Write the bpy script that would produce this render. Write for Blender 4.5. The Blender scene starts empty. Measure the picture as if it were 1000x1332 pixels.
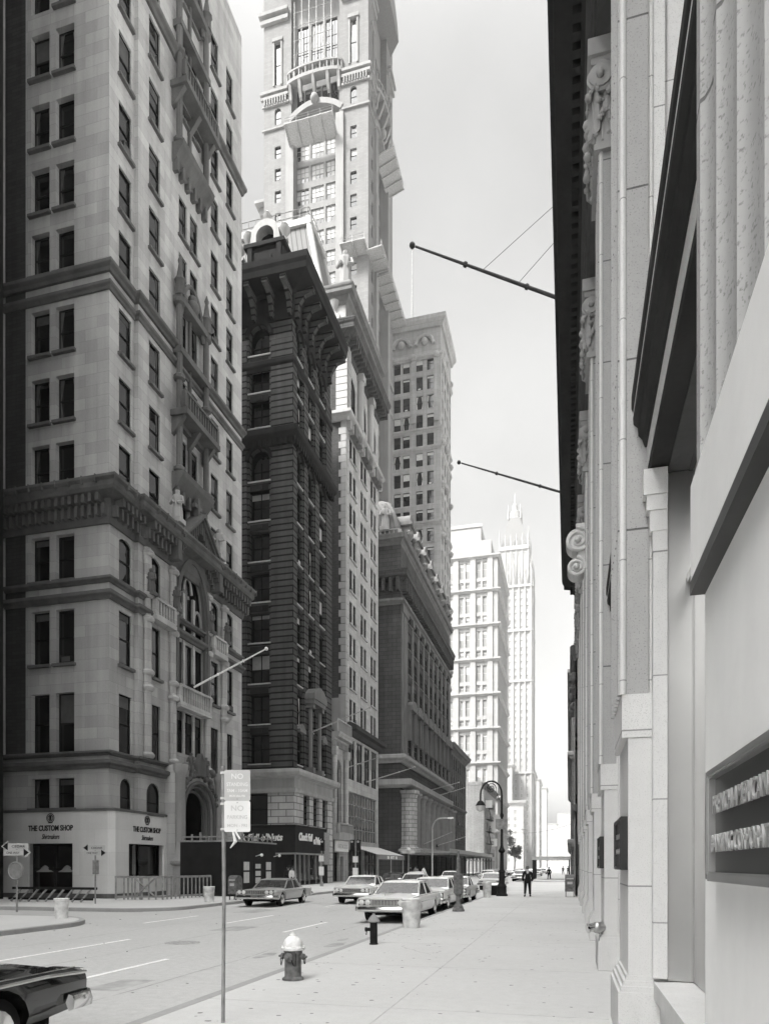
import bpy, bmesh, math, random
from mathutils import Vector, Matrix
R = math.radians
sc = bpy.context.scene
col = sc.collection
random.seed(11)
PI = math.pi
# ---------------------------------------------------------------- camera numbers (1000 px wide picture)
TH = R(14.68); CT = math.cos(TH); ST = math.sin(TH); F = 916.0; HZ = 1127.0; CH = 1.75
ROAD = -0.14
def gp(px, py, z=0.0):
    """where the point seen at px, py touches a level surface of height z"""
    d = F * (CH - z) / (py - HZ); xc = (px - 500) / F * d
    return (xc * CT - d * ST, xc * ST + d * CT)
def dep(x, y): return -x * ST + y * CT

# ---------------------------------------------------------------- mesh collector
class MB:
    def __init__(self, off=(0, 0, 0)):
        self.v = []; self.f = []; self.m = []; self.s = []; self.mi = 0; self.off = off
    def face(self, pts, mi=None, smooth=False):
        n = len(self.v); ox, oy, oz = self.off
        self.v.extend((p[0] - ox, p[1] - oy, p[2] - oz) for p in pts)
        self.f.append(tuple(range(n, n + len(pts)))); self.m.append(self.mi if mi is None else mi); self.s.append(smooth)
    def hexa(self, c, mi=None):
        for q in ((0, 1, 2, 3), (4, 5, 6, 7), (0, 1, 5, 4), (1, 2, 6, 5), (2, 3, 7, 6), (3, 0, 4, 7)):
            self.face([c[i] for i in q], mi)
    def box(self, x0, x1, y0, y1, z0, z1, mi=None):
        self.hexa([(x0, y0, z0), (x1, y0, z0), (x1, y1, z0), (x0, y1, z0), (x0, y0, z1), (x1, y0, z1), (x1, y1, z1), (x0, y1, z1)], mi)
    def fbox(self, fm, u0, u1, v0, v1, n0, n1, mi=None):
        self.hexa([fm(u0, v0, n0), fm(u1, v0, n0), fm(u1, v0, n1), fm(u0, v0, n1), fm(u0, v1, n0), fm(u1, v1, n0), fm(u1, v1, n1), fm(u0, v1, n1)], mi)
    def prism(self, poly, fn, a0, a1, mi=None, smooth=False):
        """poly of 2-D points pushed from a0 to a1; fn(p, q, a) gives the 3-D point"""
        n = len(poly)
        A = [fn(p[0], p[1], a0) for p in poly]; B = [fn(p[0], p[1], a1) for p in poly]
        self.face(A, mi); self.face(B[::-1], mi)
        for i in range(n):
            j = (i + 1) % n
            self.face([A[i], A[j], B[j], B[i]], mi, smooth)
    def rings(self, rings, mi=None, smooth=True, cap=True):
        for a, b in zip(rings, rings[1:]):
            n = len(a)
            for i in range(n):
                j = (i + 1) % n
                self.face([a[i], a[j], b[j], b[i]], mi, smooth)
        if cap:
            self.face(rings[0][::-1], mi); self.face(rings[-1], mi)
    def tube(self, pts, rad, n=8, mi=None, cap=True):
        pts = [Vector(p) for p in pts]
        if not isinstance(rad, (list, tuple)): rad = [rad] * len(pts)
        rs = []; up = None
        for i, p in enumerate(pts):
            t = (pts[min(i + 1, len(pts) - 1)] - pts[max(i - 1, 0)]).normalized()
            if up is None:
                up = Vector((0, 0, 1)) if abs(t.z) < .9 else Vector((1, 0, 0))
            a = t.cross(up).normalized(); b = a.cross(t).normalized(); up = b
            rs.append([tuple(p + (a * math.cos(2 * PI * k / n) + b * math.sin(2 * PI * k / n)) * rad[i]) for k in range(n)])
        self.rings(rs, mi, True, cap)
    def lathe(self, prof, n=16, c=(0, 0), mi=None, smooth=True, a0=0.0, a1=2 * PI):
        full = a1 - a0 > 6.28; k = n if full else n + 1
        rs = [[(c[0] + r * math.cos(a0 + (a1 - a0) * i / n), c[1] + r * math.sin(a0 + (a1 - a0) * i / n), z) for i in range(k)] for r, z in prof]
        for a, b in zip(rs, rs[1:]):
            for i in range(n):
                j = (i + 1) % k
                self.face([a[i], a[j], b[j], b[i]], mi, smooth)
        if full:
            self.face(rs[0][::-1], mi); self.face(rs[-1], mi)
    def ball(self, c, r, n=10, mi=None, sz=1.0):
        prof = [(max(r * math.sin(PI * i / n), 1e-4), c[2] - r * sz * math.cos(PI * i / n)) for i in range(n + 1)]
        self.lathe(prof, n + 2, (c[0], c[1]), mi)
    def sweep(self, path, prof, mi=None, cap=True):
        """profile of (out, z) carried along a plan path, mitred; out is to the right of travel"""
        P = [Vector(p) for p in path]; n = len(P); offs = []
        for i in range(n):
            ns = []
            if i > 0: d = (P[i] - P[i - 1]).normalized(); ns.append(Vector((d.y, -d.x)))
            if i < n - 1: d = (P[i + 1] - P[i]).normalized(); ns.append(Vector((d.y, -d.x)))
            if len(ns) == 1: offs.append(ns[0])
            else:
                s = ns[0] + ns[1]; offs.append(s / max(.2, s.dot(ns[0])))
        rs = [[(P[i].x + offs[i].x * o, P[i].y + offs[i].y * o, z) for o, z in prof] for i in range(n)]
        k = len(prof)
        for a, b in zip(rs, rs[1:]):
            for i in range(k):
                j = (i + 1) % k
                self.face([a[i], a[j], b[j], b[i]], mi)
        if cap: self.face(rs[0], mi); self.face(rs[-1][::-1], mi)
    def mesh(self, name, mats, merge=True):
        me = bpy.data.meshes.new(name)
        me.from_pydata(self.v, [], self.f)
        for m in mats: me.materials.append(m)
        me.polygons.foreach_set('material_index', self.m)
        me.polygons.foreach_set('use_smooth', self.s)
        if merge:
            bm = bmesh.new(); bm.from_mesh(me)
            bmesh.ops.remove_doubles(bm, verts=bm.verts, dist=2e-4)
            bmesh.ops.recalc_face_normals(bm, faces=bm.faces)
            bm.to_mesh(me); bm.free()
            if any(self.s):
                try: me.set_sharp_from_angle(angle=R(38))
                except Exception: pass
        me.update(); return me
    def build(self, name, mats, parent=None, loc=(0, 0, 0), rot=0.0, merge=True):
        if not isinstance(mats, (list, tuple)): mats = [mats]
        return link(name, self.mesh(name, mats, merge), parent, loc, rot)

def link(name, data, parent=None, loc=(0, 0, 0), rot=0.0):
    o = bpy.data.objects.new(name, data); col.objects.link(o)
    o.location = loc
    if isinstance(rot, (int, float)): o.rotation_euler = (0, 0, rot)
    else: o.rotation_euler = rot
    if parent is not None: o.parent = parent
    return o
def tag(o, label, cat, group=None):
    o['label'] = label; o['category'] = cat
    if group: o['group'] = group
    return o
def thing(name, label, cat, loc=(0, 0, 0), rot=0.0, group=None):
    return tag(link(name, None, None, loc, rot), label, cat, group)
def struct(o, kind='structure'):
    o['kind'] = kind; return o
def dup(root, loc, rot=None, label=None, group=None, scale=None):
    r = root.copy(); col.objects.link(r); r.location = loc
    if rot is not None: r.rotation_euler = (0, 0, rot)
    if label: r['label'] = label
    if group: r['group'] = group
    if scale: r.scale = (scale,) * 3
    for ch in list(root.children):
        c = ch.copy(); col.objects.link(c); c.parent = r
        for g in list(ch.children):
            e = g.copy(); col.objects.link(e); e.parent = c
    return r

# ---------------------------------------------------------------- materials
M = {}
TINT = (1.0, 0.997, 0.984)
def rgb(v): return (v * TINT[0], v * TINT[1], v * TINT[2], 1)
def stone(name, base, big=.25, streak=.3, grain=.12, brick=None, mortar=.5, bvar=.25, bump=.25, rough=.85, scale=1.0, spots=0.0, seam=None, lane=0.0, spotsize=55):
    """grey procedural masonry: cloudy tone, vertical dirt streaks, grain, optional courses (w, h, joint) and optional seams"""
    m = bpy.data.materials.new(name); m.use_nodes = True
    nt = m.node_tree; N = nt.nodes; L = nt.links; bs = N['Principled BSDF']
    bs.inputs['Roughness'].default_value = rough; bs.inputs['Specular IOR Level'].default_value = .06 if base < .2 else .2
    tc = N.new('ShaderNodeTexCoord'); ob = tc.outputs['Object']
    def noise(sx, sy, sz, detail, sca=1.0):
        mp = N.new('ShaderNodeMapping'); mp.inputs['Scale'].default_value = (sx * sca, sy * sca, sz * sca)
        L.new(ob, mp.inputs['Vector'])
        n = N.new('ShaderNodeTexNoise'); n.inputs['Scale'].default_value = 1; n.inputs['Detail'].default_value = detail
        L.new(mp.outputs[0], n.inputs['Vector']); return n.outputs['Fac']
    def mth(op, a, b=None):
        n = N.new('ShaderNodeMath'); n.operation = op
        for i, x in enumerate((a, b)):
            if x is None: continue
            if isinstance(x, (int, float)): n.inputs[i].default_value = x
            else: L.new(x, n.inputs[i])
        return n.outputs[0]
    val = None
    def addv(src, amt):
        nonlocal val
        t = mth('MULTIPLY', mth('SUBTRACT', src, .5), amt * 2)
        val = t if val is None else mth('ADD', val, t)
    if big: addv(noise(.35, .35, .35, 4, scale), big)
    if streak: addv(noise(1.7, 1.7, .11, 4, scale), streak)
    if lane: addv(noise(1.1, .035, 1, 5), lane); addv(noise(.12, .09, 1, 5), lane * .9)
    fine = noise(9, 9, 9, 6, scale)
    if grain: addv(fine, grain)
    fac = mth('ADD', val, 1.0) if val is not None else None
    hgt = fine
    if brick:
        bw, bh, bj = brick
        sp = N.new('ShaderNodeSeparateXYZ'); L.new(ob, sp.inputs[0])
        cb = N.new('ShaderNodeCombineXYZ'); L.new(mth('ADD', sp.outputs[0], sp.outputs[1]), cb.inputs[0]); L.new(sp.outputs[2], cb.inputs[1])
        bt = N.new('ShaderNodeTexBrick'); L.new(cb.outputs[0], bt.inputs['Vector'])
        bt.inputs['Scale'].default_value = 1; bt.inputs['Brick Width'].default_value = bw; bt.inputs['Row Height'].default_value = bh
        bt.inputs['Mortar Size'].default_value = bj; bt.inputs['Mortar Smooth'].default_value = .3; bt.inputs['Bias'].default_value = 0
        lo, hi = 1 - bvar, 1 + bvar
        bt.inputs['Color1'].default_value = (lo * .5,) * 3 + (1,); bt.inputs['Color2'].default_value = (hi * .5,) * 3 + (1,)
        bt.inputs['Mortar'].default_value = (.5 * mortar,) * 3 + (1,)
        fac = mth('MULTIPLY', fac, mth('MULTIPLY', bt.outputs['Color'], 2.0))
        hgt = mth('SUBTRACT', mth('MULTIPLY', fine, .3), bt.outputs['Fac'])
    if seam:
        sp = N.new('ShaderNodeSeparateXYZ'); L.new(ob, sp.inputs[0])
        w = mth('FRACT', mth('MULTIPLY', mth('ADD', sp.outputs[0], sp.outputs[1]), 1.0 / seam))
        k = mth('LESS_THAN', w, .22)
        fac = mth('MULTIPLY', fac, mth('SUBTRACT', 1.0, mth('MULTIPLY', k, .45)))
        hgt = k
    if spots:
        vo = N.new('ShaderNodeTexNoise'); vo.inputs['Scale'].default_value = spotsize * scale; vo.inputs['Detail'].default_value = 2
        L.new(ob, vo.inputs['Vector'])
        k = N.new('ShaderNodeMapRange'); k.inputs[1].default_value = .58; k.inputs[2].default_value = .70; k.inputs[3].default_value = 0; k.inputs[4].default_value = 1
        L.new(vo.outputs['Fac'], k.inputs[0])
        fac = mth('MULTIPLY', fac, mth('SUBTRACT', 1.0, mth('MULTIPLY', k.outputs[0], spots)))
    fac = mth('MAXIMUM', mth('MULTIPLY', fac, base), .003)
    vm = N.new('ShaderNodeVectorMath'); vm.operation = 'SCALE'; vm.inputs[0].default_value = TINT
    L.new(fac, vm.inputs['Scale']); L.new(vm.outputs[0], bs.inputs['Base Color'])
    if bump:
        b = N.new('ShaderNodeBump'); b.inputs['Strength'].default_value = bump; b.inputs['Distance'].default_value = .03
        L.new(hgt, b.inputs['Height']); L.new(b.outputs[0], bs.inputs['Normal'])
    M[name] = m; return m
def plain(name, v, rough=.5, metal=0.0, grain=.12, scale=3.0, coat=0.0, spec=None, bump=0.0):
    if spec is None: spec = .5 if rough < .45 else (.05 if v < .1 else .15)
    m = bpy.data.materials.new(name); m.use_nodes = True
    nt = m.node_tree; N = nt.nodes; L = nt.links; bs = N['Principled BSDF']
    bs.inputs['Roughness'].default_value = rough; bs.inputs['Metallic'].default_value = metal
    bs.inputs['Coat Weight'].default_value = coat; bs.inputs['Specular IOR Level'].default_value = spec
    tc = N.new('ShaderNodeTexCoord'); n = N.new('ShaderNodeTexNoise'); n.inputs['Scale'].default_value = scale; n.inputs['Detail'].default_value = 5
    L.new(tc.outputs['Object'], n.inputs['Vector'])
    k = N.new('ShaderNodeMapRange'); k.inputs[1].default_value = .25; k.inputs[2].default_value = .75
    k.inputs[3].default_value = v * (1 - grain); k.inputs[4].default_value = v * (1 + grain)
    L.new(n.outputs['Fac'], k.inputs[0])
    vm = N.new('ShaderNodeVectorMath'); vm.operation = 'SCALE'; vm.inputs[0].default_value = TINT
    L.new(k.outputs[0], vm.inputs['Scale']); L.new(vm.outputs[0], bs.inputs['Base Color'])
    if bump:
        b = N.new('ShaderNodeBump'); b.inputs['Strength'].default_value = bump; b.inputs['Distance'].default_value = .02
        L.new(n.outputs['Fac'], b.inputs['Height']); L.new(b.outputs[0], bs.inputs['Normal'])
    M[name] = m; return m
# masonry
stone('gothic_stone', 0.335, .22, .34, .10, (1.5, .62, .012), .72, .13, .2)
stone('gothic_trim', 0.1, .35, .45, .15, None, bump=.3)
stone('shop_marble', 0.6, .25, .12, .05, (1.9, 1.25, .006), .75, .05, .05, .35)
stone('dark_rusticated', 0.055, .45, .55, .2, (60, .56, .085), .16, .12, .6)
stone('dark_trim', 0.018, .4, .45, .2, bump=.4)
stone('pale_trim', 0.27, .25, .35, .1, bump=.2)
stone('pale_rusticated', 0.34, .3, .4, .12, (1.5, .62, .05), .35, .12, .4)
stone('shade_brick', .045, .3, .5, .15, (.6, .2, .015), .7, .15, .2)  # near-black tone paints in the shade of the block opposite
stone('common_brick', 0.065, .3, .45, .15, (.42, .14, .02), .75, .18, .2)
stone('limestone', 0.31, .25, .4, .1, (1.2, .6, .02), .75, .1, .2)
stone('tower_brick', 0.15, .12, .16, .06, (.8, .3, .02), .86, .08, .1)
stone('tower_stone', 0.19, .12, .2, .05, bump=.1)
stone('tower_panel', 0.17, .15, .2, .06, bump=.1)
stone('base_stone', 0.062, .35, .45, .15, (1.3, .6, .04), .5, .12, .3)
stone('base_trim', 0.125, .35, .4, .12, bump=.3)
stone('column_stone', .2, .3, .4, .12, None, bump=.2)
stone('roof_metal', 0.13, .12, .15, .05, None, bump=.3, seam=.62)
stone('city_stone', 0.24, .2, .3, .08, (2, .9, .03), .8, .08, .15)
stone('white_stone', 0.235, .08, .1, .04, (2.4, 1.1, .03), .92, .05, .05)
stone('terracotta', 0.23, .08, .12, .04, bump=.05)
stone('grey_side_wall', .30, .2, .25, .08, (.5, .2, .02), .8, .1, .1)
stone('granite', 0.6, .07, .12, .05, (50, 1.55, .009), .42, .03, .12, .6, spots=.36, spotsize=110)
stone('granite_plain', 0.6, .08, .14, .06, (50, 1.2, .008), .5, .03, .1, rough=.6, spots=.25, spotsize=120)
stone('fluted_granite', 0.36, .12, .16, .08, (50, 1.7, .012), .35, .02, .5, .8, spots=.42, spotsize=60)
stone('capital_stone', .34, .2, .2, .15, None, bump=.2)
stone('white_marble', 0.82, .05, .10, .04, None, bump=.04, rough=.5)
stone('dark_cornice', 0.045, .35, .3, .15, bump=.3)
stone('asphalt', 0.46, .10, .0, .16, None, bump=.22, rough=.85, scale=.8, spots=.22)
stone('concrete', 0.53, .14, .0, .08, None, bump=.1, rough=.85, scale=.7, spots=.12)
stone('kerb_stone', 0.34, .3, .1, .12, None, bump=.2, scale=1.4)
stone('far_stone', 0.25, .12, .15, .05, bump=.05)
plain('chimney_soot', .04, .9, grain=.3)
# joinery, glass, metals, paint
plain('sash_dark', 0.01, .5, grain=.25)
plain('sash_pale', .45, .6, grain=.2)
plain('glass', 0.008, .06, grain=.4, scale=.3, spec=.6)
plain('blind', 0.085, .7, grain=.2, scale=2)
plain('blind_pale', 0.3, .7, grain=.15, scale=2)
plain('dark_void', .006, .8)
plain('interior', 0.006, .9, grain=.5)
plain('steel_brushed', .55, .32, 1.0, grain=.08, scale=1.2)
plain('steel_dull', .42, .42, .9, grain=.15)
plain('bronze', 0.045, .38, .7, grain=.22, scale=2.5)
plain('bronze_frame', .34, .3, .8, grain=.15)
plain('chrome', .75, .12, 1.0, grain=.05)
plain('paint_white', 0.93, .3, grain=.05, coat=.4)
plain('paint_cream', 0.84, .3, grain=.05, coat=.4)
plain('paint_silver', 0.5, .28, grain=.06, coat=.5)
plain('paint_grey', .26, .28, grain=.06, coat=.5)
plain('paint_dark', .05, .22, grain=.1, coat=.6)
plain('paint_black', .012, .12, grain=.2, coat=.8)
plain('car_glass', .05, .05, grain=.4, spec=1.0)
plain('tyre', .016, .8, grain=.2)
plain('rubber_under', .01, .9)
plain('lamp_glass', .62, .12, grain=.1, spec=.7)
plain('lamp_red', .12, .2, grain=.1)
plain('iron_dark', 0.02, .55, grain=.3, scale=8, bump=.1)
plain('iron_grey', .14, .6, grain=.5, scale=10, bump=.2)
plain('iron_pole', .24, .5, grain=.35, scale=6, bump=.1)
plain('enamel_white', .72, .5, grain=.25, scale=9)
plain('can_white', .66, .6, grain=.32, scale=5, bump=.05)
plain('letter_metal', 0.36, .35, grain=.1)
plain('glass_far', .2, .2, grain=.5, scale=.2, spec=.4)  # pale base paints distance haze and sky reflection into the panes
plain('stain', 0.36, .9, grain=.3)
plain('lid_iron', 0.36, .7, grain=.3, scale=8)
plain('curtain', .5, .8, grain=.15)
plain('sign_grey', .46, .5, grain=.06)
plain('sign_white', .70, .5, grain=.06)
plain('sign_faded', .50, .5, grain=.08)
plain('sign_black', .015, .45)
plain('wood_pale', 0.24, .7, grain=.3, scale=6, bump=.1)
plain('wood_dark', 0.02, .7, grain=.3, scale=2)
plain('hoarding_paint', 0.018, .6, grain=.3, scale=1.5)
plain('canvas_pale', .45, .8, grain=.15)
plain('road_paint', .78, .7, grain=.2, scale=14)
plain('cloth_black', .014, .9, grain=.2)
plain('cloth_dark', .03, .9, grain=.2)
plain('cloth_white', .72, .85, grain=.06)
plain('cloth_mid', .2, .85, grain=.1)
plain('skin', .34, .6, grain=.08)
plain('hair_dark', .02, .7)
plain('leaf', .07, .7, grain=.5, scale=.8)
plain('bark', .06, .9, grain=.3)
plain('copper_roof', 0.12, .7, grain=.15)
plain('pole_grey', 0.3, .5, grain=.15)
plain('paving_joint', 0.43, .9, grain=.2)
plain('iron_pole_dark', .06, .55, grain=.3)
plain('hair_grey', .11, .8)
plain('paving_joint_dark', .2, .9, grain=.3)
plain('wire', .03, .6)

# ---------------------------------------------------------------- facades
ANG = {'S': 0.0, 'E': PI / 2, 'W': -PI / 2, 'N': PI}
def fmap(side, x0, y0):
    if side == 'S': f = lambda u, v, n: (x0 + u, y0 - n, v)
    elif side == 'E': f = lambda u, v, n: (x0 + n, y0 + u, v)
    elif side == 'W': f = lambda u, v, n: (x0 - n, y0 - u, v)
    else: f = lambda u, v, n: (x0 - u, y0 + n, v)
    f.side = side
    return f
def arch_pts(u0, u1, v1, kind, n=10):
    """points of the head of an opening from left springing to right springing, and the springing height"""
    w = u1 - u0; c = (u0 + u1) / 2
    if kind == 'round':
        r = w / 2
        return [(c - r * math.cos(PI * i / n), v1 - r + r * math.sin(PI * i / n)) for i in range(n + 1)], v1 - r
    if kind == 'low':
        h = w * .22
        return [(u0 + w * i / n, v1 - h + h * math.sin(PI * i / n) ** .8) for i in range(n + 1)], v1 - h
    h = w * .95                                  # pointed
    pts = []
    for i in range(n + 1):
        t = i / n; a = abs(2 * t - 1)
        pts.append((u0 + w * t, v1 - h + h * math.sqrt(max(0, 1 - a ** 1.9))))
    return pts, v1 - h
def facade(mb, fm, w, z0, z1, ops, depth=.35, u_start=0.0, mi=0, n0=0.0, rmi=None):
    """wall plane with real openings; ops = (u0, u1, v0, v1, arch)"""
    us = sorted({u_start, w} | {o[0] for o in ops} | {o[1] for o in ops})
    vs = sorted({z0, z1} | {o[2] for o in ops} | {o[3] for o in ops})
    us = [u for u in us if u_start - 1e-6 <= u <= w + 1e-6]; vs = [v for v in vs if z0 - 1e-6 <= v <= z1 + 1e-6]
    rm = mi if rmi is None else rmi
    for vi in range(len(vs) - 1):
        vc = (vs[vi] + vs[vi + 1]) / 2; run = None
        row = [o for o in ops if o[2] < vc < o[3]]
        for ui in range(len(us)):
            hole = True
            if ui < len(us) - 1:
                uc = (us[ui] + us[ui + 1]) / 2
                hole = any(o[0] < uc < o[1] for o in row)
            if not hole and run is None: run = us[ui]
            if hole and run is not None:
                a, b = run, us[ui]
                mb.face([fm(a, vs[vi], n0), fm(b, vs[vi], n0), fm(b, vs[vi + 1], n0), fm(a, vs[vi + 1], n0)], mi); run = None
    for o in ops:
        u0, u1, v0, v1 = o[:4]; k = o[4] if len(o) > 4 else None
        sp = v1
        if k:
            pts, sp = arch_pts(u0, u1, v1, k)
            half = len(pts) // 2
            for i in range(len(pts) - 1):
                a, b = pts[i], pts[i + 1]
                corner = (u0, v1) if i < half else (u1, v1)
                mb.face([fm(a[0], a[1], n0), fm(b[0], b[1], n0), fm(corner[0], corner[1], n0)], mi)
                mb.face([fm(a[0], a[1], n0), fm(b[0], b[1], n0), fm(b[0], b[1], n0 - depth), fm(a[0], a[1], n0 - depth)], rm)
        else:
            mb.face([fm(u0, v1, n0), fm(u1, v1, n0), fm(u1, v1, n0 - depth), fm(u0, v1, n0 - depth)], rm)
        mb.face([fm(u0, v0, n0), fm(u0, sp, n0), fm(u0, sp, n0 - depth), fm(u0, v0, n0 - depth)], rm)
        mb.face([fm(u1, v0, n0), fm(u1, sp, n0), fm(u1, sp, n0 - depth), fm(u1, v0, n0 - depth)], rm)
        mb.face([fm(u0, v0, n0), fm(u1, v0, n0), fm(u1, v0, n0 - depth), fm(u0, v0, n0 - depth)], rm)

WCACHE = {}; CURT = [1]
def win_geo(mb, w, h, arch, style, var, rnd):
    """window seen from -y, sill at z=0: 0 frame, 1 glass, 2 blind"""
    t = .07 if w < 2.2 else .1
    if arch:
        pts, sp = arch_pts(-w / 2, w / 2, h, arch)
        outer = [(-w / 2, 0)] + pts + [(w / 2, 0)]
        ip, sp2 = arch_pts(-w / 2 + t, w / 2 - t, h - t, arch)
        inner = [(-w / 2 + t, t)] + ip + [(w / 2 - t, t)]
        n = len(outer)
        for i in range(n):
            j = (i + 1) % n
            mb.face([(outer[i][0], 0, outer[i][1]), (outer[j][0], 0, outer[j][1]), (inner[j][0], 0, inner[j][1]), (inner[i][0], 0, inner[i][1])], 0)
            mb.face([(inner[i][0], 0, inner[i][1]), (inner[j][0], 0, inner[j][1]), (inner[j][0], .07, inner[j][1]), (inner[i][0], .07, inner[i][1])], 0)
        mb.face([(p[0], .06, p[1]) for p in inner], 1)
    else:
        for a in ((-w / 2, -w / 2 + t, 0, h), (w / 2 - t, w / 2, 0, h), (-w / 2 + t, w / 2 - t, 0, t), (-w / 2 + t, w / 2 - t, h - t, h)):
            mb.box(a[0], a[1], 0, .08, a[2], a[3], 0)
        mb.face([(-w / 2 + t, .06, t), (w / 2 - t, .06, t), (w / 2 - t, .06, h - t), (-w / 2 + t, .06, h - t)], 1)
        sp = h
    if style == 'panel':
        n = 3; cw = (w - 2 * t) / n
        for k in range(n):
            x0 = -w / 2 + t + cw * k; x1 = x0 + cw
            if k: mb.box(x0 - .05, x0 + .05, .0, .07, t, h - t, 0)
            z = h * .36; dark = (var + k * 5 + k * k) % 8
            mb.box(x0, x1, .0, .07, z - .05, z + .05, 0); mb.box(x0, x1, .0, .068, h * .68 - .03, h * .68 + .03, 0)
            if dark != 6: mb.face([(x0, .045, z), (x1, .045, z), (x1, .045, h - t), (x0, .045, h - t)], 2)
            if dark in (1, 4): mb.face([(x0, .044, t), (x1, .044, t), (x1, .044, z), (x0, .044, z)], 2)
            else:
                mb.box(x0 + .05, x0 + cw * .18, .0, .06, t, z, 0); mb.box(x1 - cw * .18, x1 - .05, .0, .06, t, z, 0)
        return
    if style == 'plain': return
    m = sp * (.5 if not arch else .55)
    mb.box(-w / 2 + t, w / 2 - t, .005, .07, m - t * .5, m + t * .5, 0)
    if style == 'multi':
        for k in range(1, 4):
            x = -w / 2 + w * k / 4; mb.box(x - .03, x + .03, .01, .068, t, sp - t, 0)
    elif w > 1.9 or style == 'pair':
        mb.box(-t * .6, t * .6, .003, .072, t, sp - t, 0)
    if style == 'shop': return
    drop = (0, .22, 0, 0, .5, 0, 0, .15)[var % 8]
    if var % 8 in (3, 6) and not arch and len(CURT) and w < 2.0:          # parted curtains
        for sg in (-1, 1):
            x = sg * (w / 2 - t); mb.face([(x, .05, t), (x - sg * w * .16, .05, t), (x - sg * w * .05, .05, m), (x, .05, m)], 2); mb.face([(x, .05, m), (x - sg * w * .05, .05, m), (x - sg * w * .22, .05, h - t), (x, .05, h - t)], 2)
    if var % 8 == 0 and not arch and w < 1.6 and h < 3.4:
        mb.box(-.32, .32, -.22, .05, t, t + .38, 0); mb.box(-.28, .28, -.225, -.22, t + .05, t + .33, 2)
    if drop and not arch:
        z1 = h - t; z0 = h - (h - t) * drop
        z0 = max(z0, m + t * .5 + .001) if drop <= .5 else z0
        x0, x1 = -w / 2 + t, w / 2 - t
        segs = [(z0, z1)] if z0 > m else [(m + t * .5, z1), (z0, m - t * .5)]
        for a, b in segs: mb.face([(x0, .045, a), (x1, .045, a), (x1, .045, b), (x0, .045, b)], 2)
def win_mesh(w, h, arch, style, var, mats):
    key = (round(w, 2), round(h, 2), arch, style, var, mats[0].name, mats[1].name, mats[2].name)
    if key not in WCACHE:
        mb = MB(); win_geo(mb, w, h, arch, style, var, None); WCACHE[key] = mb.mesh('window', mats, merge=False)
    return WCACHE[key]
SCACHE = {}
def sill_mesh(w, mat, th=.16, pr=.2, dep_=.3):
    key = (round(w, 2), mat.name, th, pr)
    if key not in SCACHE:
        mb = MB(); mb.box(-w / 2 - .12, w / 2 + .12, -pr - dep_, .0, -th, .0); SCACHE[key] = mb.mesh('sill', [mat])
    return SCACHE[key]
def windows(parent, fm, ops, depth=.35, style='sash', mats=None, sill=None, limit=100, seed=3, sill_th=.16, sill_pr=.2, n0=0.0, rest='window_rows'):
    """a window in each opening; the largest seen first, past the limit the rest become one part"""
    mats = mats or [M['sash_dark'], M['glass'], M['blind']]
    rnd = random.Random(seed); px, py, _ = parent.location
    def size(o):
        p = fm((o[0] + o[1]) / 2, (o[2] + o[3]) / 2, 0)
        x, y, z = p[0] + px, p[1] + py, p[2]
        d = math.sqrt(x * x + y * y + (z - 2) ** 2); face = abs(x) if fm.side in 'EW' else abs(y)
        return -(o[1] - o[0]) * (o[3] - o[2]) * face / d ** 3
    ops = sorted(ops, key=size); keep = ops[:limit]; more = ops[limit:]
    for o in keep:
        u0, u1, v0, v1 = o[:4]; arch = o[4] if len(o) > 4 else None
        w = link('window', win_mesh(u1 - u0, v1 - v0, arch, style, rnd.randrange(8), mats), parent, fm((u0 + u1) / 2, v0, n0 - depth + .1), ANG[fm.side])
        if sill: link('sill', sill_mesh(u1 - u0, sill, sill_th, sill_pr, depth - .1), w)
    if more:
        mb = MB()
        for o in more:
            t = MB(); arch = o[4] if len(o) > 4 else None
            win_geo(t, o[1] - o[0], o[3] - o[2], arch, style, rnd.randrange(8), None)
            uc = (o[0] + o[1]) / 2
            for f, mi in zip(t.f, t.m):
                mb.face([fm(uc + t.v[i][0], o[2] + t.v[i][2], n0 - depth + .1 - t.v[i][1]) for i in f], mi)
        w = mb.build(rest, mats, parent, merge=False); w['kind'] = 'stuff'
def grid(cols, rows):
    return [(c[0], c[1], r[0], r[1]) + ((r[2],) if len(r) > 2 else ()) for c in cols for r in rows]
def shell(mb, wS, wE, H, mi=0, z0=0.0):
    """north and west walls of a block whose south-east corner is the origin"""
    mb.face([(-wS, wE, z0), (0, wE, z0), (0, wE, H), (-wS, wE, H)], mi)
    mb.face([(-wS, 0, z0), (-wS, wE, z0), (-wS, wE, H), (-wS, 0, H)], mi)
def blocks(mb, fm, a, b, step, bw, v0, v1, n0, n1, mi=None):
    n = max(1, int(round((b - a) / step)))
    for i in range(n + 1):
        u = a + (b - a) * i / n
        mb.fbox(fm, u - bw / 2, u + bw / 2, v0, v1, n0, n1, mi)
def cornice_profile(z0, z1, out, back=-.05):
    h = z1 - z0
    return [(back, z0), (.06 * out, z0), (.12 * out, z0 + .2 * h), (.38 * out, z0 + .38 * h), (.42 * out, z0 + .5 * h), (.86 * out, z0 + .56 * h),
            (.88 * out, z0 + .76 * h), (.96 * out, z0 + .84 * h), (out, z1 - .06 * h), (out, z1), (back, z1 + .03)]
def band_profile(z0, z1, out, back=-.05):
    h = z1 - z0
    return [(back, z0), (.35 * out, z0), (.55 * out, z0 + .3 * h), (.9 * out, z0 + .45 * h), (out, z0 + .55 * h), (out, z1 - .1 * h), (.8 * out, z1), (back, z1 + .02)]
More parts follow.
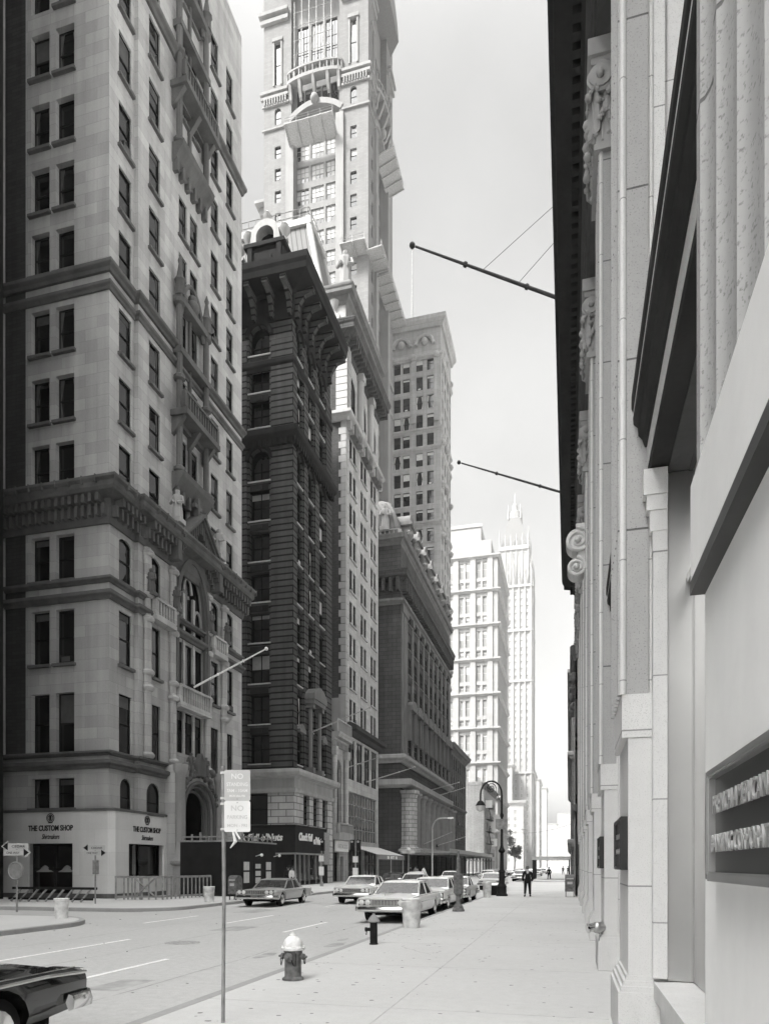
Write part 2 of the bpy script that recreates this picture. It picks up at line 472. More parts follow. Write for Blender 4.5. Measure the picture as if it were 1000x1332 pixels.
def baluster_rail(mb, fm, u0, u1, v0, v1, n, step=.3, mi=None, th=.16):
    mb.fbox(fm, u0, u1, v1 - .14, v1, n - th, n + th * .4, mi)
    mb.fbox(fm, u0, u1, v0, v0 + .12, n - th, n + th * .4, mi)
    k = max(2, int((u1 - u0) / step))
    for i in range(k + 1):
        u = u0 + .05 + (u1 - u0 - .1) * i / k
        big = i in (0, k); r = .12 if big else .055
        mb.fbox(fm, u - r, u + r, v0 + .12, v1 - .14, n - .06 - r, n - .06 + r, mi)
def statue(mb, p, h, mi=None):
    """robed stone figure on a small block"""
    x, y, z = p
    mb.box(x - h * .17, x + h * .17, y - h * .17, y + h * .17, z, z + h * .14, mi)
    mb.lathe([(h * .16, z + h * .14), (h * .15, z + h * .4), (h * .12, z + h * .58), (h * .16, z + h * .74), (h * .13, z + h * .82), (h * .05, z + h * .85), (h * .075, z + h * .9), (h * .07, z + h * .97), (.01, z + h)], 8, (x, y), mi)
    mb.tube([(x - h * .14, y, z + h * .78), (x - h * .19, y - h * .06, z + h * .6), (x - h * .05, y - h * .15, z + h * .62)], h * .045, 6, mi)
    mb.tube([(x + h * .14, y, z + h * .78), (x + h * .2, y - h * .05, z + h * .6), (x + h * .08, y - h * .16, z + h * .55)], h * .045, 6, mi)
def urn(mb, p, h, mi=None):
    x, y, z = p
    mb.lathe([(h * .2, z), (h * .2, z + h * .12), (h * .09, z + h * .2), (h * .12, z + h * .28), (h * .26, z + h * .5), (h * .28, z + h * .62), (h * .16, z + h * .72), (h * .19, z + h * .78), (h * .1, z + h * .88), (.01, z + h)], 10, (x, y), mi)
def text_mesh(body, size, mat, depth=.01, bold=0.0, shear=0.0, spacing=1.0, name='lettering', align='CENTER'):
    cu = bpy.data.curves.new(name, 'FONT'); cu.body = body; cu.size = size; cu.extrude = depth; cu.offset = bold
    cu.align_x = align; cu.align_y = 'BOTTOM_BASELINE'; cu.shear = shear; cu.space_character = spacing; cu.resolution_u = 3
    o = bpy.data.objects.new('tmp', cu); col.objects.link(o)
    dg = bpy.context.evaluated_depsgraph_get(); me = bpy.data.meshes.new_from_object(o.evaluated_get(dg))
    me.name = name; me.materials.clear(); me.materials.append(mat)
    bpy.data.objects.remove(o); return me
def lettering(body, size, mat, parent, loc, side='S', width=None, **kw):
    me = text_mesh(body, size, mat, **kw)
    if width:
        xs = [v.co.x for v in me.vertices]; k = width / (max(xs) - min(xs))
        for v in me.vertices: v.co.x *= k
    return link('lettering', me, parent, loc, (R(90), 0, ANG[side]))
# ================================================================ west side of the street
# ---------------------------------------------------------------- gothic corner building
B1 = thing('gothic_building', 'pale limestone corner office building with gothic portal and oriels, nearest on the west side', 'building', (-24, 33, 0))
wS, wE, H1, NP = 26.0, 15.4, 64.0, .25
fS, fE = fmap('S', -wS, 0), fmap('E', 0, 0)
rows_low = [(8.0, 11.3), (12.9, 15.9), (17.5, 20.0)]
rows_up = [(22.4, 25.1), (26.3, 28.8), (30.1, 32.6), (34.5, 36.9), (38.0, 40.5), (41.6, 44.1), (45.5, 48.0), (49.2, 51.7), (53.0, 55.4), (56.6, 59.2)]
colsS = [(wS - 5.0, wS - 3.8), (wS - 3.4, wS - 2.2), (wS - 12.0, wS - 10.8), (wS - 10.4, wS - 9.2)]
opS = grid(colsS, rows_low + rows_up) + grid(colsS, [(4.95, 6.6)])
shopS = (wS - 5.1, wS - 2.2, .15, 3.0)
c1, c2, c5, c6 = (.85, 2.0), (3.35, 4.5), (10.7, 11.75), (12.95, 13.95)
pair = [(6.6, 7.55), (7.95, 8.9)]
rl2 = [(8.0, 11.3), (12.9, 15.9), (17.5, 20.0, 'low')]
opE0 = grid([c1], rl2 + rows_up) + [(.95, 2.0, 4.85, 6.65, 'round')]
opE1 = grid([c2, c5, c6], rl2 + rows_up) + [(3.1, 4.5, 4.85, 6.65, 'round')] + grid(pair, rows_up[1:]) + [(6.9, 7.6, 23.6, 25.6), (8.0, 8.7, 23.6, 25.6)]
lanc = (6.1, 9.7, 13.2, 21.2, 'pointed'); trip = (6.2, 9.6, 8.9, 11.6); door = (5.9, 9.8, 0.02, 7.1, 'round')
shopE = (1.2, 2.3, 1.15, 3.0); shopE2 = (2.3, 4.7, 1.15, 3.0)
mb = MB()
facade(mb, fS, wS, 0, H1, opS + [shopS], .38)
facade(mb, fE, 2.3, 0, H1, opE0 + [shopE], .2)
facade(mb, fE, wE, 0, H1, opE1 + [lanc, trip, door, shopE2, (12.95, 13.95, 1.2, 3.6), (12.95, 13.95, 4.9, 6.6, 'round'), (11.0, 12.3, 1.0, 3.6)], .2, u_start=2.3, n0=NP)
mb.face([fE(2.3, 0, 0), fE(2.3, 0, NP), fE(2.3, H1, NP), fE(2.3, H1, 0)])
shell(mb, wS, wE, H1)
for u in (wS - 6.9, wS - 13.8):                                     # shallow strips between the bays of the side street front
    mb.fbox(fS, u - .18, u + .18, 7.9, 20, 0, .16); mb.fbox(fS, u - .12, u + .12, 22, 33, 0, .1); mb.fbox(fS, u - .12, u + .12, 34, H1, 0, .1)
mb.build('wall', M['gothic_stone'], B1)
mb = MB(); facade(mb, fS, wS - 5.35, 7.9, H1, [], .1, u_start=wS - 6.7, n0=.03); facade(mb, fS, wS - 7.1, 0, H1, [o for o in opS if o[1] < wS - 7], .1, n0=.03); mb.build('shade_wall', M['shade_brick'], B1)  # dark skin over the stone, alley shade put into its colour
mb = MB(); mb.box(-wS + .1, -.1, .1, wE - .1, H1 - 1.2, H1 - .8); mb.build('roof', M['dark_trim'], B1)
# dark rooms behind the shop window and the portal
windows(B1, fS, opS, .38, 'sash', sill=M['gothic_trim'], limit=44, seed=5)
windows(B1, fE, opE0, .2, 'sash', sill=M['gothic_trim'], limit=20, seed=6)
windows(B1, fE, opE1 + [(12.95, 13.95, 1.2, 3.6), (12.95, 13.95, 4.9, 6.6, 'round'), (11.0, 12.3, 1.0, 3.6)], .2, 'sash', sill=M['gothic_trim'], limit=78, seed=8, n0=NP)
mats = [M['sash_dark'], M['glass'], M['blind']]
link('shop_window', win_mesh(2.9, 2.85, None, 'shop', 0, mats), B1, fS(wS - 3.65, .15, -.25), 0)
link('shop_window', win_mesh(3.5, 1.85, None, 'plain', 0, mats), B1, fE(2.95, 1.15, -.1), PI / 2)
# display drapes inside the shop window
for k in range(2):
    mb = MB(); x = -4.6 + 1.45 * k
    mb.lathe([(.62, 1.42), (.45, 1.52), (.22, 1.8), (.1, 2.15), (.03, 2.3)], 12, (x + .25, -.02))
    mb.build('display_stand', M['cloth_mid'], B1, (0, .55, 0))
# mouldings that run round the corner
path = [(-wS, 0), (0, 0), (0, 2.3), (NP, 2.3), (NP, wE)]
def corner_part(name, prof, mat, pth=path):
    m = MB(); m.sweep(pth, prof); return m.build(name, M[mat], B1)
corner_part('string_course', band_profile(7.05, 7.5, .38), 'gothic_trim')
corner_part('string_course', band_profile(7.75, 8.0, .30), 'gothic_trim')
corner_part('string_course', band_profile(16.2, 16.65, .34), 'gothic_trim')
corner_part('string_course', band_profile(17.1, 17.42, .26), 'gothic_trim')
corner_part('string_course', band_profile(32.9, 33.3, .26), 'gothic_trim')
corner_part('string_course', band_profile(33.85, 34.3, .42), 'gothic_trim')
corner_part('string_course', band_profile(52.0, 52.5, .45), 'gothic_trim')
mb = MB(); mb.sweep(path, [(-.05, 20.25), (.12, 20.25), (.2, 20.5), (.25, 20.6), (.3, 21.5), (.95, 21.6), (1.05, 21.75), (1.05, 22.0), (1.2, 22.12), (1.2, 22.26), (.5, 22.36), (-.05, 22.4)])
for fm, a, b, n in ((fS, .3, wS, 0), (fE, .0, 2.3, 0), (fE, 2.6, 5.2, NP), (fE, 10.6, wE, NP)):
    blocks(mb, fm, a, b, .42, .17, 20.55, 21.15, n + .2, n + .55)
    blocks(mb, fm, a + .2, b - .2, .42, .2, 21.15, 21.6, n + .2, n + .82)
    blocks(mb, fm, a, b, .84, .06, 21.9, 22.3, n + 1.0, n + 1.23)
mb.build('cornice', M['gothic_trim'], B1)
# gable over the great window, breaking the cornice
mb = MB(); uc = 7.9
for s in (-1, 1):
    def tri(lo, hi): return [(uc + s * 2.5, 20.5 + lo), (uc + s * 2.5, 20.5 + hi), (uc, 22.9 + hi), (uc, 22.9 + lo)][::s]
    mb.prism(tri(-.1, 1.1), lambda p, q, a: fE(p, q, a), NP, NP + .3); mb.prism(tri(1.1, 1.3), lambda p, q, a: fE(p, q, a), NP, NP + 1.0); mb.prism(tri(1.3, 1.5), lambda p, q, a: fE(p, q, a), NP, NP + 1.15)
    for k in range(10):
        t = (k + .5) / 10; u = uc + s * 2.5 * (1 - t); z = 20.5 + 2.4 * t
        mb.fbox(fE, u - .07, u + .07, z + .35, z + 1.15, NP, NP + .85); mb.fbox(fE, u - .09, u + .09, z - .1, z + .35, NP, NP + .5)
    mb.fbox(fE, uc + s * 2.6 - .22, uc + s * 2.6 + .22, 20.4, 22.5, NP, NP + .9)
mb.fbox(fE, uc - .14, uc + .14, 24.2, 25.4, NP + .4, NP + .7); mb.fbox(fE, uc - .45, uc + .45, 24.75, 25.0, NP + .42, NP + .68)
mb.build('gable', M['gothic_trim'], B1)
for s in (-1, 1):
    mb = MB(); statue(mb, fE(uc + s * 2.6, 22.6, NP + .7), 2.1); mb.build('statue', M['pale_trim'], B1)
for u in (3.05, 5.75, 10.05, 12.4):
    mb = MB(); statue(mb, fE(u, 17.42, NP + .35), 1.6); mb.build('statue', M['gothic_trim'], B1)
# great lancet window with tracery
mb = MB(); pts, sp = arch_pts(6.1, 9.7, 21.2, 'pointed', 16)
for k, (r0, n1) in enumerate(((0.0, .36), (.28, .22))):
    o = [(6.1 - .3 + r0 * .5, 13.2)] + [(uc + (p[0] - uc) * (1 + (.3 - r0 * .5) / 1.8), p[1] + .28 - r0 * .5) for p in pts] + [(9.7 + .3 - r0 * .5, 13.2)]
    i_ = [(6.1 + r0 * .4, 13.2)] + [(uc + (p[0] - uc) * (1 - r0 * .4 / 1.8), p[1] - r0 * .4) for p in pts] + [(9.7 - r0 * .4, 13.2)]
    for a in range(len(o) - 1):
        mb.hexa([fE(*o[a], NP), fE(*o[a + 1], NP), fE(*i_[a + 1], NP), fE(*i_[a], NP), fE(*o[a], NP + n1), fE(*o[a + 1], NP + n1), fE(*i_[a + 1], NP + n1), fE(*i_[a], NP + n1)])
mb.build('window_hood', M['gothic_trim'], B1)
mb = MB()
for u in (7.28, 8.52):
    mb.fbox(fE, u - .13, u + .13, 13.2, 19.2, NP - .18, NP - .02)
for (a, b, top) in ((6.2, 7.15, 18.6), (7.41, 8.39, 20.4), (8.65, 9.6, 18.6)):
    q, s2 = arch_pts(a, b, top, 'pointed', 10)
    for i in range(len(q) - 1):
        mb.tube([fE(q[i][0], q[i][1], NP - .15), fE(q[i + 1][0], q[i + 1][1], NP - .15)], .09, 6)
    mb.fbox(fE, a, b, 16.0, 16.25, NP - .18, NP - .08)
mb.build('tracery', M['gothic_stone'], B1)
link('window', win_mesh(3.6, 8.0, 'pointed', 'plain', 0, mats), B1, fE(7.9, 13.2, NP - .19), PI / 2)
link('window', win_mesh(3.4, 2.7, None, 'multi', 1, mats), B1, fE(7.9, 8.9, NP - .17), PI / 2)
for u in (7.3, 8.5):
    mb = MB(); mb.tube([fE(u, 8.9, NP - .1), fE(u, 11.6, NP - .1)], .12, 8); mb.build('mullion', M['gothic_stone'], B1)
# buttress shafts and the parapets between them
for u in (3.05, 5.75, 10.05, 12.4):
    mb = MB()
    for du, r in ((-.17, .13), (.17, .13), (0, .19)):
        mb.tube([fE(u + du, 8.0, NP + .12), fE(u + du, 20.2, NP + .12)], r, 8)
    for z in (8.0, 11.9, 12.8, 15.9, 17.3, 19.7):
        mb.lathe([(.3, z), (.4, z + .12), (.4, z + .24), (.28, z + .36)], 8, fE(u, z, NP + .12)[:2])
    mb.build('buttress_shaft', M['gothic_stone'], B1)
for a, b, z0, z1 in ((5.95, 9.85, 11.9, 13.1), (3.3, 5.5, 16.4, 17.5), (10.3, 12.2, 16.4, 17.5)):
    mb = MB(); mb.fbox(fE, a, b, z0 - .25, z0, NP, NP + .55); baluster_rail(mb, fE, a, b, z0, z1, NP + .45, .28); mb.build('balustrade', M['gothic_stone'], B1)
# the portal
mb = MB(); PN = .95
facade(mb, fE, 10.7, 0, 7.9, [(5.9, 9.8, 0.0, 7.1, 'round')], .7, u_start=5.0, n0=PN)
mb.face([fE(5.0, 0, NP), fE(5.0, 0, PN), fE(5.0, 7.9, PN), fE(5.0, 7.9, NP)]); mb.face([fE(10.7, 0, NP), fE(10.7, 0, PN), fE(10.7, 7.9, PN), fE(10.7, 7.9, NP)])
mb.face([fE(5.0, 7.9, NP), fE(5.0, 7.9, PN), fE(10.7, 7.9, PN), fE(10.7, 7.9, NP)])
mb.build('portal', M['gothic_stone'], B1)
mb = MB(); q, s2 = arch_pts(5.9, 9.8, 7.1, 'round', 18)
for r, n, th in ((.0, PN + .06, .12), (-.28, PN - .2, .1), (-.55, PN - .45, .1)):
    pts = [fE(7.85 + (p[0] - 7.85) * (1 + r / 1.95), s2 + (p[1] - s2) * (1 + r / 1.95), n) for p in q]
    pts = [fE(7.85 - 1.95 - r, 1.5, n)] + pts + [fE(7.85 + 1.95 + r, 1.5, n)]
    mb.tube(pts, th, 6)
mb.build('archivolt', M['gothic_trim'], B1)
mb = MB(); rr = random.Random(4)
for k in range(26):
    a = PI * (k + .5) / 26; r = 2.35 + rr.uniform(-.1, .2)
    p = fE(7.85 + r * math.cos(a), 5.15 + r * math.sin(a), PN + .08); mb.ball(p, rr.uniform(.13, .24), 5)
mb.prism([(7.4, 7.5), (8.3, 7.5), (8.3, 8.3), (7.85, 9.0), (7.4, 8.3)], lambda p, q, a: fE(p, q, a), PN - .1, PN + .25)
for s in (-1, 1):
    statue(mb, fE(7.85 + s * .95, 7.6, PN), 1.3); mb.ball(fE(7.85 + s * 1.7, 7.9, PN), .3, 6)
mb.build('portal_carving', M['gothic_trim'], B1)
for u in (5.4, 10.3):
    mb = MB(); x, y, _ = fE(u, 0, PN + .1)
    mb.lathe([(.5, 0), (.5, 1.7), (.46, 1.75), (.62, 1.9), (.62, 2.05), (.46, 2.2), (.36, 2.9), (.34, 3.0)], 8, (x, y))
    mb.lathe([(.34, 3.0), (.34, 7.2), (.42, 7.3), (.5, 7.6), (.5, 7.95)], 8, (x, y)); mb.build('portal_column', M['pale_trim'], B1)
mb = MB(); mb.fbox(fE, 5.95, 9.75, .0, 6.9, -2.6, -2.5); mb.fbox(fE, 5.5, 5.9, 0, 7.4, -2.5, -.2); mb.fbox(fE, 9.8, 10.2, 0, 7.4, -2.5, -.2); mb.fbox(fE, 5.5, 10.2, 7.15, 7.3, -2.5, -.2)
mb.build('porch_lining', M['wood_dark'], B1)
mb = MB()
for k in range(3): mb.fbox(fE, 6.05 + k * 1.25, 7.15 + k * 1.25, .1, 4.4, -2.48, -2.3); mb.fbox(fE, 6.15 + k * 1.25, 7.05 + k * 1.25, 4.55, 6.3, -2.48, -2.36)
mb.build('door', [M['bronze']], B1)
mb = MB(); mb.fbox(fE, 5.9, 9.8, 0, .16, -2.5, 1.0); mb.build('doorstep', M['kerb_stone'], B1)
# oriels with balconies above the gable
def oriel(z0, z1, zb):
    root = MB()
    for u in (6.1, 9.4):
        root.tube([fE(u, z0, NP + .35), fE(u, z1, NP + .35)], .2, 8)
        for z in (z0, zb - .2, zb + 2.0, z1 - .6): root.lathe([(.22, z), (.36, z + .12), (.36, z + .3), (.22, z + .42)], 8, fE(u, z, NP + .35)[:2])
    root.tube([fE(7.75, z0, NP + .1), fE(7.75, z1, NP + .1)], .13, 8)
    for z in (z1 - 3.6, z1 - .4): root.fbox(fE, 5.9, 9.6, z, z + .4, NP, NP + .6)
    for z in (z0 + 3.1,): root.fbox(fE, 6.1, 9.4, z, z + .3, NP, NP + .3)
    o = root.build('oriel', M['gothic_trim'], B1)
    b = MB(); b.fbox(fE, 5.6, 9.9, zb - .35, zb, NP, NP + 1.15); baluster_rail(b, fE, 5.65, 9.85, zb, zb + 1.15, NP + 1.0, .3)
    for u in (5.9, 7.75, 9.6): b.prism([(NP, zb - 1.4), (NP + .25, zb - 1.2), (NP + .9, zb - .35), (NP, zb - .35)], lambda p, q, a: fE(a, q, p), u - .15, u + .15)
    b.build('balcony', M['gothic_trim'], o)
    c = MB(); c.prism([(NP, z0 - 1.2), (NP + .3, z0 - .9), (NP + .75, z0 - .3), (NP + .85, z0), (NP, z0)], lambda p, q, a: fE(a, q, p), 5.8, 9.7)
    blocks(c, fE, 6.0, 9.5, .7, .25, z0 - 1.7, z0 - .9, NP, NP + .35); c.build('corbel', M['gothic_trim'], o)
    f = MB()
    for s in (-1, 1):
        x, y, _ = fE(7.75 + s * 1.65, 0, NP + .4)
        f.lathe([(.3, z1), (.3, z1 + .8), (.38, z1 + .9), (.22, z1 + 1.2), (.1, z1 + 2.0), (.16, z1 + 2.15), (.01, z1 + 2.6)], 8, (x, y))
    q, _s = arch_pts(6.4, 9.1, z1 + 1.7, 'pointed', 10)
    for i in range(len(q) - 1): f.tube([fE(*q[i], NP + .3), fE(*q[i + 1], NP + .3)], .14, 6)
    f.ball(fE(7.75, z1 + .5, NP + .3), .45, 7); f.ball(fE(7.75, z1 + 1.0, NP + .3), .3, 7)
    f.build('crown_ornament', M['gothic_trim'], o)
oriel(26.2, 37.2, 29.9)
oriel(46.6, 57.5, 50.2)
# shop cladding
mb = MB(); n = .14; cl = MB()
facade(cl, fS, wS, .25, 4.74, [shopS], n, u_start=wS - 6.75, n0=n)
facade(cl, fE, 5.0, .25, 4.74, [(1.2, 4.7, 1.15, 3.0)], n + .02, u_start=0, n0=n + NP)
cl.face([fE(0, .25, n + NP), fE(0, 4.74, n + NP), (0, -n, 4.74), (0, -n, .25)])
cl.face([(-6.75, -n, 4.74), (0, -n, 4.74), (0, 0, 4.74), (-6.75, 0, 4.74)]); cl.face([(0, -n, 4.74), (n + NP, 0, 4.74), (n + NP, 5, 4.74), (0, 5, 4.74)])
cl.face([fE(5.0, .25, n + NP), fE(5.0, 4.74, n + NP), fE(5.0, 4.74, NP), fE(5.0, .25, NP)])
cl.build('shop_cladding', M['shop_marble'], B1)
mb.sweep([(-6.75, -n), (0, -n), (n + NP, 0), (n + NP, 5.0)], [(-.1, 0), (.05, 0), (.05, .25), (-.1, .25)]); mb.build('plinth', M['gothic_trim'], B1)
mb = MB(); mb.sweep([(-6.75, -n), (0, -n), (n + NP, 0), (n + NP, 5.0)], [(-.1, 4.72), (.05, 4.74), (.05, 4.86), (-.1, 4.9)]); mb.build('shop_cornice', M['gothic_trim'], B1)
for side, fm, uc_, nn, w in (('S', fS, wS - 3.62, n, 2.9), ('E', fE, 2.95, n + NP, 2.75)):
    p = fm(uc_, 3.62, nn + .01); gx, gy, _ = B1.location
    t = thing('shop_sign', 'black serif shop lettering under a ring emblem on white marble, ' + ('facing the side street' if side == 'S' else 'facing the avenue above it'), 'sign', (p[0] - 24, p[1] + 33, 3.62), group='custom shop lettering')
    lettering('THE CUSTOM SHOP', .42, M['sign_black'], t, (0, 0, .08), side, w, bold=.012)
    o = lettering('Shirtmakers', .4, M['sign_black'], t, (0, 0, -.38), side, 1.15, shear=.35); o.name = 'script_lettering'
    e = MB()
    for rr_ in (.24, .16):
        e.tube([(rr_ * math.cos(2 * PI * k / 20), 0, .78 + rr_ * math.sin(2 * PI * k / 20)) for k in range(21)], .022, 5)
    for x in (-.05, .0, .05): e.box(x - .015, x + .015, -.015, .015, .66, .9)
    e.box(-.14, .14, -.015, .015, .5, .54)
    e.build('emblem', M['sign_black'], t, (0, 0, 0), ANG[side])

# ---------------------------------------------------------------- block across the narrow side street (just out of the picture, it and its added wing shade the corner)
B0 = thing('stone_office_block', 'tall stone office block filling the south side of the narrow side street, with an added shading wing', 'building', (-24.3, -37.5, 0))
mb = MB(); f_ = fmap('E', 0, 0); fn = fmap('N', 0, 61.5)
ops = grid([(2 + 4.1 * k, 3.6 + 4.1 * k) for k in range(14)], [(4 + 4 * k, 6.4 + 4 * k) for k in range(22)])
opn = grid([(2 + 3.6 * k, 3.5 + 3.6 * k) for k in range(9)], [(4 + 4 * k, 6.4 + 4 * k) for k in range(22)])
facade(mb, f_, 61.5, 0, 94, ops, .3); facade(mb, fn, 36, 0, 94, opn, .3)
mb.face([(-36, 0, 0), (0, 0, 0), (0, 0, 94), (-36, 0, 94)]); mb.face([(-36, 0, 0), (-36, 61.5, 0), (-36, 61.5, 94), (-36, 0, 94)]); mb.face([(-36, 0, 93), (0, 0, 93), (0, 61.5, 93), (-36, 61.5, 93)])
mb.box(-36, -4.9, 61.7, 68.7, 0, 94)  # wing invented to cut the light on the corner building's side front
mb.build('wall', M['dark_trim'], B0)
for fm, o in ((f_, ops), (fn, opn)): windows(B0, fm, o, .3, 'sash', limit=0)

# ---------------------------------------------------------------- dark rusticated building with the great bracketed cornice
B2 = thing('rusticated_building', 'soot-dark rusticated stone building with huge bracketed cornice and nut shop below', 'building', (-24, 59, 0))
wS, wE, H2 = 24.0, 10.4, 53.0
fS, fE = fmap('S', -wS, 0), fmap('E', 0, 0)
fl = [11.0, 14.6] + [18.3 + 3.7 * k for k in range(5)]
bay = (wS - 4.2, wS - 2.2); bay2 = (wS - 10.2, wS - 8.2)
cE = [(.9, 2.4), (3.75, 5.35), (6.8, 8.5)]
rowsA = [(z + .05, z + 2.75) for z in fl] + [(36.75, 39.7, 'round')]
rowsB = [(41.6, 44.2), (44.8, 47.3), (48.2, 50.9, 'round')]
opS = grid([bay, bay2], rowsA + rowsB); opE = grid(cE, rowsA + rowsB)
mb = MB()
opE2 = [(2.15, 3.5, 5.6, 8.3), (4.75, 6.1, 5.6, 8.3), (7.35, 8.6, 5.6, 8.3)]; opS2 = [(wS - 8.5, wS - 2.3, 5.5, 8.3)]
facade(mb, fS, wS, 0, H2, opS + opS2, .6); facade(mb, fE, wE, 0, H2, opE + opE2, .3); shell(mb, wS, wE, H2)
for s, e in ((wS - 2.0, wS), (wS - 8.0, wS - 4.4)):                  # projecting piers of the side front
    for z0, z1 in ((10.4, 39.3), (41.1, 49.2)):
        mb.fbox(fS, s, e + (.16 if e == wS else 0), z0, z1, 0, .16)
for s, e in ((-.16, .75), (2.55, 3.6), (5.5, 6.65), (8.65, wE)):
    for z0, z1 in ((10.4, 39.3), (41.1, 49.2)): mb.fbox(fE, s if s > 0 else 0, e, z0, z1, .0, .16)
mb.build('wall', M['dark_rusticated'], B2)
dmats = [M['sash_dark'], M['glass'], M['blind_pale']]
windows(B2, fS, opS + opS2, .6, 'pair', dmats, sill=M['pale_trim'], limit=24, seed=21, sill_th=.11, sill_pr=.1)
windows(B2, fE, opE + opE2, .3, 'pair', dmats, sill=M['pale_trim'], limit=40, seed=22, sill_th=.11, sill_pr=.1)
# spandrel carvings between the floors
for z in fl[1:] + [36.7, 44.8, 48.2]:
    for fm, cs in ((fS, [bay]), (fE, cE)):
        for c in cs:
            mb = MB(); mb.fbox(fm, c[0] + .1, c[1] - .1, z - .85, z - .3, -.0, .05); mb.fbox(fm, (c[0] + c[1]) / 2 - .25, (c[0] + c[1]) / 2 + .25, z - .75, z - .4, .04, .12)
            mb.build('spandrel_panel', M['dark_trim'], B2)
for fm, cs in ((fS, [bay, bay2]), (fE, cE)):
    for c in cs:
        for top in (39.7, 50.9):
            mb = MB(); q, sp = arch_pts(c[0], c[1], top, 'round', 12); uc = (c[0] + c[1]) / 2
            for k in range(len(q) - 1):
                a, b = q[k], q[k + 1]; kk = 1.35
                A = [a, b, (uc + (b[0] - uc) * kk, sp + (b[1] - sp) * kk), (uc + (a[0] - uc) * kk, sp + (a[1] - sp) * kk)]
                mb.prism(A, lambda p, q_, n, fm=fm: fm(p, q_, n), .0, .22)
            mb.build('arch_ring', M['dark_trim'], B2)
pth = [(-wS, 0), (0, 0), (0, wE)]
mb = MB(); mb.sweep(pth, band_profile(39.75, 41.1, .75)); blocks(mb, fE, .1, wE - .1, .5, .22, 39.6, 40.3, .16, .45); blocks(mb, fS, wS - 9, wS, .5, .22, 39.6, 40.3, .16, .45)
mb.build('string_course', M['dark_trim'], B2)
mb = MB(); mb.sweep(pth, band_profile(46.6, 47.5, .3)); mb.build('carved_band', M['dark_trim'], B2)
mb = MB(); mb.sweep([(-wS, 0), (0, 0), (0, 9.3)], [(-.1, 50.9), (.2, 50.9), (.25, 51.6), (.25, 53.0), (.5, 53.2), (2.15, 53.4), (2.2, 53.9), (2.3, 54.2), (2.3, 54.75), (2.0, 54.9), (-.1, 55.2)])
mb.build('great_cornice', M['dark_trim'], B2)
for fm, a, b in ((fS, wS - 10.5, wS - .1), (fE, .2, 9.1)):
    n = int((b - a) / 1.5)
    for i in range(n + 1):
        u = a + (b - a) * i / n
        mb = MB(); mb.prism([(.2, 51.3), (.5, 51.4), (.65, 52.1), (1.2, 52.8), (1.8, 52.95), (1.8, 53.4), (.2, 53.3)], lambda p, q, a_, fm=fm: fm(a_, q, p), u - .2, u + .2); mb.fbox(fm, u - .26, u + .26, 53.0, 53.38, .2, 2.0); mb.fbox(fm, u - .12, u + .12, 51.0, 51.4, .2, .6); mb.build('bracket', M['dark_rusticated'], B2)
# attic dormer on the cornice and the roof behind
mb = MB(); x0, x1 = -4.1, -.7
mb.box(x0, x1, -.6, 2.6, 55.0, 57.4); mb.box(x0 - .25, x1 + .25, -.85, 2.7, 57.4, 57.75)
mb.box(x0 + 1.0, x1 - 1.0, -.7, -.55, 55.4, 56.6)
for x in (x0 + .3, x1 - .3): mb.box(x - .22, x + .22, -.8, -.5, 55.0, 57.4)
mb.build('attic_block', M['dark_trim'], B2)
mb = MB(); xc = (x0 + x1) / 2; q, sp = arch_pts(xc - .85, xc + .85, 59.3, 'round', 12); q2, sp2 = arch_pts(xc - 1.35, xc + 1.35, 59.9, 'round', 12)
o = [(xc - 1.5, 57.75)] + q2 + [(xc + 1.5, 57.75)]; i_ = [(xc - .85, 57.75)] + q + [(xc + .85, 57.75)]
for k in range(len(o) - 1):
    mb.hexa([(o[k][0], -.6, o[k][1]), (o[k + 1][0], -.6, o[k + 1][1]), (i_[k + 1][0], -.6, i_[k + 1][1]), (i_[k][0], -.6, i_[k][1]), (o[k][0], .6, o[k][1]), (o[k + 1][0], .6, o[k + 1][1]), (i_[k + 1][0], .6, i_[k + 1][1]), (i_[k][0], .6, i_[k][1])])
urn(mb, (xc, 0, 59.8), 1.4)
for s in (-1, 1): urn(mb, (xc + s * 1.75, -.2, 57.75), 1.9)
mb.face([(xc - .85, .3, 57.75), (xc + .85, .3, 57.75), (xc + .85, .3, 59.0), (xc, .3, 59.3), (xc - .85, .3, 59.0)], 1)
mb.build('dormer', [M['pale_trim'], M['glass']], B2)
mb = MB(); mb.box(-9.5, -5.2, .6, 3.6, 55.0, 57.6); mb.box(-9.6, -5.0, .4, 3.8, 57.6, 57.9)
q, sp = arch_pts(-8.6, -6.2, 59.2, 'round', 10); mb.prism([(-8.6, 57.9)] + q + [(-6.2, 57.9)], lambda p, q_, a: (p, a, q_), .5, 2.5); urn(mb, (-9.0, .9, 57.9), 1.8); urn(mb, (-5.6, .9, 57.9), 1.8)
mb.box(-8.1, -6.7, .52, .64, 55.4, 57.0, 1); mb.build('side_dormer', [M['pale_trim'], M['glass']], B2)
mb = MB(); mb.box(-wS, -.1, .2, wE, 54.4, 55.05); mb.build('roof', M['dark_trim'], B2)
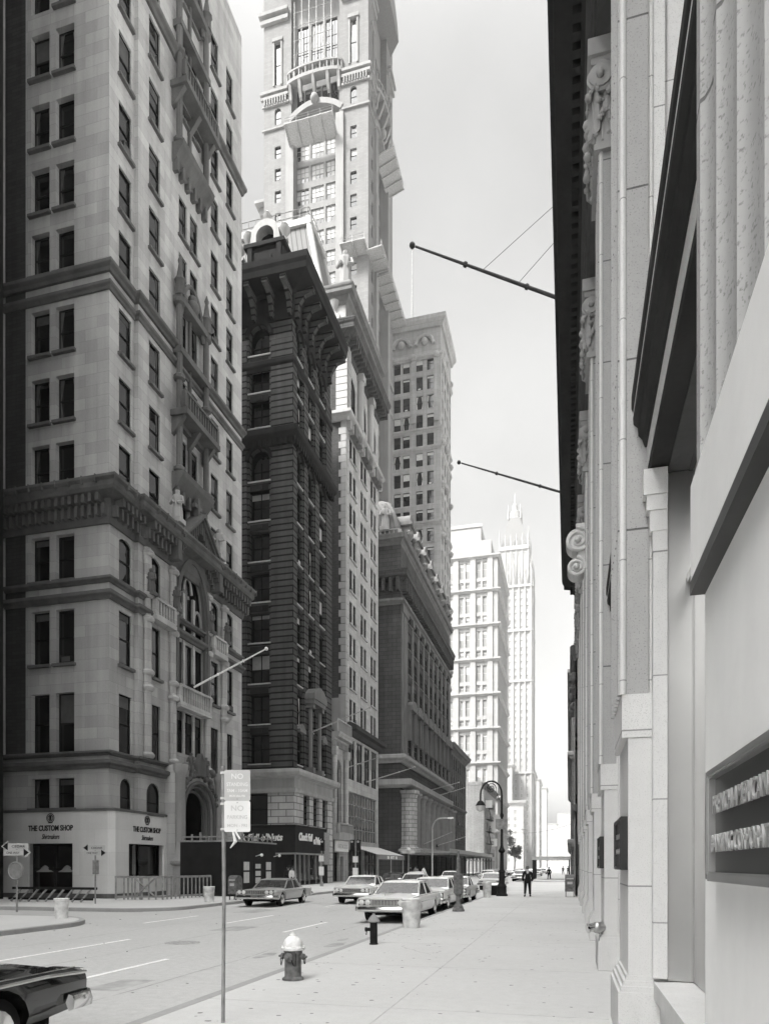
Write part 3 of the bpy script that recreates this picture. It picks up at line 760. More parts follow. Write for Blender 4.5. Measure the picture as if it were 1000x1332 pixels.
# base: pale rusticated piers, entablature, shop front
mb = MB()
for u0, u1, z0 in ((0, 2.05, 5.45), (3.6, 4.65, 5.45), (6.2, 7.25, 5.45), (8.75, wE, 0)):
    mb = MB(); mb.fbox(fE, u0, u1, z0, 8.35, 0, .28)
    if u0 == 0: mb.fbox(fS, wS - 2.25, wS + .28, 5.45, 8.35, 0, .28)
    mb.build('base_pier', M['pale_rusticated'], B2)
mb = MB(); mb.fbox(fS, wS - 12, wS - 8.6, 0, 8.35, 0, .28); mb.build('base_pier', M['pale_rusticated'], B2)
mb = MB(); mb.sweep(pth, [(-.05, 8.35), (.42, 8.35), (.5, 8.6), (.5, 8.75), (.34, 8.8), (.34, 9.6), (.5, 9.75), (1.0, 9.85), (1.1, 10.1), (1.1, 10.35), (.3, 10.5), (-.05, 10.5)])
mb.build('base_cornice', M['pale_trim'], B2)
mb = MB(); mb.sweep([(-9, -.3), (.34, -.3), (.34, 8.0)], [(-.3, 2.95), (.1, 2.95), (.1, 5.3), (.16, 5.35), (.16, 5.45), (-.3, 5.45)])
mb.build('shop_fascia', M['hoarding_paint'], B2)
mb = MB(); mb.sweep([(-9, -.28), (.33, -.28), (.33, 8.0)], [(-.2, 2.8), (.14, 2.8), (.14, 2.95), (-.2, 2.95)])
for u in (.1, 1.2, 2.4, 3.5, 5.4, 6.6): mb.fbox(fE, u, u + .1, .05, 2.8, .1, .3)
mb.build('shop_mullions', M['steel_dull'], B2)
mb = MB(); mb.fbox(fE, .0, 6.7, .4, 2.8, .1, .16); mb.fbox(fS, wS - 9, wS, .4, 2.8, .1, .16); mb.build('shop_window', M['glass'], B2)
mb = MB(); mb.fbox(fE, .0, 6.7, 0, .4, .08, .22); mb.fbox(fS, wS - 9, wS, 0, .4, .08, .22); mb.fbox(fE, 6.7, 8.7, 0, 2.8, .1, .3); mb.build('stall_riser', M['wood_dark'], B2)
mb = MB(); mb.fbox(fE, 7.2, 8.7, 1.9, 5.1, .3, .5); mb.build('side_panel', M['iron_pole'], B2)
t = thing('shop_sign', 'big pale slanted shop script on the dark fascia facing the avenue', 'sign', (-24 + .46, 59 + 3.7, 3.35), group='nut shop lettering')
lettering('Chock Full', .95, M['sign_white'], t, (0, -1.6, .75), 'E', 3.4, bold=.03, shear=.2, depth=.04)
lettering("o'Nuts", .95, M['sign_white'], t, (0, 1.7, .5), 'E', 2.5, bold=.03, shear=.2, depth=.04)
t = thing('shop_sign', 'pale slanted shop script on the dark fascia above the hoarding', 'sign', (-24 - 3.6, 59 - .42, 3.35), group='nut shop lettering')
lettering("Chock Full o'Nuts", .85, M['sign_white'], t, (0, 0, .7), 'S', 5.6, bold=.03, shear=.2, depth=.04)
# window shrine with pediment half way up the avenue front
mb = MB()
for u in (3.3, 5.75): mb.tube([fE(u, 11.0, .5), fE(u, 16.6, .5)], .2, 8); mb.fbox(fE, u - .3, u + .3, 16.6, 17.0, .1, .9); mb.fbox(fE, u - .3, u + .3, 10.5, 11.0, .1, .9)
mb.fbox(fE, 2.9, 6.2, 17.0, 17.4, 0, 1.0); q, sp = arch_pts(2.8, 6.3, 18.7, 'low', 10); mb.prism([(2.8, 17.4)] + q + [(6.3, 17.4)], lambda p, q_, a: fE(p, q_, a), 0, 1.1)
mb.build('aedicule', M['base_trim'], B2)
for u in (1.45, 7.45):
    mb = MB(); mb.fbox(fE, u - .7, u + .7, 13.95, 14.2, 0, .5); mb.prism([(u - .8, 14.2), (u + .8, 14.2), (u, 14.75)], lambda p, q, a: fE(p, q, a), 0, .5); mb.build('window_hood', M['base_trim'], B2)

# ---------------------------------------------------------------- little arcaded building in the gap
BS = thing('arcaded_building', 'narrow low stone building with tall arch and balustraded roof, squeezed beside the dark one', 'building', (-24, 69.5, 0))
fS, fE = fmap('S', -14, 0), fmap('E', 0, 0); mb = MB()
ops = [(1.2, 3.7, 5.8, 13.2, 'round')]
facade(mb, fE, 5.0, 0, 16.0, ops + [(.6, 2.9, .1, 3.2), (3.2, 4.3, .1, 2.8)], .5); shell(mb, 14, 5.0, 16.0)
mb.build('wall', M['limestone'], BS)
windows(BS, fE, ops, .5, 'pair', mats)
link('shop_window', win_mesh(2.3, 3.1, None, 'pair', 0, mats), BS, fE(1.75, .1, -.3), PI / 2); link('door', win_mesh(1.1, 2.7, None, 'shop', 0, mats), BS, fE(3.75, .1, -.3), PI / 2)
mb = MB(); mb.sweep([(-.0, 0), (0, 5.0)], cornice_profile(14.6, 15.8, 1.0)); blocks(mb, fE, .2, 4.8, .45, .18, 14.4, 14.95, 0, .35); mb.build('cornice', M['pale_trim'], BS)
mb = MB(); baluster_rail(mb, fE, .1, 4.9, 15.8, 17.2, .7, .4); mb.build('balustrade', M['pale_trim'], BS)
mb = MB()
for u in (.45, 4.5): mb.tube([fE(u, 5.8, .25), fE(u, 13.4, .25)], .3, 10); mb.fbox(fE, u - .42, u + .42, 13.4, 14.3, 0, .6); mb.fbox(fE, u - .42, u + .42, 5.2, 5.8, 0, .6)
mb.build('pilaster', M['limestone'], BS)
mb = MB(); mb.fbox(fE, 0, 5, 4.5, 5.2, 0, 1.0); baluster_rail(mb, fE, .2, 4.8, 5.2, 6.3, .85, .4); mb.build('balcony', M['pale_trim'], BS)
mb = MB(); mb.box(-14, 0, 0, 5, 15.9, 16.1); mb.build('roof', M['dark_trim'], BS)
t = thing('shop_sign', 'white board with pale grey capitals under the little balcony', 'sign', (-23.6, 72, 3.3))
mb = MB(); mb.box(-.1, .1, -2.1, 2.1, 0, 1.15); mb.build('board', M['sign_white'], t)
lettering("NEDICK'S", .6, M['sign_grey'], t, (.12, 0, .35), 'E', 3.4, bold=.02)

# ---------------------------------------------------------------- pale narrow tower with quoins and the ribbed roof behind
B3 = thing('quoined_building', 'tall narrow pale building with quoins, brick side wall and big ribbed mansard', 'building', (-24, 74.5, 0))
wS, wE, H3 = 30.0, 13.9, 60.5
fS, fE = fmap('S', -wS, 0), fmap('E', 0, 0)
cols = []
for a in (1.5, 5.9, 10.3): cols += [(a, a + 1.05), (a + 1.4, a + 2.45)]
rows = [(18.2 + 3.7 * k, 20.7 + 3.7 * k) for k in range(9)]
opE = grid(cols, rows) + grid([(1.6, 3.9), (6.0, 8.3), (10.4, 12.7)], [(52.6, 57.6, 'round')])
opB = grid([(1.0, 3.4), (4.2, 6.6), (7.4, 9.8), (10.6, 13.0)], [(11.6, 16.2)]) + [(1.0, 12.9, 4.6, 10.2)]
shopw = [(1.0, 6.4, .4, 3.6), (7.4, 12.9, .4, 3.6)]
mb = MB(); facade(mb, fE, wE, 0, H3, opE + opB + shopw, .2); mb.build('wall', M['limestone'], B3)
mb = MB(); facade(mb, fS, wS, 0, H3, [], .3); shell(mb, wS, wE, H3); mb.build('side_wall', M['common_brick'], B3)
mb = MB(); mb.fbox(fS, wS - 2.0, wS - .05, 16.2, 20.5, 0, .05); mb.build('painted_patch', M['pale_trim'], B3)
windows(B3, fE, opE, .2, 'sash', [M['sash_dark'], M['glass'], M['blind']], sill=M['pale_trim'], limit=60, seed=31)
windows(B3, fE, opB[:4], .2, 'pair', mats, seed=32)
mb = MB(); win_geo(mb, 11.9, 5.6, None, 'plain', 0, None)
for k in range(1, 10): mb.box(-5.95 + 1.19 * k - .05, -5.95 + 1.19 * k + .05, -.02, .06, .08, 5.5, 0)
for k in range(1, 4): mb.box(-5.9, 5.9, -.01, .065, 1.4 * k - .05, 1.4 * k + .05, 0)
mb.build('studio_window', [M['steel_dull'], M['glass'], M['blind']], B3, fE(6.95, 4.6, -.12), PI / 2)
for w_ in shopw: link('shop_window', win_mesh(w_[1] - w_[0], 3.2, None, 'multi', 0, mats), B3, fE((w_[0] + w_[1]) / 2, .4, -.12), PI / 2)
mb = MB(); k = 0; z = 17.8
while z < 51:
    w = .95 if k % 2 else .62
    mb.fbox(fE, 0, w, z, z + .72, 0, .1); mb.fbox(fS, wS - w * .8, wS + .1, z, z + .72, 0, .1); z += .78; k += 1
while z < 60:
    mb.fbox(fE, -.15, 1.2, z, z + .7, 0, .3); mb.fbox(fS, wS - 1.0, wS + .3, z, z + .7, 0, .3); z += .78
mb.build('quoins', M['pale_trim'], B3)
mb = MB(); mb.sweep([(-1.6, 0), (0, 0), (0, wE)], band_profile(51.2, 52.1, .9)); blocks(mb, fE, .3, wE - .3, .9, .4, 50.4, 51.3, 0, .6)
mb.build('string_course', M['pale_trim'], B3)
for u in (3.9, 8.3):
    mb = MB(); mb.tube([fE(u + 1.05, 52.1, .25), fE(u + 1.05, 59.3, .25)], .45, 12); mb.fbox(fE, u + .5, u + 1.6, 58.6, 59.4, 0, .8); mb.fbox(fE, u + .5, u + 1.6, 52.1, 52.7, 0, .8); mb.build('column', M['pale_trim'], B3)
for u in (2.75, 7.15, 11.55):
    mb = MB(); mb.fbox(fE, u - 1.3, u + 1.3, 50.3, 52.3, .1, .8); q, sp = arch_pts(u - 1.2, u + 1.2, 51.6, 'low'); mb.ball(fE(u, 50.6, .7), .45, 6); mb.build('window_hood', M['base_trim'], B3)
mb = MB(); mb.sweep([(-2.6, 0), (0, 0), (0, wE)], cornice_profile(59.2, 61.4, 1.7)); blocks(mb, fE, .2, wE - .2, .7, .3, 59.6, 60.4, .3, 1.3); mb.build('cornice', M['base_stone'], B3)
mb = MB(); mb.box(-3.2, 0, .3, wE, 61.3, 65.0); mb.box(-2.2, -.2, .6, 6, 65.0, 66.6); mb.build('attic', M['limestone'], B3)
mb = MB(); mb.sweep([(-3.2, .3), (0, .3), (0, wE)], cornice_profile(64.4, 66.0, 1.1)); mb.build('attic_cornice', M['base_trim'], B3)
mb = MB(); facade(mb, fE, wE, 61.4, 64.4, grid([(1.2 + 2.2 * k, 2.3 + 2.2 * k) for k in range(6)], [(62.0, 64.0)]), .1, n0=.05); mb.build('attic_front', M['base_trim'], B3)
mb = MB(); statue(mb, (-.3, 1.0, 66.4), 4.6); mb.build('statue', M['tower_stone'], B3)
for p, h in (((-1.4, .4, 61.4), 4.2), ((-2.4, -.6, 61.4), 3.2), ((-.4, 6, 66), 2.2)):
    mb = MB(); mb.box(p[0] - .7, p[0] + .7, p[1] - .5, p[1] + .7, p[2], p[2] + h * .45); urn(mb, (p[0], p[1], p[2] + h * .45), h * .6); mb.build('urn', M['pale_trim'], B3)
mb = MB(); mb.sweep([(0, .6), (0, wE)], [(-.05, 16.5), (.3, 16.6), (.6, 17.0), (1.1, 17.1), (1.2, 17.5), (.4, 17.9), (-.05, 17.9)]); mb.build('base_cornice', M['dark_cornice'], B3)
mb = MB(); mb.fbox(fE, .4, 13.2, 3.9, 4.55, 0, .25); mb.build('shop_fascia', M['pale_trim'], B3)
# ribbed mansard standing behind the avenue front
mb = MB(); a = [(-34, 2.5, 61.5), (-2.4, 2.5, 61.5), (-2.4, 13.5, 61.5), (-34, 13.5, 61.5)]; b = [(-30, 6.0, 80), (-6.6, 6.0, 80), (-6.6, 11, 80), (-30, 11, 80)]
mb.hexa(a + b); o = mb.build('mansard_roof', M['roof_metal'], B3)
mb = MB(); mb.tube([a[1], b[1]], .35, 8); mb.tube([a[2], b[2]], .3, 8); mb.box(-30.4, -6.2, 5.6, 11.4, 79.7, 80.5); mb.build('ridge_trim', M['pale_trim'], o)
mb = MB()
for k in range(25):
    x = -30 + k * .97; mb.tube([(x, 5.8, 80.4), (x, 5.8, 81.8)], .06, 5)
for z in (81.0, 81.8): mb.tube([(-30, 5.8, z), (-6.5, 5.8, z)], .06, 5); mb.tube([(-6.5, 5.8, z), (-6.5, 11, z)], .06, 5)
mb.build('roof_cresting', M['tower_stone'], o)
mb = MB(); mb.box(-wS, -3, .2, wE, 60.3, 61.6); mb.build('roof', M['dark_trim'], B3)
# ---------------------------------------------------------------- the great slender tower, set back from the avenue
BT = thing('slender_tower', 'soaring pale brick tower with bowed galleries and protective platforms, tallest on the left', 'building', (-34.4, 120, 0))
wS, wE, HT = 20.0, 17.6, 166.0
fS, fE = fmap('S', -wS, 0), fmap('E', 0, 0)
Z0 = 60.0
tm = [M['sash_dark'], M['glass'], M['blind_pale']]
mb = MB(); tr = MB(); pn = MB(); opsS = []; opsE = []
lev = [66.4 + 4.08 * k for k in range(17)]                           # storeys of the shaft
for fm, w, ops in ((fS, wS, opsS), (fE, wE, opsE)):
    s = w / 20.0; pc = [(1.55 * s + .6, 2.75 * s + .6), (w - 2.75 * s - .6, w - 1.55 * s - .6)]
    a, b = 5.4 * s, w - 5.4 * s                                       # glazed middle bay
    po = grid(pc, [(z, z + 2.2) for z in lev if z < 134])
    up = grid(pc, [(145.2, 152.8)]) + grid(pc, [(137.9, 140.9, 'round')])
    ops += po + up
    facade(mb, fm, a, Z0, HT, [o for o in po + up if o[0] < a], .35); facade(mb, fm, w, Z0, HT, [o for o in po + up if o[0] > a], .35, u_start=b)
    mb.face([fm(a, Z0, 0), fm(a, HT, 0), fm(a, HT, -1.2), fm(a, Z0, -1.2)]); mb.face([fm(b, Z0, 0), fm(b, HT, 0), fm(b, HT, -1.2), fm(b, Z0, -1.2)])
    # the middle bay: a wall of glass in panels
    mid = []
    for z in lev:
        if z > 132: continue
        n = 3; cw = (b - a - .6) / n
        for k in range(n):
            mid.append((a + .3 + cw * k + .2, a + .3 + cw * (k + 1) - .2, z - .4, z + 2.5))
    mid2 = mid + [(a + 1.2, b - 1.2, 134.4, 137.0, 'low')]
    hi = [(a + .5 + (b - a - 1) * k / 5 + .15, a + .5 + (b - a - 1) * (k + 1) / 5 - .15, 140.6, 144.0) for k in range(5)] + [(a + .5 + (b - a - 1) * k / 3 + .25, a + .5 + (b - a - 1) * (k + 1) / 3 - .25, 146.2, 155.8) for k in range(3)]
    facade(pn, fm, b, Z0, HT, mid2 + hi, .3, u_start=a, n0=-1.2)
    ops.append(('mid', mid, mid2[len(mid):] + hi))
    # pale stone jambs, arch, entablatures
    for u0, u1 in ((a - .9, a + .55), (b - .55, b + .9)): tr.fbox(fm, u0, u1, Z0, 136.5, -1.2, .5)
    uc = (a + b) / 2; q, sp = arch_pts(a - .2, b + .2, 139.6, 'low', 14); q2, sp2 = arch_pts(a - .7, b + .7, 140.6, 'low', 14)
    for k in range(14): tr.hexa([fm(*q[k], -1.2), fm(*q[k + 1], -1.2), fm(*q2[k + 1], -1.2), fm(*q2[k], -1.2), fm(*q[k], .15), fm(*q[k + 1], .15), fm(*q2[k + 1], .15), fm(*q2[k], .15)])
    tr.ball(fm(uc, 140.4, .3), .8, 7)
    for z0, z1, n in ((137.0, 137.3, .3), (141.3, 141.7, .3), (142.6, 143.1, .45), (143.5, 144.0, .6), (156.5, 157.2, .5), (157.8, 158.4, .8), (91.5, 92.2, .25), (97.0, 98.0, .3)):
        tr.fbox(fm, -n if fm is fS else -.0, a - .5, z0, z1, 0, n); tr.fbox(fm, b + .5, w + (n if fm is fS else 0), z0, z1, 0, n)
    for z in (101.3,): tr.fbox(fm, a, b, z - 4.6, z - 3.4, -1.2, -.5)
    for c in pc:
        tr.fbox(fm, c[0] - .3, c[0], 145.0, 153.4, 0, .2); tr.fbox(fm, c[1], c[1] + .3, 145.0, 153.4, 0, .2); tr.fbox(fm, c[0] - .4, c[1] + .4, 153.0, 153.6, 0, .35)
    blocks(tr, fm, .3, a - 1, .5, .22, 141.5, 142.6, 0, .5); blocks(tr, fm, b + 1, w - .3, .5, .22, 141.5, 142.6, 0, .5)
shell(mb, wS, wE, HT, z0=Z0); mb.box(-wS, 0, 0, wE, HT - .4, HT - .3)
mb.build('wall', M['tower_brick'], BT); pn.build('panel_bay', M['tower_panel'], BT); tr.build('stone_dressings', M['tower_stone'], BT)
for fm, ops, lim in ((fS, opsS, 34), (fE, opsE, 16)):
    tag_, mid, rest = ops[-1]
    windows(BT, fm, ops[:-1], .35, 'sash', tm, limit=lim, seed=41)
    windows(BT, fm, mid, .3, 'panel', [M['tower_panel'], M['glass'], M['blind_pale']], limit=44 if fm is fS else 0, seed=42, n0=-1.2, rest='panel_rows')
    windows(BT, fm, rest, .3, 'multi', tm, limit=8, seed=43, n0=-1.2)
# bowed galleries on brackets
def gallery(fm, w, name='gallery'):
    a, b = 4.6 * w / 20, w - 4.6 * w / 20; uc = (a + b) / 2; hw = (b - a) / 2; m = MB()
    P = [(uc + hw * math.sin(t), 1.25 * math.cos(t) ** .8) for t in [(-.5 + k / 12) * PI * .98 for k in range(13)]]
    for z0, z1, e in ((143.7, 144.3, .25), (145.6, 145.9, .2)):
        for k in range(12):
            p, q = P[k], P[k + 1]
            m.hexa([fm(p[0], z0, 0), fm(q[0], z0, 0), fm(q[0], z0, q[1] + e), fm(p[0], z0, p[1] + e), fm(p[0], z1, 0), fm(q[0], z1, 0), fm(q[0], z1, q[1] + e), fm(p[0], z1, p[1] + e)])
    for k in range(13):
        p = P[k]; m.fbox(fm, p[0] - .1, p[0] + .1, 144.3, 145.6, p[1] - .1, p[1] + .12)
        if k % 2 == 0 and 0 < k < 12: m.prism([(0, 140.9), (.4, 141.2), (max(.5, p[1] - .2), 142.4), (p[1] + .2, 143.7), (0, 143.7)], lambda s, z, u, fm=fm: fm(u, z, s), p[0] - .26, p[0] + .26)
    m.build(name, M['tower_stone'], BT)
gallery(fS, wS); gallery(fE, wE)
# builders' protective platforms: plank decks on outriggers, tilted up at the outer edge
def platform(fm, u0, u1, z, out=3.2, tilt=1.3):
    m = MB(); m.hexa([fm(u0, z, 0), fm(u1, z, 0), fm(u1, z + tilt, out), fm(u0, z + tilt, out), fm(u0, z + .12, 0), fm(u1, z + .12, 0), fm(u1, z + tilt + .12, out), fm(u0, z + tilt + .12, out)])
    o = m.build('platform', M['wood_pale'], BT); m = MB(); n = max(2, int(round((u1 - u0) / 2.1)))
    for k in range(n + 1):
        u = u0 + (u1 - u0) * k / n
        m.tube([fm(u, z - .12, -.1), fm(u, z + tilt - .12, out + .2)], .13, 5); m.tube([fm(u, z + tilt, out), fm(u, z + tilt + 1.1, out)], .05, 4)
    m.tube([fm(u0, z + tilt + 1.0, out), fm(u1, z + tilt + 1.0, out)], .05, 4); m.tube([fm(u0, z + tilt + .55, out), fm(u1, z + tilt + .55, out)], .05, 4)
    m.build('outriggers', M['iron_pole'], o)
platform(fS, 5.3, 14.3, 132.6, 3.0, 1.6); platform(fE, 5.0, 13.4, 132.4, 3.2, 1.2)
platform(fS, 15.6, 20.0, 110.4, 2.6, .5); platform(fE, -1.0, 4.0, 110.2, 2.6, .3); platform(fE, 4.2, 17.2, 109.6, 2.8, .3)
mb = MB(); mb.fbox(fS, -2.4, 0, 125.5, 126.0, -6, -1); mb.fbox(fS, -1.8, 0, 124.0, 125.5, -5, -2); mb.build('side_balcony', M['tower_stone'], BT)
# scaffold poles in front of the upper windows
mb = MB()
for k in range(6):
    u = 6.4 + 1.4 * k; mb.tube([fS(u, 144.5, 1.0), fS(u, 158, 1.0)], .07, 5)
for k in range(5): mb.tube([fS(6.2, 146 + 2.5 * k, 1.0), fS(13.6, 146 + 2.5 * k, 1.0)], .06, 5); mb.tube([fS(6.4 + 1.4 * k, 146, 1.05), fS(7.8 + 1.4 * k, 150 if k % 2 else 153, 1.05)], .05, 4)
mb.build('scaffold', M['iron_pole'], BT)
mb = MB(); c = (-wS / 2, wE / 2)
for k, (r, z) in enumerate(((11.5, 158), (11.2, 166), (10.2, 174), (8, 182), (4, 188))): pass
mb.lathe([(13.2, 163), (13.0, 166), (12.4, 171), (10.8, 178), (7.6, 184), (4, 187), (3.4, 192), (.3, 200)], 8, c, a0=PI / 8, a1=2 * PI + PI / 8, smooth=False)
mb.build('mansard_dome', M['copper_roof'], BT)

# ---------------------------------------------------------------- its lower wing on the avenue
B4 = thing('mansard_building', 'long grey stone building with dormered mansard, pedimented windows and a columned ground floor', 'building', (-24, 101, 0))
wS, wE, H4 = 34.0, 43.5, 50.0
fS, fE = fmap('S', -wS, 0), fmap('E', 0, 0)
nb = 9; bw = (wE - 4.4) / nb
bays = [(3.6 + bw * k + .9, 3.6 + bw * (k + 1) - .9) for k in range(nb)]
rows = [(18.8, 21.6), (22.4, 25.2)] + [(27.4 + 3.9 * k, 30.1 + 3.9 * k) for k in range(4)]
opE = grid(bays, rows) + grid([(b[0] + .5, b[1] - .5) for b in bays], [(46.2, 47.8)]) + grid(bays, [(6.0, 11.6)])
mb = MB(); facade(mb, fE, wE, 0, H4, opE, .18); facade(mb, fS, wS, 0, H4, grid([(wS - 9.5, wS - 8.3)], rows), .5); shell(mb, wS, wE, H4)
mb.build('wall', M['base_stone'], B4)
windows(B4, fE, opE, .18, 'pair', mats, sill=M['base_trim'], limit=80, seed=51); windows(B4, fS, grid([(wS - 9.5, wS - 8.3)], rows), .5, 'sash', mats, limit=10)
for u in [3.6 + bw * k for k in range(nb + 1)] + [.9, 2.4]:
    mb = MB(); mb.fbox(fE, u - .55, u + .55, 18.3, 40.6, 0, .16); mb.fbox(fE, u - .7, u + .7, 39.4, 40.4, 0, .35); mb.fbox(fE, u - .65, u + .65, 18.2, 19.0, 0, .3); mb.build('pilaster', M['base_trim'], B4)
for u in (wS - 4.2, wS - 6.2): mb = MB(); mb.fbox(fS, u - .6, u + .6, 18.3, 40.6, 0, .3); mb.build('pilaster', M['base_stone'], B4)
pth = [(-wS, 0), (0, 0), (0, wE)]
mb = MB(); mb.sweep(pth, band_profile(40.4, 41.2, .7)); mb.build('string_course', M['base_trim'], B4)
mb = MB(); mb.sweep(pth, cornice_profile(43.2, 45.2, 1.3)); blocks(mb, fE, .3, wE - .3, 1.05, .42, 42.3, 44.2, 0, .95); blocks(mb, fS, wS - 10, wS - .3, 1.05, .42, 42.3, 44.2, 0, .95); mb.build('main_cornice', M['base_stone'], B4)
mb = MB(); mb.sweep(pth, cornice_profile(49.2, 50.6, .9)); mb.build('attic_cornice', M['base_trim'], B4)
mb = MB(); mb.sweep(pth, band_profile(17.0, 18.2, 1.0)); mb.build('string_course', M['pale_trim'], B4)
mb = MB(); mb.sweep([(-9, 0), (0, 0), (0, wE - 7)], [(-.1, 13.3), (.8, 13.3), (1.8, 13.5), (2.0, 13.6), (2.0, 14.4), (1.85, 14.4), (1.85, 13.75), (-.1, 13.75)])
for k in range(int(wE - 8)): mb.fbox(fE, k + .4, k + .75, 13.85, 14.2, 1.96, 2.04)
mb.build('balcony', M['pale_trim'], B4)
for b in bays:
    mb = MB(); uc = (b[0] + b[1]) / 2; w = b[1] - b[0] + 1.0
    mb.fbox(fE, uc - w / 2, uc + w / 2, 25.6, 26.0, 0, 1.0); q, sp = arch_pts(uc - w / 2, uc + w / 2, 27.2, 'low', 8); mb.prism([(uc - w / 2, 26.0)] + q + [(uc + w / 2, 26.0)], lambda p, q_, a: fE(p, q_, a), 0, .95)
    for s in (-1, 1): mb.fbox(fE, uc + s * w * .42 - .2, uc + s * w * .42 + .2, 21, 25.6, .1, .7)
    mb.build('window_pediment', M['base_trim'], B4)
for k in range(nb + 1):
    u = 2.0 + bw * k if k else 1.6; m = MB(); x, y, _ = fE(u, 0, .7)
    r = 1.45 if k == 0 else .95
    m.lathe([(r + .5, 3.6), (r + .5, 4.2), (r + .2, 4.5)] + [(r - .05 * (j % 2), 4.6 + j * .55) for j in range(14)] + [(r + .1, 12.3), (r + .35, 12.6), (r + .35, 12.95)], 16, (x, y), smooth=False)
    m.build('column', M['pale_rusticated' if k == 0 else 'column_stone'], B4)
mb = MB(); mb.fbox(fE, 0, wE, 0, 3.9, .05, .5); mb.fbox(fS, wS - 8, wS, 0, 3.9, .05, .5); mb.build('plinth', M['base_stone'], B4)
# mansard with a swelling profile, dormers and stone cresting
mb = MB(); pr = [(0, 50.5), (-.1, 52.2), (-.7, 54.6), (-1.9, 56.8), (-3.4, 58.0), (-5.2, 58.2), (-5.2, 50.5)]
mb.sweep([(-wS, .4), (-.4, .4), (-.4, wE)], pr); mb.box(-wS + 5, -5, 5, wE, 57.6, 58.1); mb.build('mansard_roof', M['roof_metal'], B4)
for k in range(7):
    u = 5.2 + 5.6 * k; m = MB()
    m.fbox(fE, u - 1.3, u + 1.3, 50.6, 53.8, -2.5, .5); m.fbox(fE, u - 1.7, u + 1.7, 53.8, 54.3, -2.5, .9); q, sp = arch_pts(u - 1.5, u + 1.5, 55.8, 'round', 10)
    m.prism([(u - 1.5, 54.3)] + q + [(u + 1.5, 54.3)], lambda p, q_, a: fE(p, q_, a), -2.0, .6)
    for s in (-1, 1): urn(m, fE(u + s * 1.7, 50.6, .5), 2.4); m.ball(fE(u + s * 1.1, 52.4, .7), .4, 5)
    o = m.build('dormer', M['base_trim'], B4); g = MB(); g.fbox(fE, u - .8, u + .8, 51.0, 53.3, .5, .56); g.build('dormer_window', M['glass'], o)
mb = MB(); baluster_rail(mb, fS, wS - 8, wS - .3, 50.6, 51.7, -.1, .7); baluster_rail(mb, fE, .3, 3.5, 50.6, 51.7, -.1, .7); statue(mb, (-2.5, .6, 51.7), 4.0); mb.build('parapet', M['pale_trim'], B4)

# ---------------------------------------------------------------- further down the west side
B5 = thing('corniced_building', 'mid-grey stone building with flat cornice, lower and beyond the mansard one', 'building', (-24, 145.2, 0))
fS, fE = fmap('S', -26, 0), fmap('E', 0, 0); wE = 23.0
cols = [(1.3 + 3.1 * k, 2.9 + 3.1 * k) for k in range(7)]; opE = grid(cols, [(3.0 + 3.9 * k, 5.6 + 3.9 * k) for k in range(6)])
mb = MB(); facade(mb, fE, wE, 0, 28.0, opE, .14); facade(mb, fS, 26, 0, 28, [], .4); shell(mb, 26, wE, 28.0); mb.box(-26, 0, 0, wE, 27.8, 27.9); mb.build('wall', M['base_stone'], B5)
windows(B5, fE, opE, .14, 'sash', mats, limit=42)
mb = MB(); mb.sweep([(-26, 0), (0, 0), (0, wE), (-4, wE)], cornice_profile(25.4, 27.4, 1.2)); mb.build('cornice', M['base_trim'], B5)
mb = MB(); mb.sweep([(-26, 0), (0, 0), (0, wE)], band_profile(14.2, 14.8, .4)); mb.build('string_course', M['base_trim'], B5)
for k in range(8): mb = MB(); mb.fbox(fE, .3 + 3.1 * k, 1.0 + 3.1 * k if k < 7 else wE, 14.8, 25.4, 0, .1); mb.build('pilaster', M['base_trim'], B5)

B6 = thing('slab_skyscraper', 'grey masonry skyscraper with arched top storeys, standing right of the slender tower', 'building', (-26.5, 148.5, 0))
wS, wE, H6 = 40.0, 13.2, 118.5
fS, fE = fmap('S', -wS, 0), fmap('E', 0, 0)
cols = [(wS - 3.0, wS - 1.5), (wS - 5.4, wS - 3.9), (wS - 8.3, wS - 6.8), (wS - 10.3, wS - 8.8), (wS - 13.2, wS - 11.7), (wS - 15.2, wS - 13.7), (wS - 18, wS - 16.5), (wS - 24, wS - 22.5)]
rows = [(38.6 + 4.1 * k, 41.5 + 4.1 * k) for k in range(18)]
cE = [(1.6 + 3.2 * k, 3.0 + 3.2 * k) for k in range(4)]
mb = MB(); facade(mb, fS, wS, 0, H6, grid(cols, rows), .35); facade(mb, fE, wE, 0, H6, grid(cE, rows), .35); shell(mb, wS, wE, H6); mb.box(-wS, 0, 0, wE, H6 - .5, H6 - .4)
mb.build('wall', M['city_stone'], B6)
windows(B6, fS, grid(cols, rows), .35, 'sash', [M['sash_dark'], M['glass'], M['curtain']], sill=M['city_stone'], limit=60, seed=61); windows(B6, fE, grid(cE, rows), .35, 'sash', tm, limit=30, seed=62)
mb = MB(); pth = [(-wS, 0), (0, 0), (0, wE)]
for z, h, n in ((117.2, 2.2, 1.3), (110.6, 1.0, .5), (95.2, .7, .4), (91.2, .8, .35), (75.0, .9, .4), (58.6, .7, .3), (42.0, .7, .3)): mb.sweep(pth, band_profile(z, z + h, n))
mb.build('string_courses', M['city_stone'], B6)
mb = MB()
for c in (wS - 3.45, wS - 8.5, wS - 14.5):
    q, sp = arch_pts(c - 1.9, c + 1.9, 115.6, 'round', 12)
    for k in range(12): mb.tube([fS(*q[k], .3), fS(*q[k + 1], .3)], .45, 6)
    mb.ball(fS(c, 114.4, .2), .8, 7); mb.fbox(fS, c - 2.4, c - 2.0, 96, 110, 0, .3)
for u in (wS - .9, wS - 5.8, wS - 11.5, wS - 17):
    mb.fbox(fS, u - .5, u + .5, 97, 110.5, 0, .5); mb.ball(fS(u, 111, .5), .7, 6)
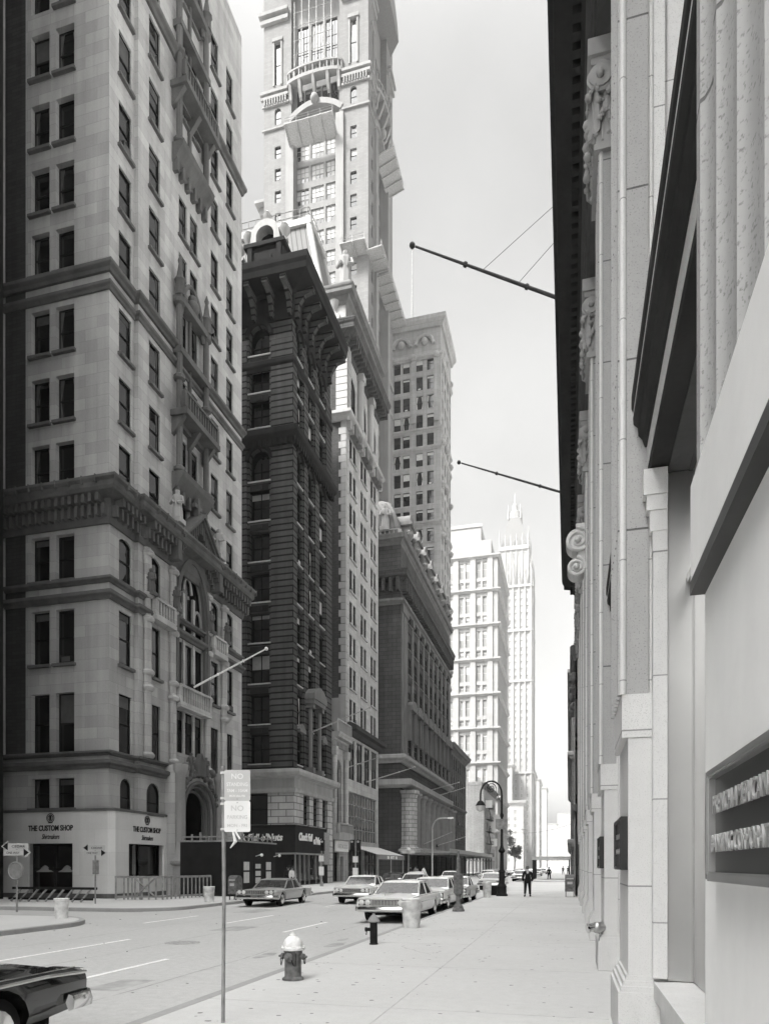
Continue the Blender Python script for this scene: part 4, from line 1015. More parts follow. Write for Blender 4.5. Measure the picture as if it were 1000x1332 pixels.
mb.build('arched_crown', M['city_stone'], B6)
for z in (112, 93, 84, 73, 60, 46):                                   # carved projections along the avenue edge
    for k in range(3): mb = MB(); mb.ball(fE(1.2 + 5.0 * k, z + (k % 2), .2), .75, 6); mb.build('carved_boss', M['city_stone'], B6)
t = thing('flagpole', 'thin bare upright flagpole rising from the roof of the grey skyscraper', 'flagpole', (-33.5, 152, 117.9)); mb = MB(); mb.tube([(0, 0, 0), (0, 0, 20)], [.2, .1], 6); mb.ball((0, 0, 20.2), .32, 6); mb.build('pole', M['steel_dull'], t)

BG = thing('plain_side_building', 'low grey building with blank side wall and fire escape front, before the white tower', 'building', (-24, 206, 0))
fS, fE = fmap('S', -20, 0), fmap('E', 0, 0); opE = grid([(2 + 4.4 * k, 3.9 + 4.4 * k) for k in range(7)], [(1, 3.4)] + [(5.0 + 3.7 * k, 7.2 + 3.7 * k) for k in range(5)])
mb = MB(); facade(mb, fS, 20, 0, 26.5, [], .3); facade(mb, fE, 33, 0, 25.5, opE, .4); shell(mb, 20, 33, 25.5); mb.box(-20, 0, 0, 33, 25.3, 25.4); mb.build('wall', M['grey_side_wall'], BG)
windows(BG, fE, opE, .4, 'sash', tm, sill=M['pale_trim'], limit=42)
mb = MB(); mb.sweep([(-.5, 0), (0, 0), (0, 33)], cornice_profile(24.2, 26.0, 1.0)); mb.build('cornice', M['base_trim'], BG)
mb = MB()
for k in range(5):
    z = 4.6 + 3.7 * k
    mb.fbox(fE, 5, 15, z, z + .12, 0, 1.3); mb.fbox(fE, 5, 15, z + 1.0, z + 1.08, 1.24, 1.3)
    for j in range(6): mb.fbox(fE, 5 + 2 * j, 5.08 + 2 * j, z, z + 1.05, 1.22, 1.3)
    if k: mb.tube([fE(6 + (k % 2) * 6, z, .8), fE(12 - (k % 2) * 6, z - 3.6, .8)], .12, 5)
mb.build('fire_escape', M['iron_dark'], BG)
for k, (u, w, h, z, m_) in enumerate(((3, 5, 2.2, 19, 'sign_white'), (9, 3, 3.2, 12, 'sign_faded'), (18, 5, 2.4, 8, 'sign_white'), (24, 4, 2.4, 16, 'sign_faded'))):
    mb = MB(); mb.fbox(fE, u, u + .5, z, z + h, .1, 2.0 + .5 * (k % 2)); o = mb.build('projecting_sign', M[m_], BG)

BW = thing('tiered_white_building', 'big white stone building of stacked colonnaded tiers with blunt stepped roof', 'building', (-24, 247, 0))
wS, wE, HW = 46.0, 38.0, 111.0
fS, fE = fmap('S', -wS, 0), fmap('E', 0, 0)
cols = []
for c in (wS - 5.6, wS - 11.6, wS - 17.6, wS - 23.6): cols += [(c - 1.75, c - .35), (c + .35, c + 1.75)]
tz = [13.5 + 12.1 * k for k in range(8)]; rows = []
for z in tz: rows += [(z + 1.2, z + 3.3), (z + 4.6, z + 10.2)]
opE = grid([(2.2 + 4.6 * k, 3.8 + 4.6 * k) for k in range(8)], rows)
mb = MB(); facade(mb, fS, wS, 0, HW, grid(cols, rows), .7); facade(mb, fE, wE, 0, HW, opE, .16); shell(mb, wS, wE, HW)
mb.build('wall', M['white_stone'], BW)
wm = [M['sash_pale'], M['glass_far'], M['curtain']]
windows(BW, fS, grid(cols, rows), .5, 'sash', wm, limit=100, seed=71); windows(BW, fE, opE, .14, 'sash', wm, limit=0, rest='avenue_window_rows')
mb = MB()
for z in tz + [110.0]:
    mb.sweep([(-wS, 0), (0, 0), (0, wE)], band_profile(z - .7, z + .5, 1.1))
mb.build('cornice', M['white_stone'], BW)
mb = MB()
for z in tz:
    for c in (wS - 2.6, wS - 8.6, wS - 14.6, wS - 20.6): mb.fbox(fS, c - .9, c + .9, z + .5, z + 11.4, 0, .5)
    for k in range(9): mb.fbox(fE, .9 + 4.5 * k - .6, .9 + 4.5 * k + .6, z + .5, z + 11.4, 0, .2)
mb.build('pilaster', M['white_stone'], BW)
mb = MB(); mb.box(-wS, -2.5, 2.5, wE, 111, 117.0); mb.box(-wS, -6.5, 6, wE - 4, 117, 124.5); mb.fbox(fS, wS - 30, wS - 6, 123.5, 124.8, -6.3, -5.7)
mb.build('stepped_roof', M['white_stone'], BW)
mb = MB(); mb.tube([(-22, 8, 124.5), (-22, 8, 131)], .15, 5); mb.build('mast', M['steel_dull'], BW)

# Gothic skyscraper far away
BX = thing('spired_skyscraper', 'hazy cream Gothic skyscraper with pyramid crown, tallest shape far down the avenue', 'building', (-22.6, 452, 0))
wS, wE = 23.5, 26.0
fS, fE = fmap('S', -wS, 0), fmap('E', 0, 0)
cols = [(2.0 + 3.6 * k, 3.3 + 3.6 * k) for k in range(6)]; rows = [(10 + 4.4 * k, 12.4 + 4.4 * k) for k in range(38)]
mb = MB(); facade(mb, fS, wS, 0, 180, grid(cols, rows), .4); facade(mb, fE, wE, 0, 180, grid(cols, rows), .4); shell(mb, wS, wE, 180); mb.box(-wS, 0, 0, wE, 179.6, 179.9)
mb.build('wall', M['terracotta'], BX)
windows(BX, fS, grid(cols, rows), .35, 'plain', wm, limit=60); windows(BX, fE, grid(cols, rows), .35, 'plain', wm, limit=0, rest='avenue_window_rows')
mb = MB()
for fm, w in ((fS, wS), (fE, wE)):
    for k in range(7):
        u = .6 + (w - 1.2) * k / 6; mb.fbox(fm, u - .45, u + .45, 0, 184 if k % 3 else 190, 0, .7)
        mb.lathe([(.6, 184 if k % 3 else 190), (.01, 190 if k % 3 else 199)], 6, fm(u, 0, .3)[:2])
    for z in (60, 118, 150, 178): mb.fbox(fm, 0, w, z, z + 1.6, 0, .9)
mb.build('buttress', M['terracotta'], BX)
mb = MB(); x0, x1, y0, y1 = -wS + 2.5, -2.0, 2.5, wE - 2.5
mb.box(x0, x1, y0, y1, 180, 206)
f2, f3 = fmap('S', x0, y0), fmap('E', x1, y0); w2 = x1 - x0
for fm, w in ((f2, w2), (f3, y1 - y0)):
    for k in range(6):
        u = .5 + (w - 1) * k / 5; mb.fbox(fm, u - .4, u + .4, 180, 209, 0, .5); mb.lathe([(.55, 209), (.01, 218 if k in (0, 5) else 214)], 6, fm(u, 0, .2)[:2])
    mb.fbox(fm, 0, w, 203, 205.5, 0, .8)
mb.build('upper_stage', M['terracotta'], BX)
for fm, w in ((f2, w2), (f3, y1 - y0)):
    for k in range(5):
        u = .5 + (w - 1) * (k + .5) / 5
        mb = MB(); mb.fbox(fm, u - .7, u + .7, 182.5, 201, .02, .08); mb.build('upper_window', M['glass_far'], BX)
cx, cy = (x0 + x1) / 2, (y0 + y1) / 2; hw = w2 / 2 - 1.2
mb = MB(); mb.hexa([(cx - hw, cy - hw, 206), (cx + hw, cy - hw, 206), (cx + hw, cy + hw, 206), (cx - hw, cy + hw, 206), (cx - 3.6, cy - 3.6, 227), (cx + 3.6, cy - 3.6, 227), (cx + 3.6, cy + 3.6, 227), (cx - 3.6, cy + 3.6, 227)])
o = mb.build('crown_roof', M['copper_roof'], BX)
mb = MB(); mb.lathe([(3.4, 227), (3.2, 232), (1.9, 233), (1.5, 237), (.7, 238), (.5, 241), (.1, 245)], 8, (cx, cy), smooth=False); mb.build('lantern', M['terracotta'], o)
for a in range(4): mb = MB(); mb.lathe([(.7, 226), (.6, 232), (.01, 236)], 5, (cx + 3.9 * (1 if a % 2 else -1), cy + 3.9 * (1 if a // 2 else -1))); mb.build('pinnacle', M['terracotta'], BX)
for a in range(8):
    mb = MB(); p = a / 8 * 2 * PI; mb.lathe([(.5, 206), (.35, 209), (.01, 212)], 5, (cx + hw * 1.05 * max(-1, min(1, 1.4 * math.cos(p))), cy + hw * 1.05 * max(-1, min(1, 1.4 * math.sin(p))))); mb.build('pinnacle', M['terracotta'], BX)

# lesser far buildings
def far_block(label, x, y, wS, wE, H, mat, cw=3.4, cap=1.2, rowh=3.9, name='far_building', top=None):
    t = thing(name, label, 'building', (x, y, 0)); a, b = fmap('S', -wS, 0), fmap('E', 0, 0); m = MB()
    oS = grid([(1 + cw * k, 1 + cw * k + cw * .45) for k in range(int((wS - 1.5) / cw))], [(4 + rowh * k, 6.3 + rowh * k) for k in range(int((H - 6) / rowh))])
    oE = grid([(1 + cw * k, 1 + cw * k + cw * .45) for k in range(int((wE - 1.5) / cw))], [(4 + rowh * k, 6.3 + rowh * k) for k in range(int((H - 6) / rowh))])
    facade(m, a, wS, 0, H, oS, .35); facade(m, b, wE, 0, H, oE, .35); shell(m, wS, wE, H); m.box(-wS, 0, 0, wE, H - .4, H - .3); m.build('wall', M[mat], t)
    windows(t, a, oS, .3, 'plain', wm, limit=14); windows(t, b, oE, .3, 'plain', wm, limit=8, rest='avenue_window_rows')
    m = MB(); m.sweep([(-wS, 0), (0, 0), (0, wE)], cornice_profile(H - 1.2 * cap, H + .6 * cap, cap)); m.build('cornice', M[mat], t)
    if top: top(t)
    return t
far_block('white corniced block of eight storeys below the Gothic skyscraper', -25, 405, 17, 30, 38, 'white_stone', 3.6, 1.6)
far_block('narrow white annexe rising behind the corniced white block', -34, 440, 10, 10, 64, 'white_stone')
def masts(t):
    m = MB(); m.tube([(-2, 4, 54), (-2, 4, 78)], .4, 5); m.build('mast', M['iron_grey'], t)
far_block('pale tall block just right of the Gothic skyscraper', -24, 505, 20, 40, 68, 'far_stone', top=masts)
far_block('narrow grey slab beyond the pale tall block', -24, 600, 20, 50, 74, 'far_stone')
far_block('faint tower with water tank near the end of the avenue', -23, 760, 20, 40, 84, 'far_stone')
far_block('faint low block closing the avenue in the distance', -16, 1000, 40, 30, 60, 'far_stone', 4.5)
far_block('faint broad tower at the far end of the avenue', 8, 1150, 26, 30, 85, 'far_stone', 4.5)
# churchyard trees
def tree(label, x, y, h, r, seed):
    t = thing('street_tree', label, 'tree', (x, y, 0), group='churchyard trees'); rg = random.Random(seed)
    m = MB(); m.tube([(0, 0, 0), (.1, 0, h * .3), (-.1, .1, h * .6)], [.3, .22, .1], 7)
    for k in range(6):
        a = k * 1.1; m.tube([(0, 0, h * (.3 + .05 * k)), (r * .6 * math.cos(a), r * .6 * math.sin(a), h * (.5 + .07 * k))], [.12, .04], 5)
    m.build('trunk', M['bark'], t); m = MB()
    cl = [(rg.uniform(-.7, .7) * r, rg.uniform(-.7, .7) * r, h * rg.uniform(.42, .92), rg.uniform(.25, .5) * r) for _ in range(16)]
    for k in range(1500):
        c = rg.choice(cl); v = Vector((rg.gauss(0, 1), rg.gauss(0, 1), rg.gauss(0, 1))).normalized() * c[3] * rg.random() ** .4
        p = Vector(c[:3]) + v; a = Vector((rg.gauss(0, 1), rg.gauss(0, 1), rg.gauss(0, 1))).normalized() * .3; b = a.orthogonal().normalized() * .22
        m.face([tuple(p - a), tuple(p + b), tuple(p + a), tuple(p - b)])
    m.build('crown', M['leaf'], t, merge=False)
tree('tall dark churchyard tree beside the far white block', -25.5, 300, 18, 4.0, 1)
tree('lower churchyard tree nearer the avenue lamps', -23.0, 312, 12, 3.2, 2)
# ================================================================ east side: granite bank with giant pilasters
RB = (.8, 20, 0)
B8 = thing('granite_bank_building', 'pale granite bank with giant pilasters, door hoods and dark projecting cornice along the right sidewalk', 'building', RB)
PW = 1.18; PY = [7.4 + 4.95 * k for k in range(8)]
gm = [M['granite'], M['granite_plain'], M['fluted_granite']]
def W(): return MB(RB)
# back wall of the bays with openings
fW = fmap('W', 1.32, 51.0)
def uy(y): return 51.0 - y
ops = []; opsD = []
starts = [3.42] + [y + PW for y in PY]; ends = [PY[0]] + PY[1:] + [51.0]
for k, (a, b) in enumerate(zip(starts, ends)):
    if k == 0: ops += [(uy(b) + .7, uy(a) - .7, 7.6, 12.6)]; continue
    if k == len(starts) - 1: b = a + 3.77
    opsD += [(uy(b) + .75, uy(a) - .75, .9, 5.3)]; ops += [(uy(b) + .7, uy(a) - .7, 7.4, 12.8)]
mb = W(); facade(mb, fW, 57, 0, 18.4, ops + opsD, .4)
for p in ((1.32, 51, 0), ): mb.face([(1.32, 51, 0), (14, 51, 0), (14, 51, 18.4), (1.32, 51, 18.4)])
mb.build('wall', M['granite_plain'], B8)
fl_ = fmap('W', 1.32 - RB[0], 51.0 - RB[1])
windows(B8, fl_, ops + opsD, .4, 'multi', [M['sash_dark'], M['glass'], M['blind']], limit=30)
mb = W(); mb.box(1.1, 14, -6, 42, 18.4, 26.5); mb.box(.95, 14, -6, 42.1, 25.4, 26.0); mb.box(1.32, 14, 42, 51, 17.5, 18.4); mb.build('attic', M['granite_plain'], B8)
# one pier, then copies
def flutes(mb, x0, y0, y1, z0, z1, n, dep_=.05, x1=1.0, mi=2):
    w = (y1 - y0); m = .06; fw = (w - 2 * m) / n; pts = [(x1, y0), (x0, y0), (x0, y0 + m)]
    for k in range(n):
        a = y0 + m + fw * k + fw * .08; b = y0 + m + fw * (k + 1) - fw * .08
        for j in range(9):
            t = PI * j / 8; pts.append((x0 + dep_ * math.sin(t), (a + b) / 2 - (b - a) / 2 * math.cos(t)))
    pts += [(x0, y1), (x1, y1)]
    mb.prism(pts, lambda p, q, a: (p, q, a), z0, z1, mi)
def pier(y, xp=.57, xs=.47, y_end=None, near=False):
    y1 = y_end or y + PW; mb = W(); mb.mi = 0
    mb.box(xp - .10, 1.32, y - .07, y1 + .07, 0, .5, 1)
    for k, (e, z0, z1) in enumerate(((.075, .5, .56), (.05, .56, .61), (.02, .61, .66))): mb.box(xp - e, 1.31, y - e + .01, y1 + e - .01, z0, z1, 1)
    mb.box(xp, .80, y, y1, .66, 3.03, 0)
    mb.box(xp - .06, .80, y - .012, y1 + .012, 3.03, 3.46, 0)
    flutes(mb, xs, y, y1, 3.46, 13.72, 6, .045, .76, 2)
    if not near: mb.tube([(xs + .05, y, 3.46), (xs + .05, y, 13.72)], .032, 8, 1)
    mb.box(.76, .79, y + .03, y1 - .03, .66, 15.5, 1)
    mb.box(.79, .92, y + .05, y1 - .05, .66, 15.5, 0); mb.tube([(.79, y + .05, .66), (.79, y + .05, 15.5)], .025, 8, 1)
    mb.box(.92, 1.31, y + .12, y1 - .12, .66, 15.5, 1)
    return mb.build('pier', gm, B8)
p0 = pier(PY[0])
for y in PY[1:]:
    c = p0.copy(); col.objects.link(c); c.location.y += y - PY[0]; c.parent = B8
pn_ = pier(1.2, .60, .555, 3.42, True)
mb = W()                                                              # smooth marble facing of the nearest pedestal
mb.box(.592, .62, 1.1, 3.424, .66, 3.02); mb.box(.532, .56, 1.1, 3.436, 3.035, 3.47); mb.build('pedestal_facing', M['white_marble'], B8)
mb = W(); mb.box(.53, .60, 1.1, 3.434, 2.975, 3.034); mb.build('dark_band', M['bronze'], B8)
# composite capitals
mb = W(); y0, y1 = PY[0], PY[0] + PW; zc = 13.72
mb.box(.40, .8, y0 - .08, y1 + .08, zc, zc + .1); mb.box(.43, .8, y0 - .05, y1 + .05, zc + .1, zc + .16)
mb.box(.47, .8, y0, y1, zc + .16, zc + 1.4)
for k in range(7): mb.tube([(.5 + .045 * k, y0 - .005, zc + .16), (.5 + .045 * k, y0 - .005, zc + .85)], .018, 6)
mb.box(.30, .86, y0 - .18, y1 + .18, zc + 1.5, zc + 1.78); mb.box(.35, .84, y0 - .13, y1 + .13, zc + 1.38, zc + 1.5)
def volute(mb, c, r, th, plane, n=40, turns=2.3):
    P = []
    for k in range(n + 1):
        t = k / n; a = PI / 2 - t * turns * 2 * PI; q = r * (1 - t) ** .9 + .02
        P.append((c[0] + q * math.cos(a), c[1], c[2] + q * math.sin(a)) if plane == 'y' else (c[0], c[1] + q * math.cos(a), c[2] + q * math.sin(a)))
    mb.tube(P, [th * (1 - .6 * k / n) for k in range(n + 1)], 6)
for yy, s in ((y0 - .1, -1), (y1 + .1, 1)):
    mb.lathe([(.2, 0), (.24, .04), (.24, .12), (.18, .14)], 14, (0, 0)) if False else None
    volute(mb, (.50, yy, zc + 1.17), .23, .05, 'y')
    mb.tube([(.50, yy - .06, zc + 1.17), (.50, yy + .06, zc + 1.17)], .19, 14); mb.ball((.50, yy + s * .08, zc + 1.17), .07, 6)
for yy in (y0 + .12, y1 - .12):
    mb.tube([(.36, yy, zc + 1.17), (.50, yy, zc + 1.17)], .2, 12); volute(mb, (.35, yy, zc + 1.17), .22, .05, 'x')
def leaf(mb, p, out, up, h, r, w):
    """acanthus leaf: a tapering strip that rises and curls over"""
    p = Vector(p); o = Vector(out); sd = Vector((-o.y, o.x, 0)); P = []
    for k in range(9):
        t = k / 8; P.append((p + o * (r * (.15 + .2 * t + .9 * max(0, t - .5) ** 1.5 * 1.6)) + Vector((0, 0, 1)) * h * (math.sin(min(t, .8) / .8 * PI / 2) - .9 * max(0, t - .75)), w * (1 - .55 * t ** 2)))
    for (a, wa), (b, wb) in zip(P, P[1:]):
        q = [a - sd * wa, a + sd * wa, b + sd * wb, b - sd * wb]; q2 = [v + o * .03 - Vector((0, 0, .02)) for v in q]
        mb.hexa([tuple(v) for v in q] + [tuple(v) for v in q2])
    mb.tube([tuple(a + o * .03) for a, _ in P], .025, 5)
    for j in (1, 3, 5, 6):
        a, wa = P[j]
        for sg in (-1, 1): mb.ball(tuple(a + sd * wa * sg + o * .02), wa * .42, 5)
    mb.ball(tuple(P[-1][0] + o * .01), P[-1][1] * 1.1, 6)
for k in range(3): leaf(mb, (.47, y0 + .2 + .39 * k, zc + .16), (-1, 0, 0), 1, .52, .16, .16)
for k in range(2): leaf(mb, (.47, y0 + .4 + .39 * k, zc + .5), (-1, 0, 0), 1, .55, .18, .16)
for x in (.54, .74): leaf(mb, (x, y0, zc + .16), (0, -1, 0), 1, .5, .14, .1)
leaf(mb, (.64, y0, zc + .5), (0, -1, 0), 1, .5, .15, .1); leaf(mb, (.44, y0 + .0, zc + .3), (-.7, -.7, 0), 1, .7, .2, .13); leaf(mb, (.44, y1, zc + .3), (-.7, .7, 0), 1, .7, .2, .13)
cp = mb.build('capital', M['capital_stone'], B8)
for y in PY[1:]:
    c = cp.copy(); col.objects.link(c); c.location.y += y - PY[0]; c.parent = B8
# entablature and cornice
def along_y(mb, prof, ya, yb, mi=None): mb.prism(prof, lambda p, q, a: (p, a, q), ya, yb, mi)
mb = W(); along_y(mb, [(1.3, 15.5), (.44, 15.5), (.44, 15.8), (.40, 15.82), (.40, 16.15), (.36, 16.17), (.36, 16.45), (.28, 16.6), (1.3, 16.6)], -6, 42); along_y(mb, [(1.3, 16.6), (.42, 16.6), (.42, 17.2), (1.3, 17.2)], -6, 42)
mb.build('architrave', M['gothic_trim'], B8)
mb = W(); along_y(mb, [(1.3, 17.2), (.36, 17.2), (.3, 17.35), (.22, 17.4), (.22, 17.6), (.1, 17.66), (-.28, 17.72), (-.30, 17.95), (-.36, 18.05), (-.40, 18.2), (-.40, 18.32), (1.3, 18.42)], -6, 42)
k = -5.8
while k < 41.9: mb.box(.06, .24, k, k + .16, 17.42, 17.62); k += .3
mb.build('cornice', M['dark_cornice'], B8)
# door hoods and surrounds in each bay
def hood(a, b):
    mb = W()
    along_y(mb, [(1.31, 6.5), (.60, 6.42), (.60, 6.30), (.615, 6.26), (1.31, 6.26)], a, b, 0)
    along_y(mb, [(1.31, 6.26), (.617, 6.26), (.617, 6.2), (1.31, 6.2)], a, b, 1)
    along_y(mb, [(1.31, 6.2), (.615, 6.2), (.62, 6.14), (.66, 6.1), (.665, 6.02), (.70, 5.98), (.725, 5.9), (1.31, 5.9)], a, b, 0)
    along_y(mb, [(1.31, 5.9), (.745, 5.9), (.745, 5.69), (1.31, 5.69)], a, b, 1)
    along_y(mb, [(1.31, 5.69), (.752, 5.69), (.76, 5.63), (.92, 5.62), (.92, 5.615), (1.31, 5.615)], a, b, 0)
    along_y(mb, [(1.31, 5.615), (.93, 5.615), (.93, 5.59), (1.12, 5.59), (1.12, 5.57), (1.31, 5.57)], a, b, 2)
    for yy in (a + .02, b - .16):
        for e, z0, z1 in ((.0, 5.35, 5.6), (.03, 5.2, 5.35), (.06, 5.0, 5.2), (.085, 4.8, 5.0)): mb.box(.70 + e, .92, yy + e * .3, yy + .14, z0, z1, 1)
        mb.box(.79, .92, yy + .03, yy + .14, .66, 4.8, 1)
    return mb.build('door_hood', [M['dark_cornice'], M['granite_plain'], M['gothic_trim']], B8)
for a, b in list(zip(starts, ends))[:-1]: hood(a, b)
# brushed steel entrance between the two nearest piers
mb = W(); mb.box(.93, 1.16, 7.33, 7.38, .63, 5.58); mb.box(1.165, 1.2, 3.42, 7.33, .63, 5.58)
for y in (4.4, 5.8): mb.box(1.15, 1.165, y, y + .03, .63, 5.58)
mb.build('steel_panel', M['steel_brushed'], B8)
mb = W(); mb.box(1.155, 1.175, 7.29, 7.328, .63, 5.58); mb.box(1.10, 1.165, 3.42, 7.29, 4.48, 4.56); mb.build('steel_trim', M['steel_dull'], B8)
mb = W(); mb.box(.86, 1.3, 3.42, 7.4, .0, .45); mb.box(.80, 1.3, 3.42, 7.4, .45, .62); mb.build('stone_sill', M['granite_plain'], B8)
# scrolled console high on the fourth pier
mb = W(); yb, yt = 22.3, 22.85
o_ = []
for k in range(33):
    t = k / 32
    if t < .5: a = R(70) + t * 2 * R(235); o_.append((.30 + .30 * math.cos(a), 11.72 + .36 * math.sin(a)))
    else: a = R(110) + (t - .5) * 2 * R(200); o_.append((.28 + .20 * math.cos(a), 10.85 + .24 * math.sin(a)))
for c, r in (((.27, 11.72), .36), ((.22, 10.9), .27)):
    mb.tube([(c[0], yb, c[1]), (c[0], yt, c[1])], r, 22); volute(mb, (c[0], yb - .01, c[1]), r, .06, 'y', 48); mb.ball((c[0], yb - .05, c[1]), .09, 6)
mb.prism([(.08, 11.4), (.22, 11.4), (.42, 10.9), (.47, 10.6), (.5, 12.15), (.3, 12.08)], lambda p, q, a: (p, a, q), yb + .03, yt - .03)
mb.box(.2, .5, yb - .05, yt + .05, 12.08, 12.2); mb.build('console', M['granite_plain'], B8)

# plaques and the bank sign are things of their own
def bank_sign(label, loc, y0, y1, z0, z1, near):
    t = thing('bank_sign', label, 'sign', loc); L = y1 - y0; H = z1 - z0
    e = 0 if near else -.012
    m = MB(); m.box(-.03 + e, .0, -L / 2 + .02, L / 2 - .02, .02, H - .02); m.build('plate', M['bronze'], t)
    m = MB()
    for a in (((-L / 2, -L / 2 + .035), (0, H)), ((L / 2 - .035, L / 2), (0, H)), ((-L / 2 + .035, L / 2 - .035), (0, .035)), ((-L / 2 + .035, L / 2 - .035), (H - .035, H))):
        m.box(-.055 + e, 0, a[0][0], a[0][1], a[1][0], a[1][1]); m.box(-.064 + e, -.055 + e, a[0][0] + .008, a[0][1] - .008, a[1][0] + .008, a[1][1] - .008)
    m.build('sign_frame', M['bronze_frame' if near else 'bronze'], t)
    return t
Ls = 1.12; t = bank_sign('big bronze bank sign with two rows of metal capitals on white marble, nearest the viewer', (.592, 3.07 - Ls / 2, 1.69), 0, Ls, 1.69, 2.13, True)
for txt, z, w in (('FRENCH AMERICAN', .265, .785), ('BANKING CORPORATION', .115, .98)):
    o = lettering(txt, .098, M['letter_metal'], t, (-.045, (.09 if 'FR' in txt else .025), z), 'W', w, bold=.001, depth=.004)
for k, y in enumerate(PY[:2]):
    t = bank_sign(('dark bronze plaque on the second pier from the viewer' if k == 0 else 'smaller looking bronze plaque on the pier past the first plaque'), (.57, y + .55, 1.71), 0, 1.0, 1.71, 2.25, False)
    for txt, z, w in (('FRENCH AMERICAN', .33, .7), ('BANKING CORPORATION', .17, .84)): lettering(txt, .08, M['bronze_frame'], t, (-.05, 0, z), 'W', w, depth=.008)
t = thing('standpipe', 'twin polished fire standpipe outlets on the plinth of the third pier', 'standpipe', (.46, 12.3, .72))
for y in (-.12, .12):
    m = MB(); m.tube([(.2, .35 + y * .0, 0), (-.05, .1 + y, 0)], .05, 10); m.tube([(-.05, .1 + y, 0), (-.14, .05 + y, -.02)], .062, 12); m.tube([(-.14, .05 + y, -.02), (-.17, .04 + y, -.025)], .07, 12); m.build('outlet', M['chrome'], t)
m = MB(); m.tube([(.2, .3, 0), (.02, .02, 0)], .085, 12); m.ball((.0, .0, 0), .1, 8); m.build('body', M['steel_dull'], t)

# buildings past the bank
BN = thing('ornamented_building', 'slim stone building with carved ornament, at the far end of the bank', 'building', (.35, 42.05, 0))
f_ = fmap('W', 0, 8.6); mb = MB(); o8 = grid([(.8, 2.2), (3.4, 4.8), (6.2, 7.6)], [(.6, 4.2), (6, 8.6), (9.6, 11.6)])
facade(mb, f_, 8.6, 0, 14.4, o8, .35); mb.face([(0, 8.6, 0), (10, 8.6, 0), (10, 8.6, 14.4), (0, 8.6, 14.4)]); mb.face([(0, 0, 14.2), (10, 0, 14.2), (10, 8.6, 14.2), (0, 8.6, 14.2)]); mb.build('wall', M['limestone'], BN)
windows(BN, f_, o8, .35, 'sash', mats)
mb = MB(); mb.sweep([(0, 8.6), (0, 0)], band_profile(13.6, 14.5, .3)); mb.build('cornice', M['base_trim'], BN)
mb = MB(); mb.sweep([(0, 8.6), (0, 0)], band_profile(4.9, 5.3, .2)); mb.build('string_course', M['base_trim'], BN)
rr = random.Random(3)
for k in range(12): mb = MB(); mb.ball((-.08, .4 + .7 * k, 12.6 + .4 * math.sin(k * 1.1)), rr.uniform(.22, .36), 6); mb.build('rosette', M['base_trim'], BN)
def east_block(label, x, y, L, H, mat, caps):
    t = thing('corner_building', label, 'building', (x, y, 0)); f = fmap('W', 0, L); s = fmap('S', 0, 0); m = MB()
    o = grid([(1 + 4 * k, 3 + 4 * k) for k in range(int((L - 2) / 4))], [(.4, 3.4)] + [(5.0 + 4 * k, 7.4 + 4 * k) for k in range(int((H - 7) / 4))])
    so = grid([(1.5 + 4 * k, 3.3 + 4 * k) for k in range(5)], [(5.0 + 4 * k, 7.4 + 4 * k) for k in range(int((H - 7) / 4))])
    facade(m, f, L, 0, H, o, .35); facade(m, s, 22, 0, H, so, .35); m.face([(0, L, 0), (22, L, 0), (22, L, H), (0, L, H)]); m.face([(0, 0, H - .3), (22, 0, H - .3), (22, L, H - .3), (0, L, H - .3)]); m.build('wall', M[mat], t)
    windows(t, f, o, .35, 'sash', mats, limit=20, rest='window_rows'); windows(t, s, so, .35, 'sash', mats, limit=20, rest='window_rows')
    for z in caps: m = MB(); m.sweep([(0, L), (0, 0), (22, 0)], band_profile(z - .9, z, .5)); m.build('cornice', M['base_trim'], t)
    return t
east_block('grey corner building past the cross street, seen edge-on at the right', .3, 88, 60, 25.5, 'base_stone', (25.5, 15.6, 5.0))
east_block('taller dim block in the row beyond the grey corner building', 1.2, 152, 120, 30, 'far_stone', (30,))

# ================================================================ streets
mb = MB(); mb.face([(-1500, -300, ROAD - .01), (1500, -300, ROAD - .01), (1500, 2500, ROAD - .01), (-1500, 2500, ROAD - .01)]); struct(mb.build('ground', M['asphalt']))
mb = MB()
for k in range(30): mb.face([(-17.0, -60 + 40 * k, ROAD), (-3.9, -60 + 40 * k, ROAD), (-3.9, -20 + 40 * k, ROAD), (-17.0, -20 + 40 * k, ROAD)])
struct(mb.build('road', M['asphalt']))
def arc(cx, cy, r, a0, a1, n=10): return [(cx + r * math.cos(R(a0 + (a1 - a0) * k / n)), cy + r * math.sin(R(a0 + (a1 - a0) * k / n))) for k in range(n + 1)]
def walk(name, poly, kerb):
    m = MB(); m.prism(poly, lambda p, q, a: (p, q, a), -.3, 0.0); o = struct(m.build(name, M['concrete']))
    m = MB(); m.sweep(kerb, [(-.16, -.2), (.012, -.2), (.012, -.012), (0, .003), (-.16, .003)]); struct(m.build('kerb', M['kerb_stone']))
    return o
c = arc(-6.75, 49.0, 2.0, 180, 90); 
walk('sidewalk', [(-4.75, -20), (-4.75, 48.5)] + arc(-2.75, 48.5, 2.0, 180, 90) + [(20, 50.5), (20, -20)], [(20, 50.5)] + arc(-2.75, 48.5, 2.0, 90, 180) + [(-4.75, -20)])
walk('sidewalk', [(-4.75, 500), (-4.75, 88)] + arc(-2.75, 88, 2.0, 180, 270) + [(20, 86), (20, 500)], [(-4.75, 500), (-4.75, 88)] + arc(-2.75, 88, 2.0, 180, 270) + [(20, 86)])
walk('sidewalk', [(-70, 25.3), (-18.5, 25.3)] + arc(-18.2, 27.5, 2.2, -90, 0) + [(-16, 90), (-70, 90)], [(-70, 25.3), (-18.5, 25.3)] + arc(-18.2, 27.5, 2.2, -90, 0) + [(-16, 88)] + [(-17, 90), (-70, 90)])
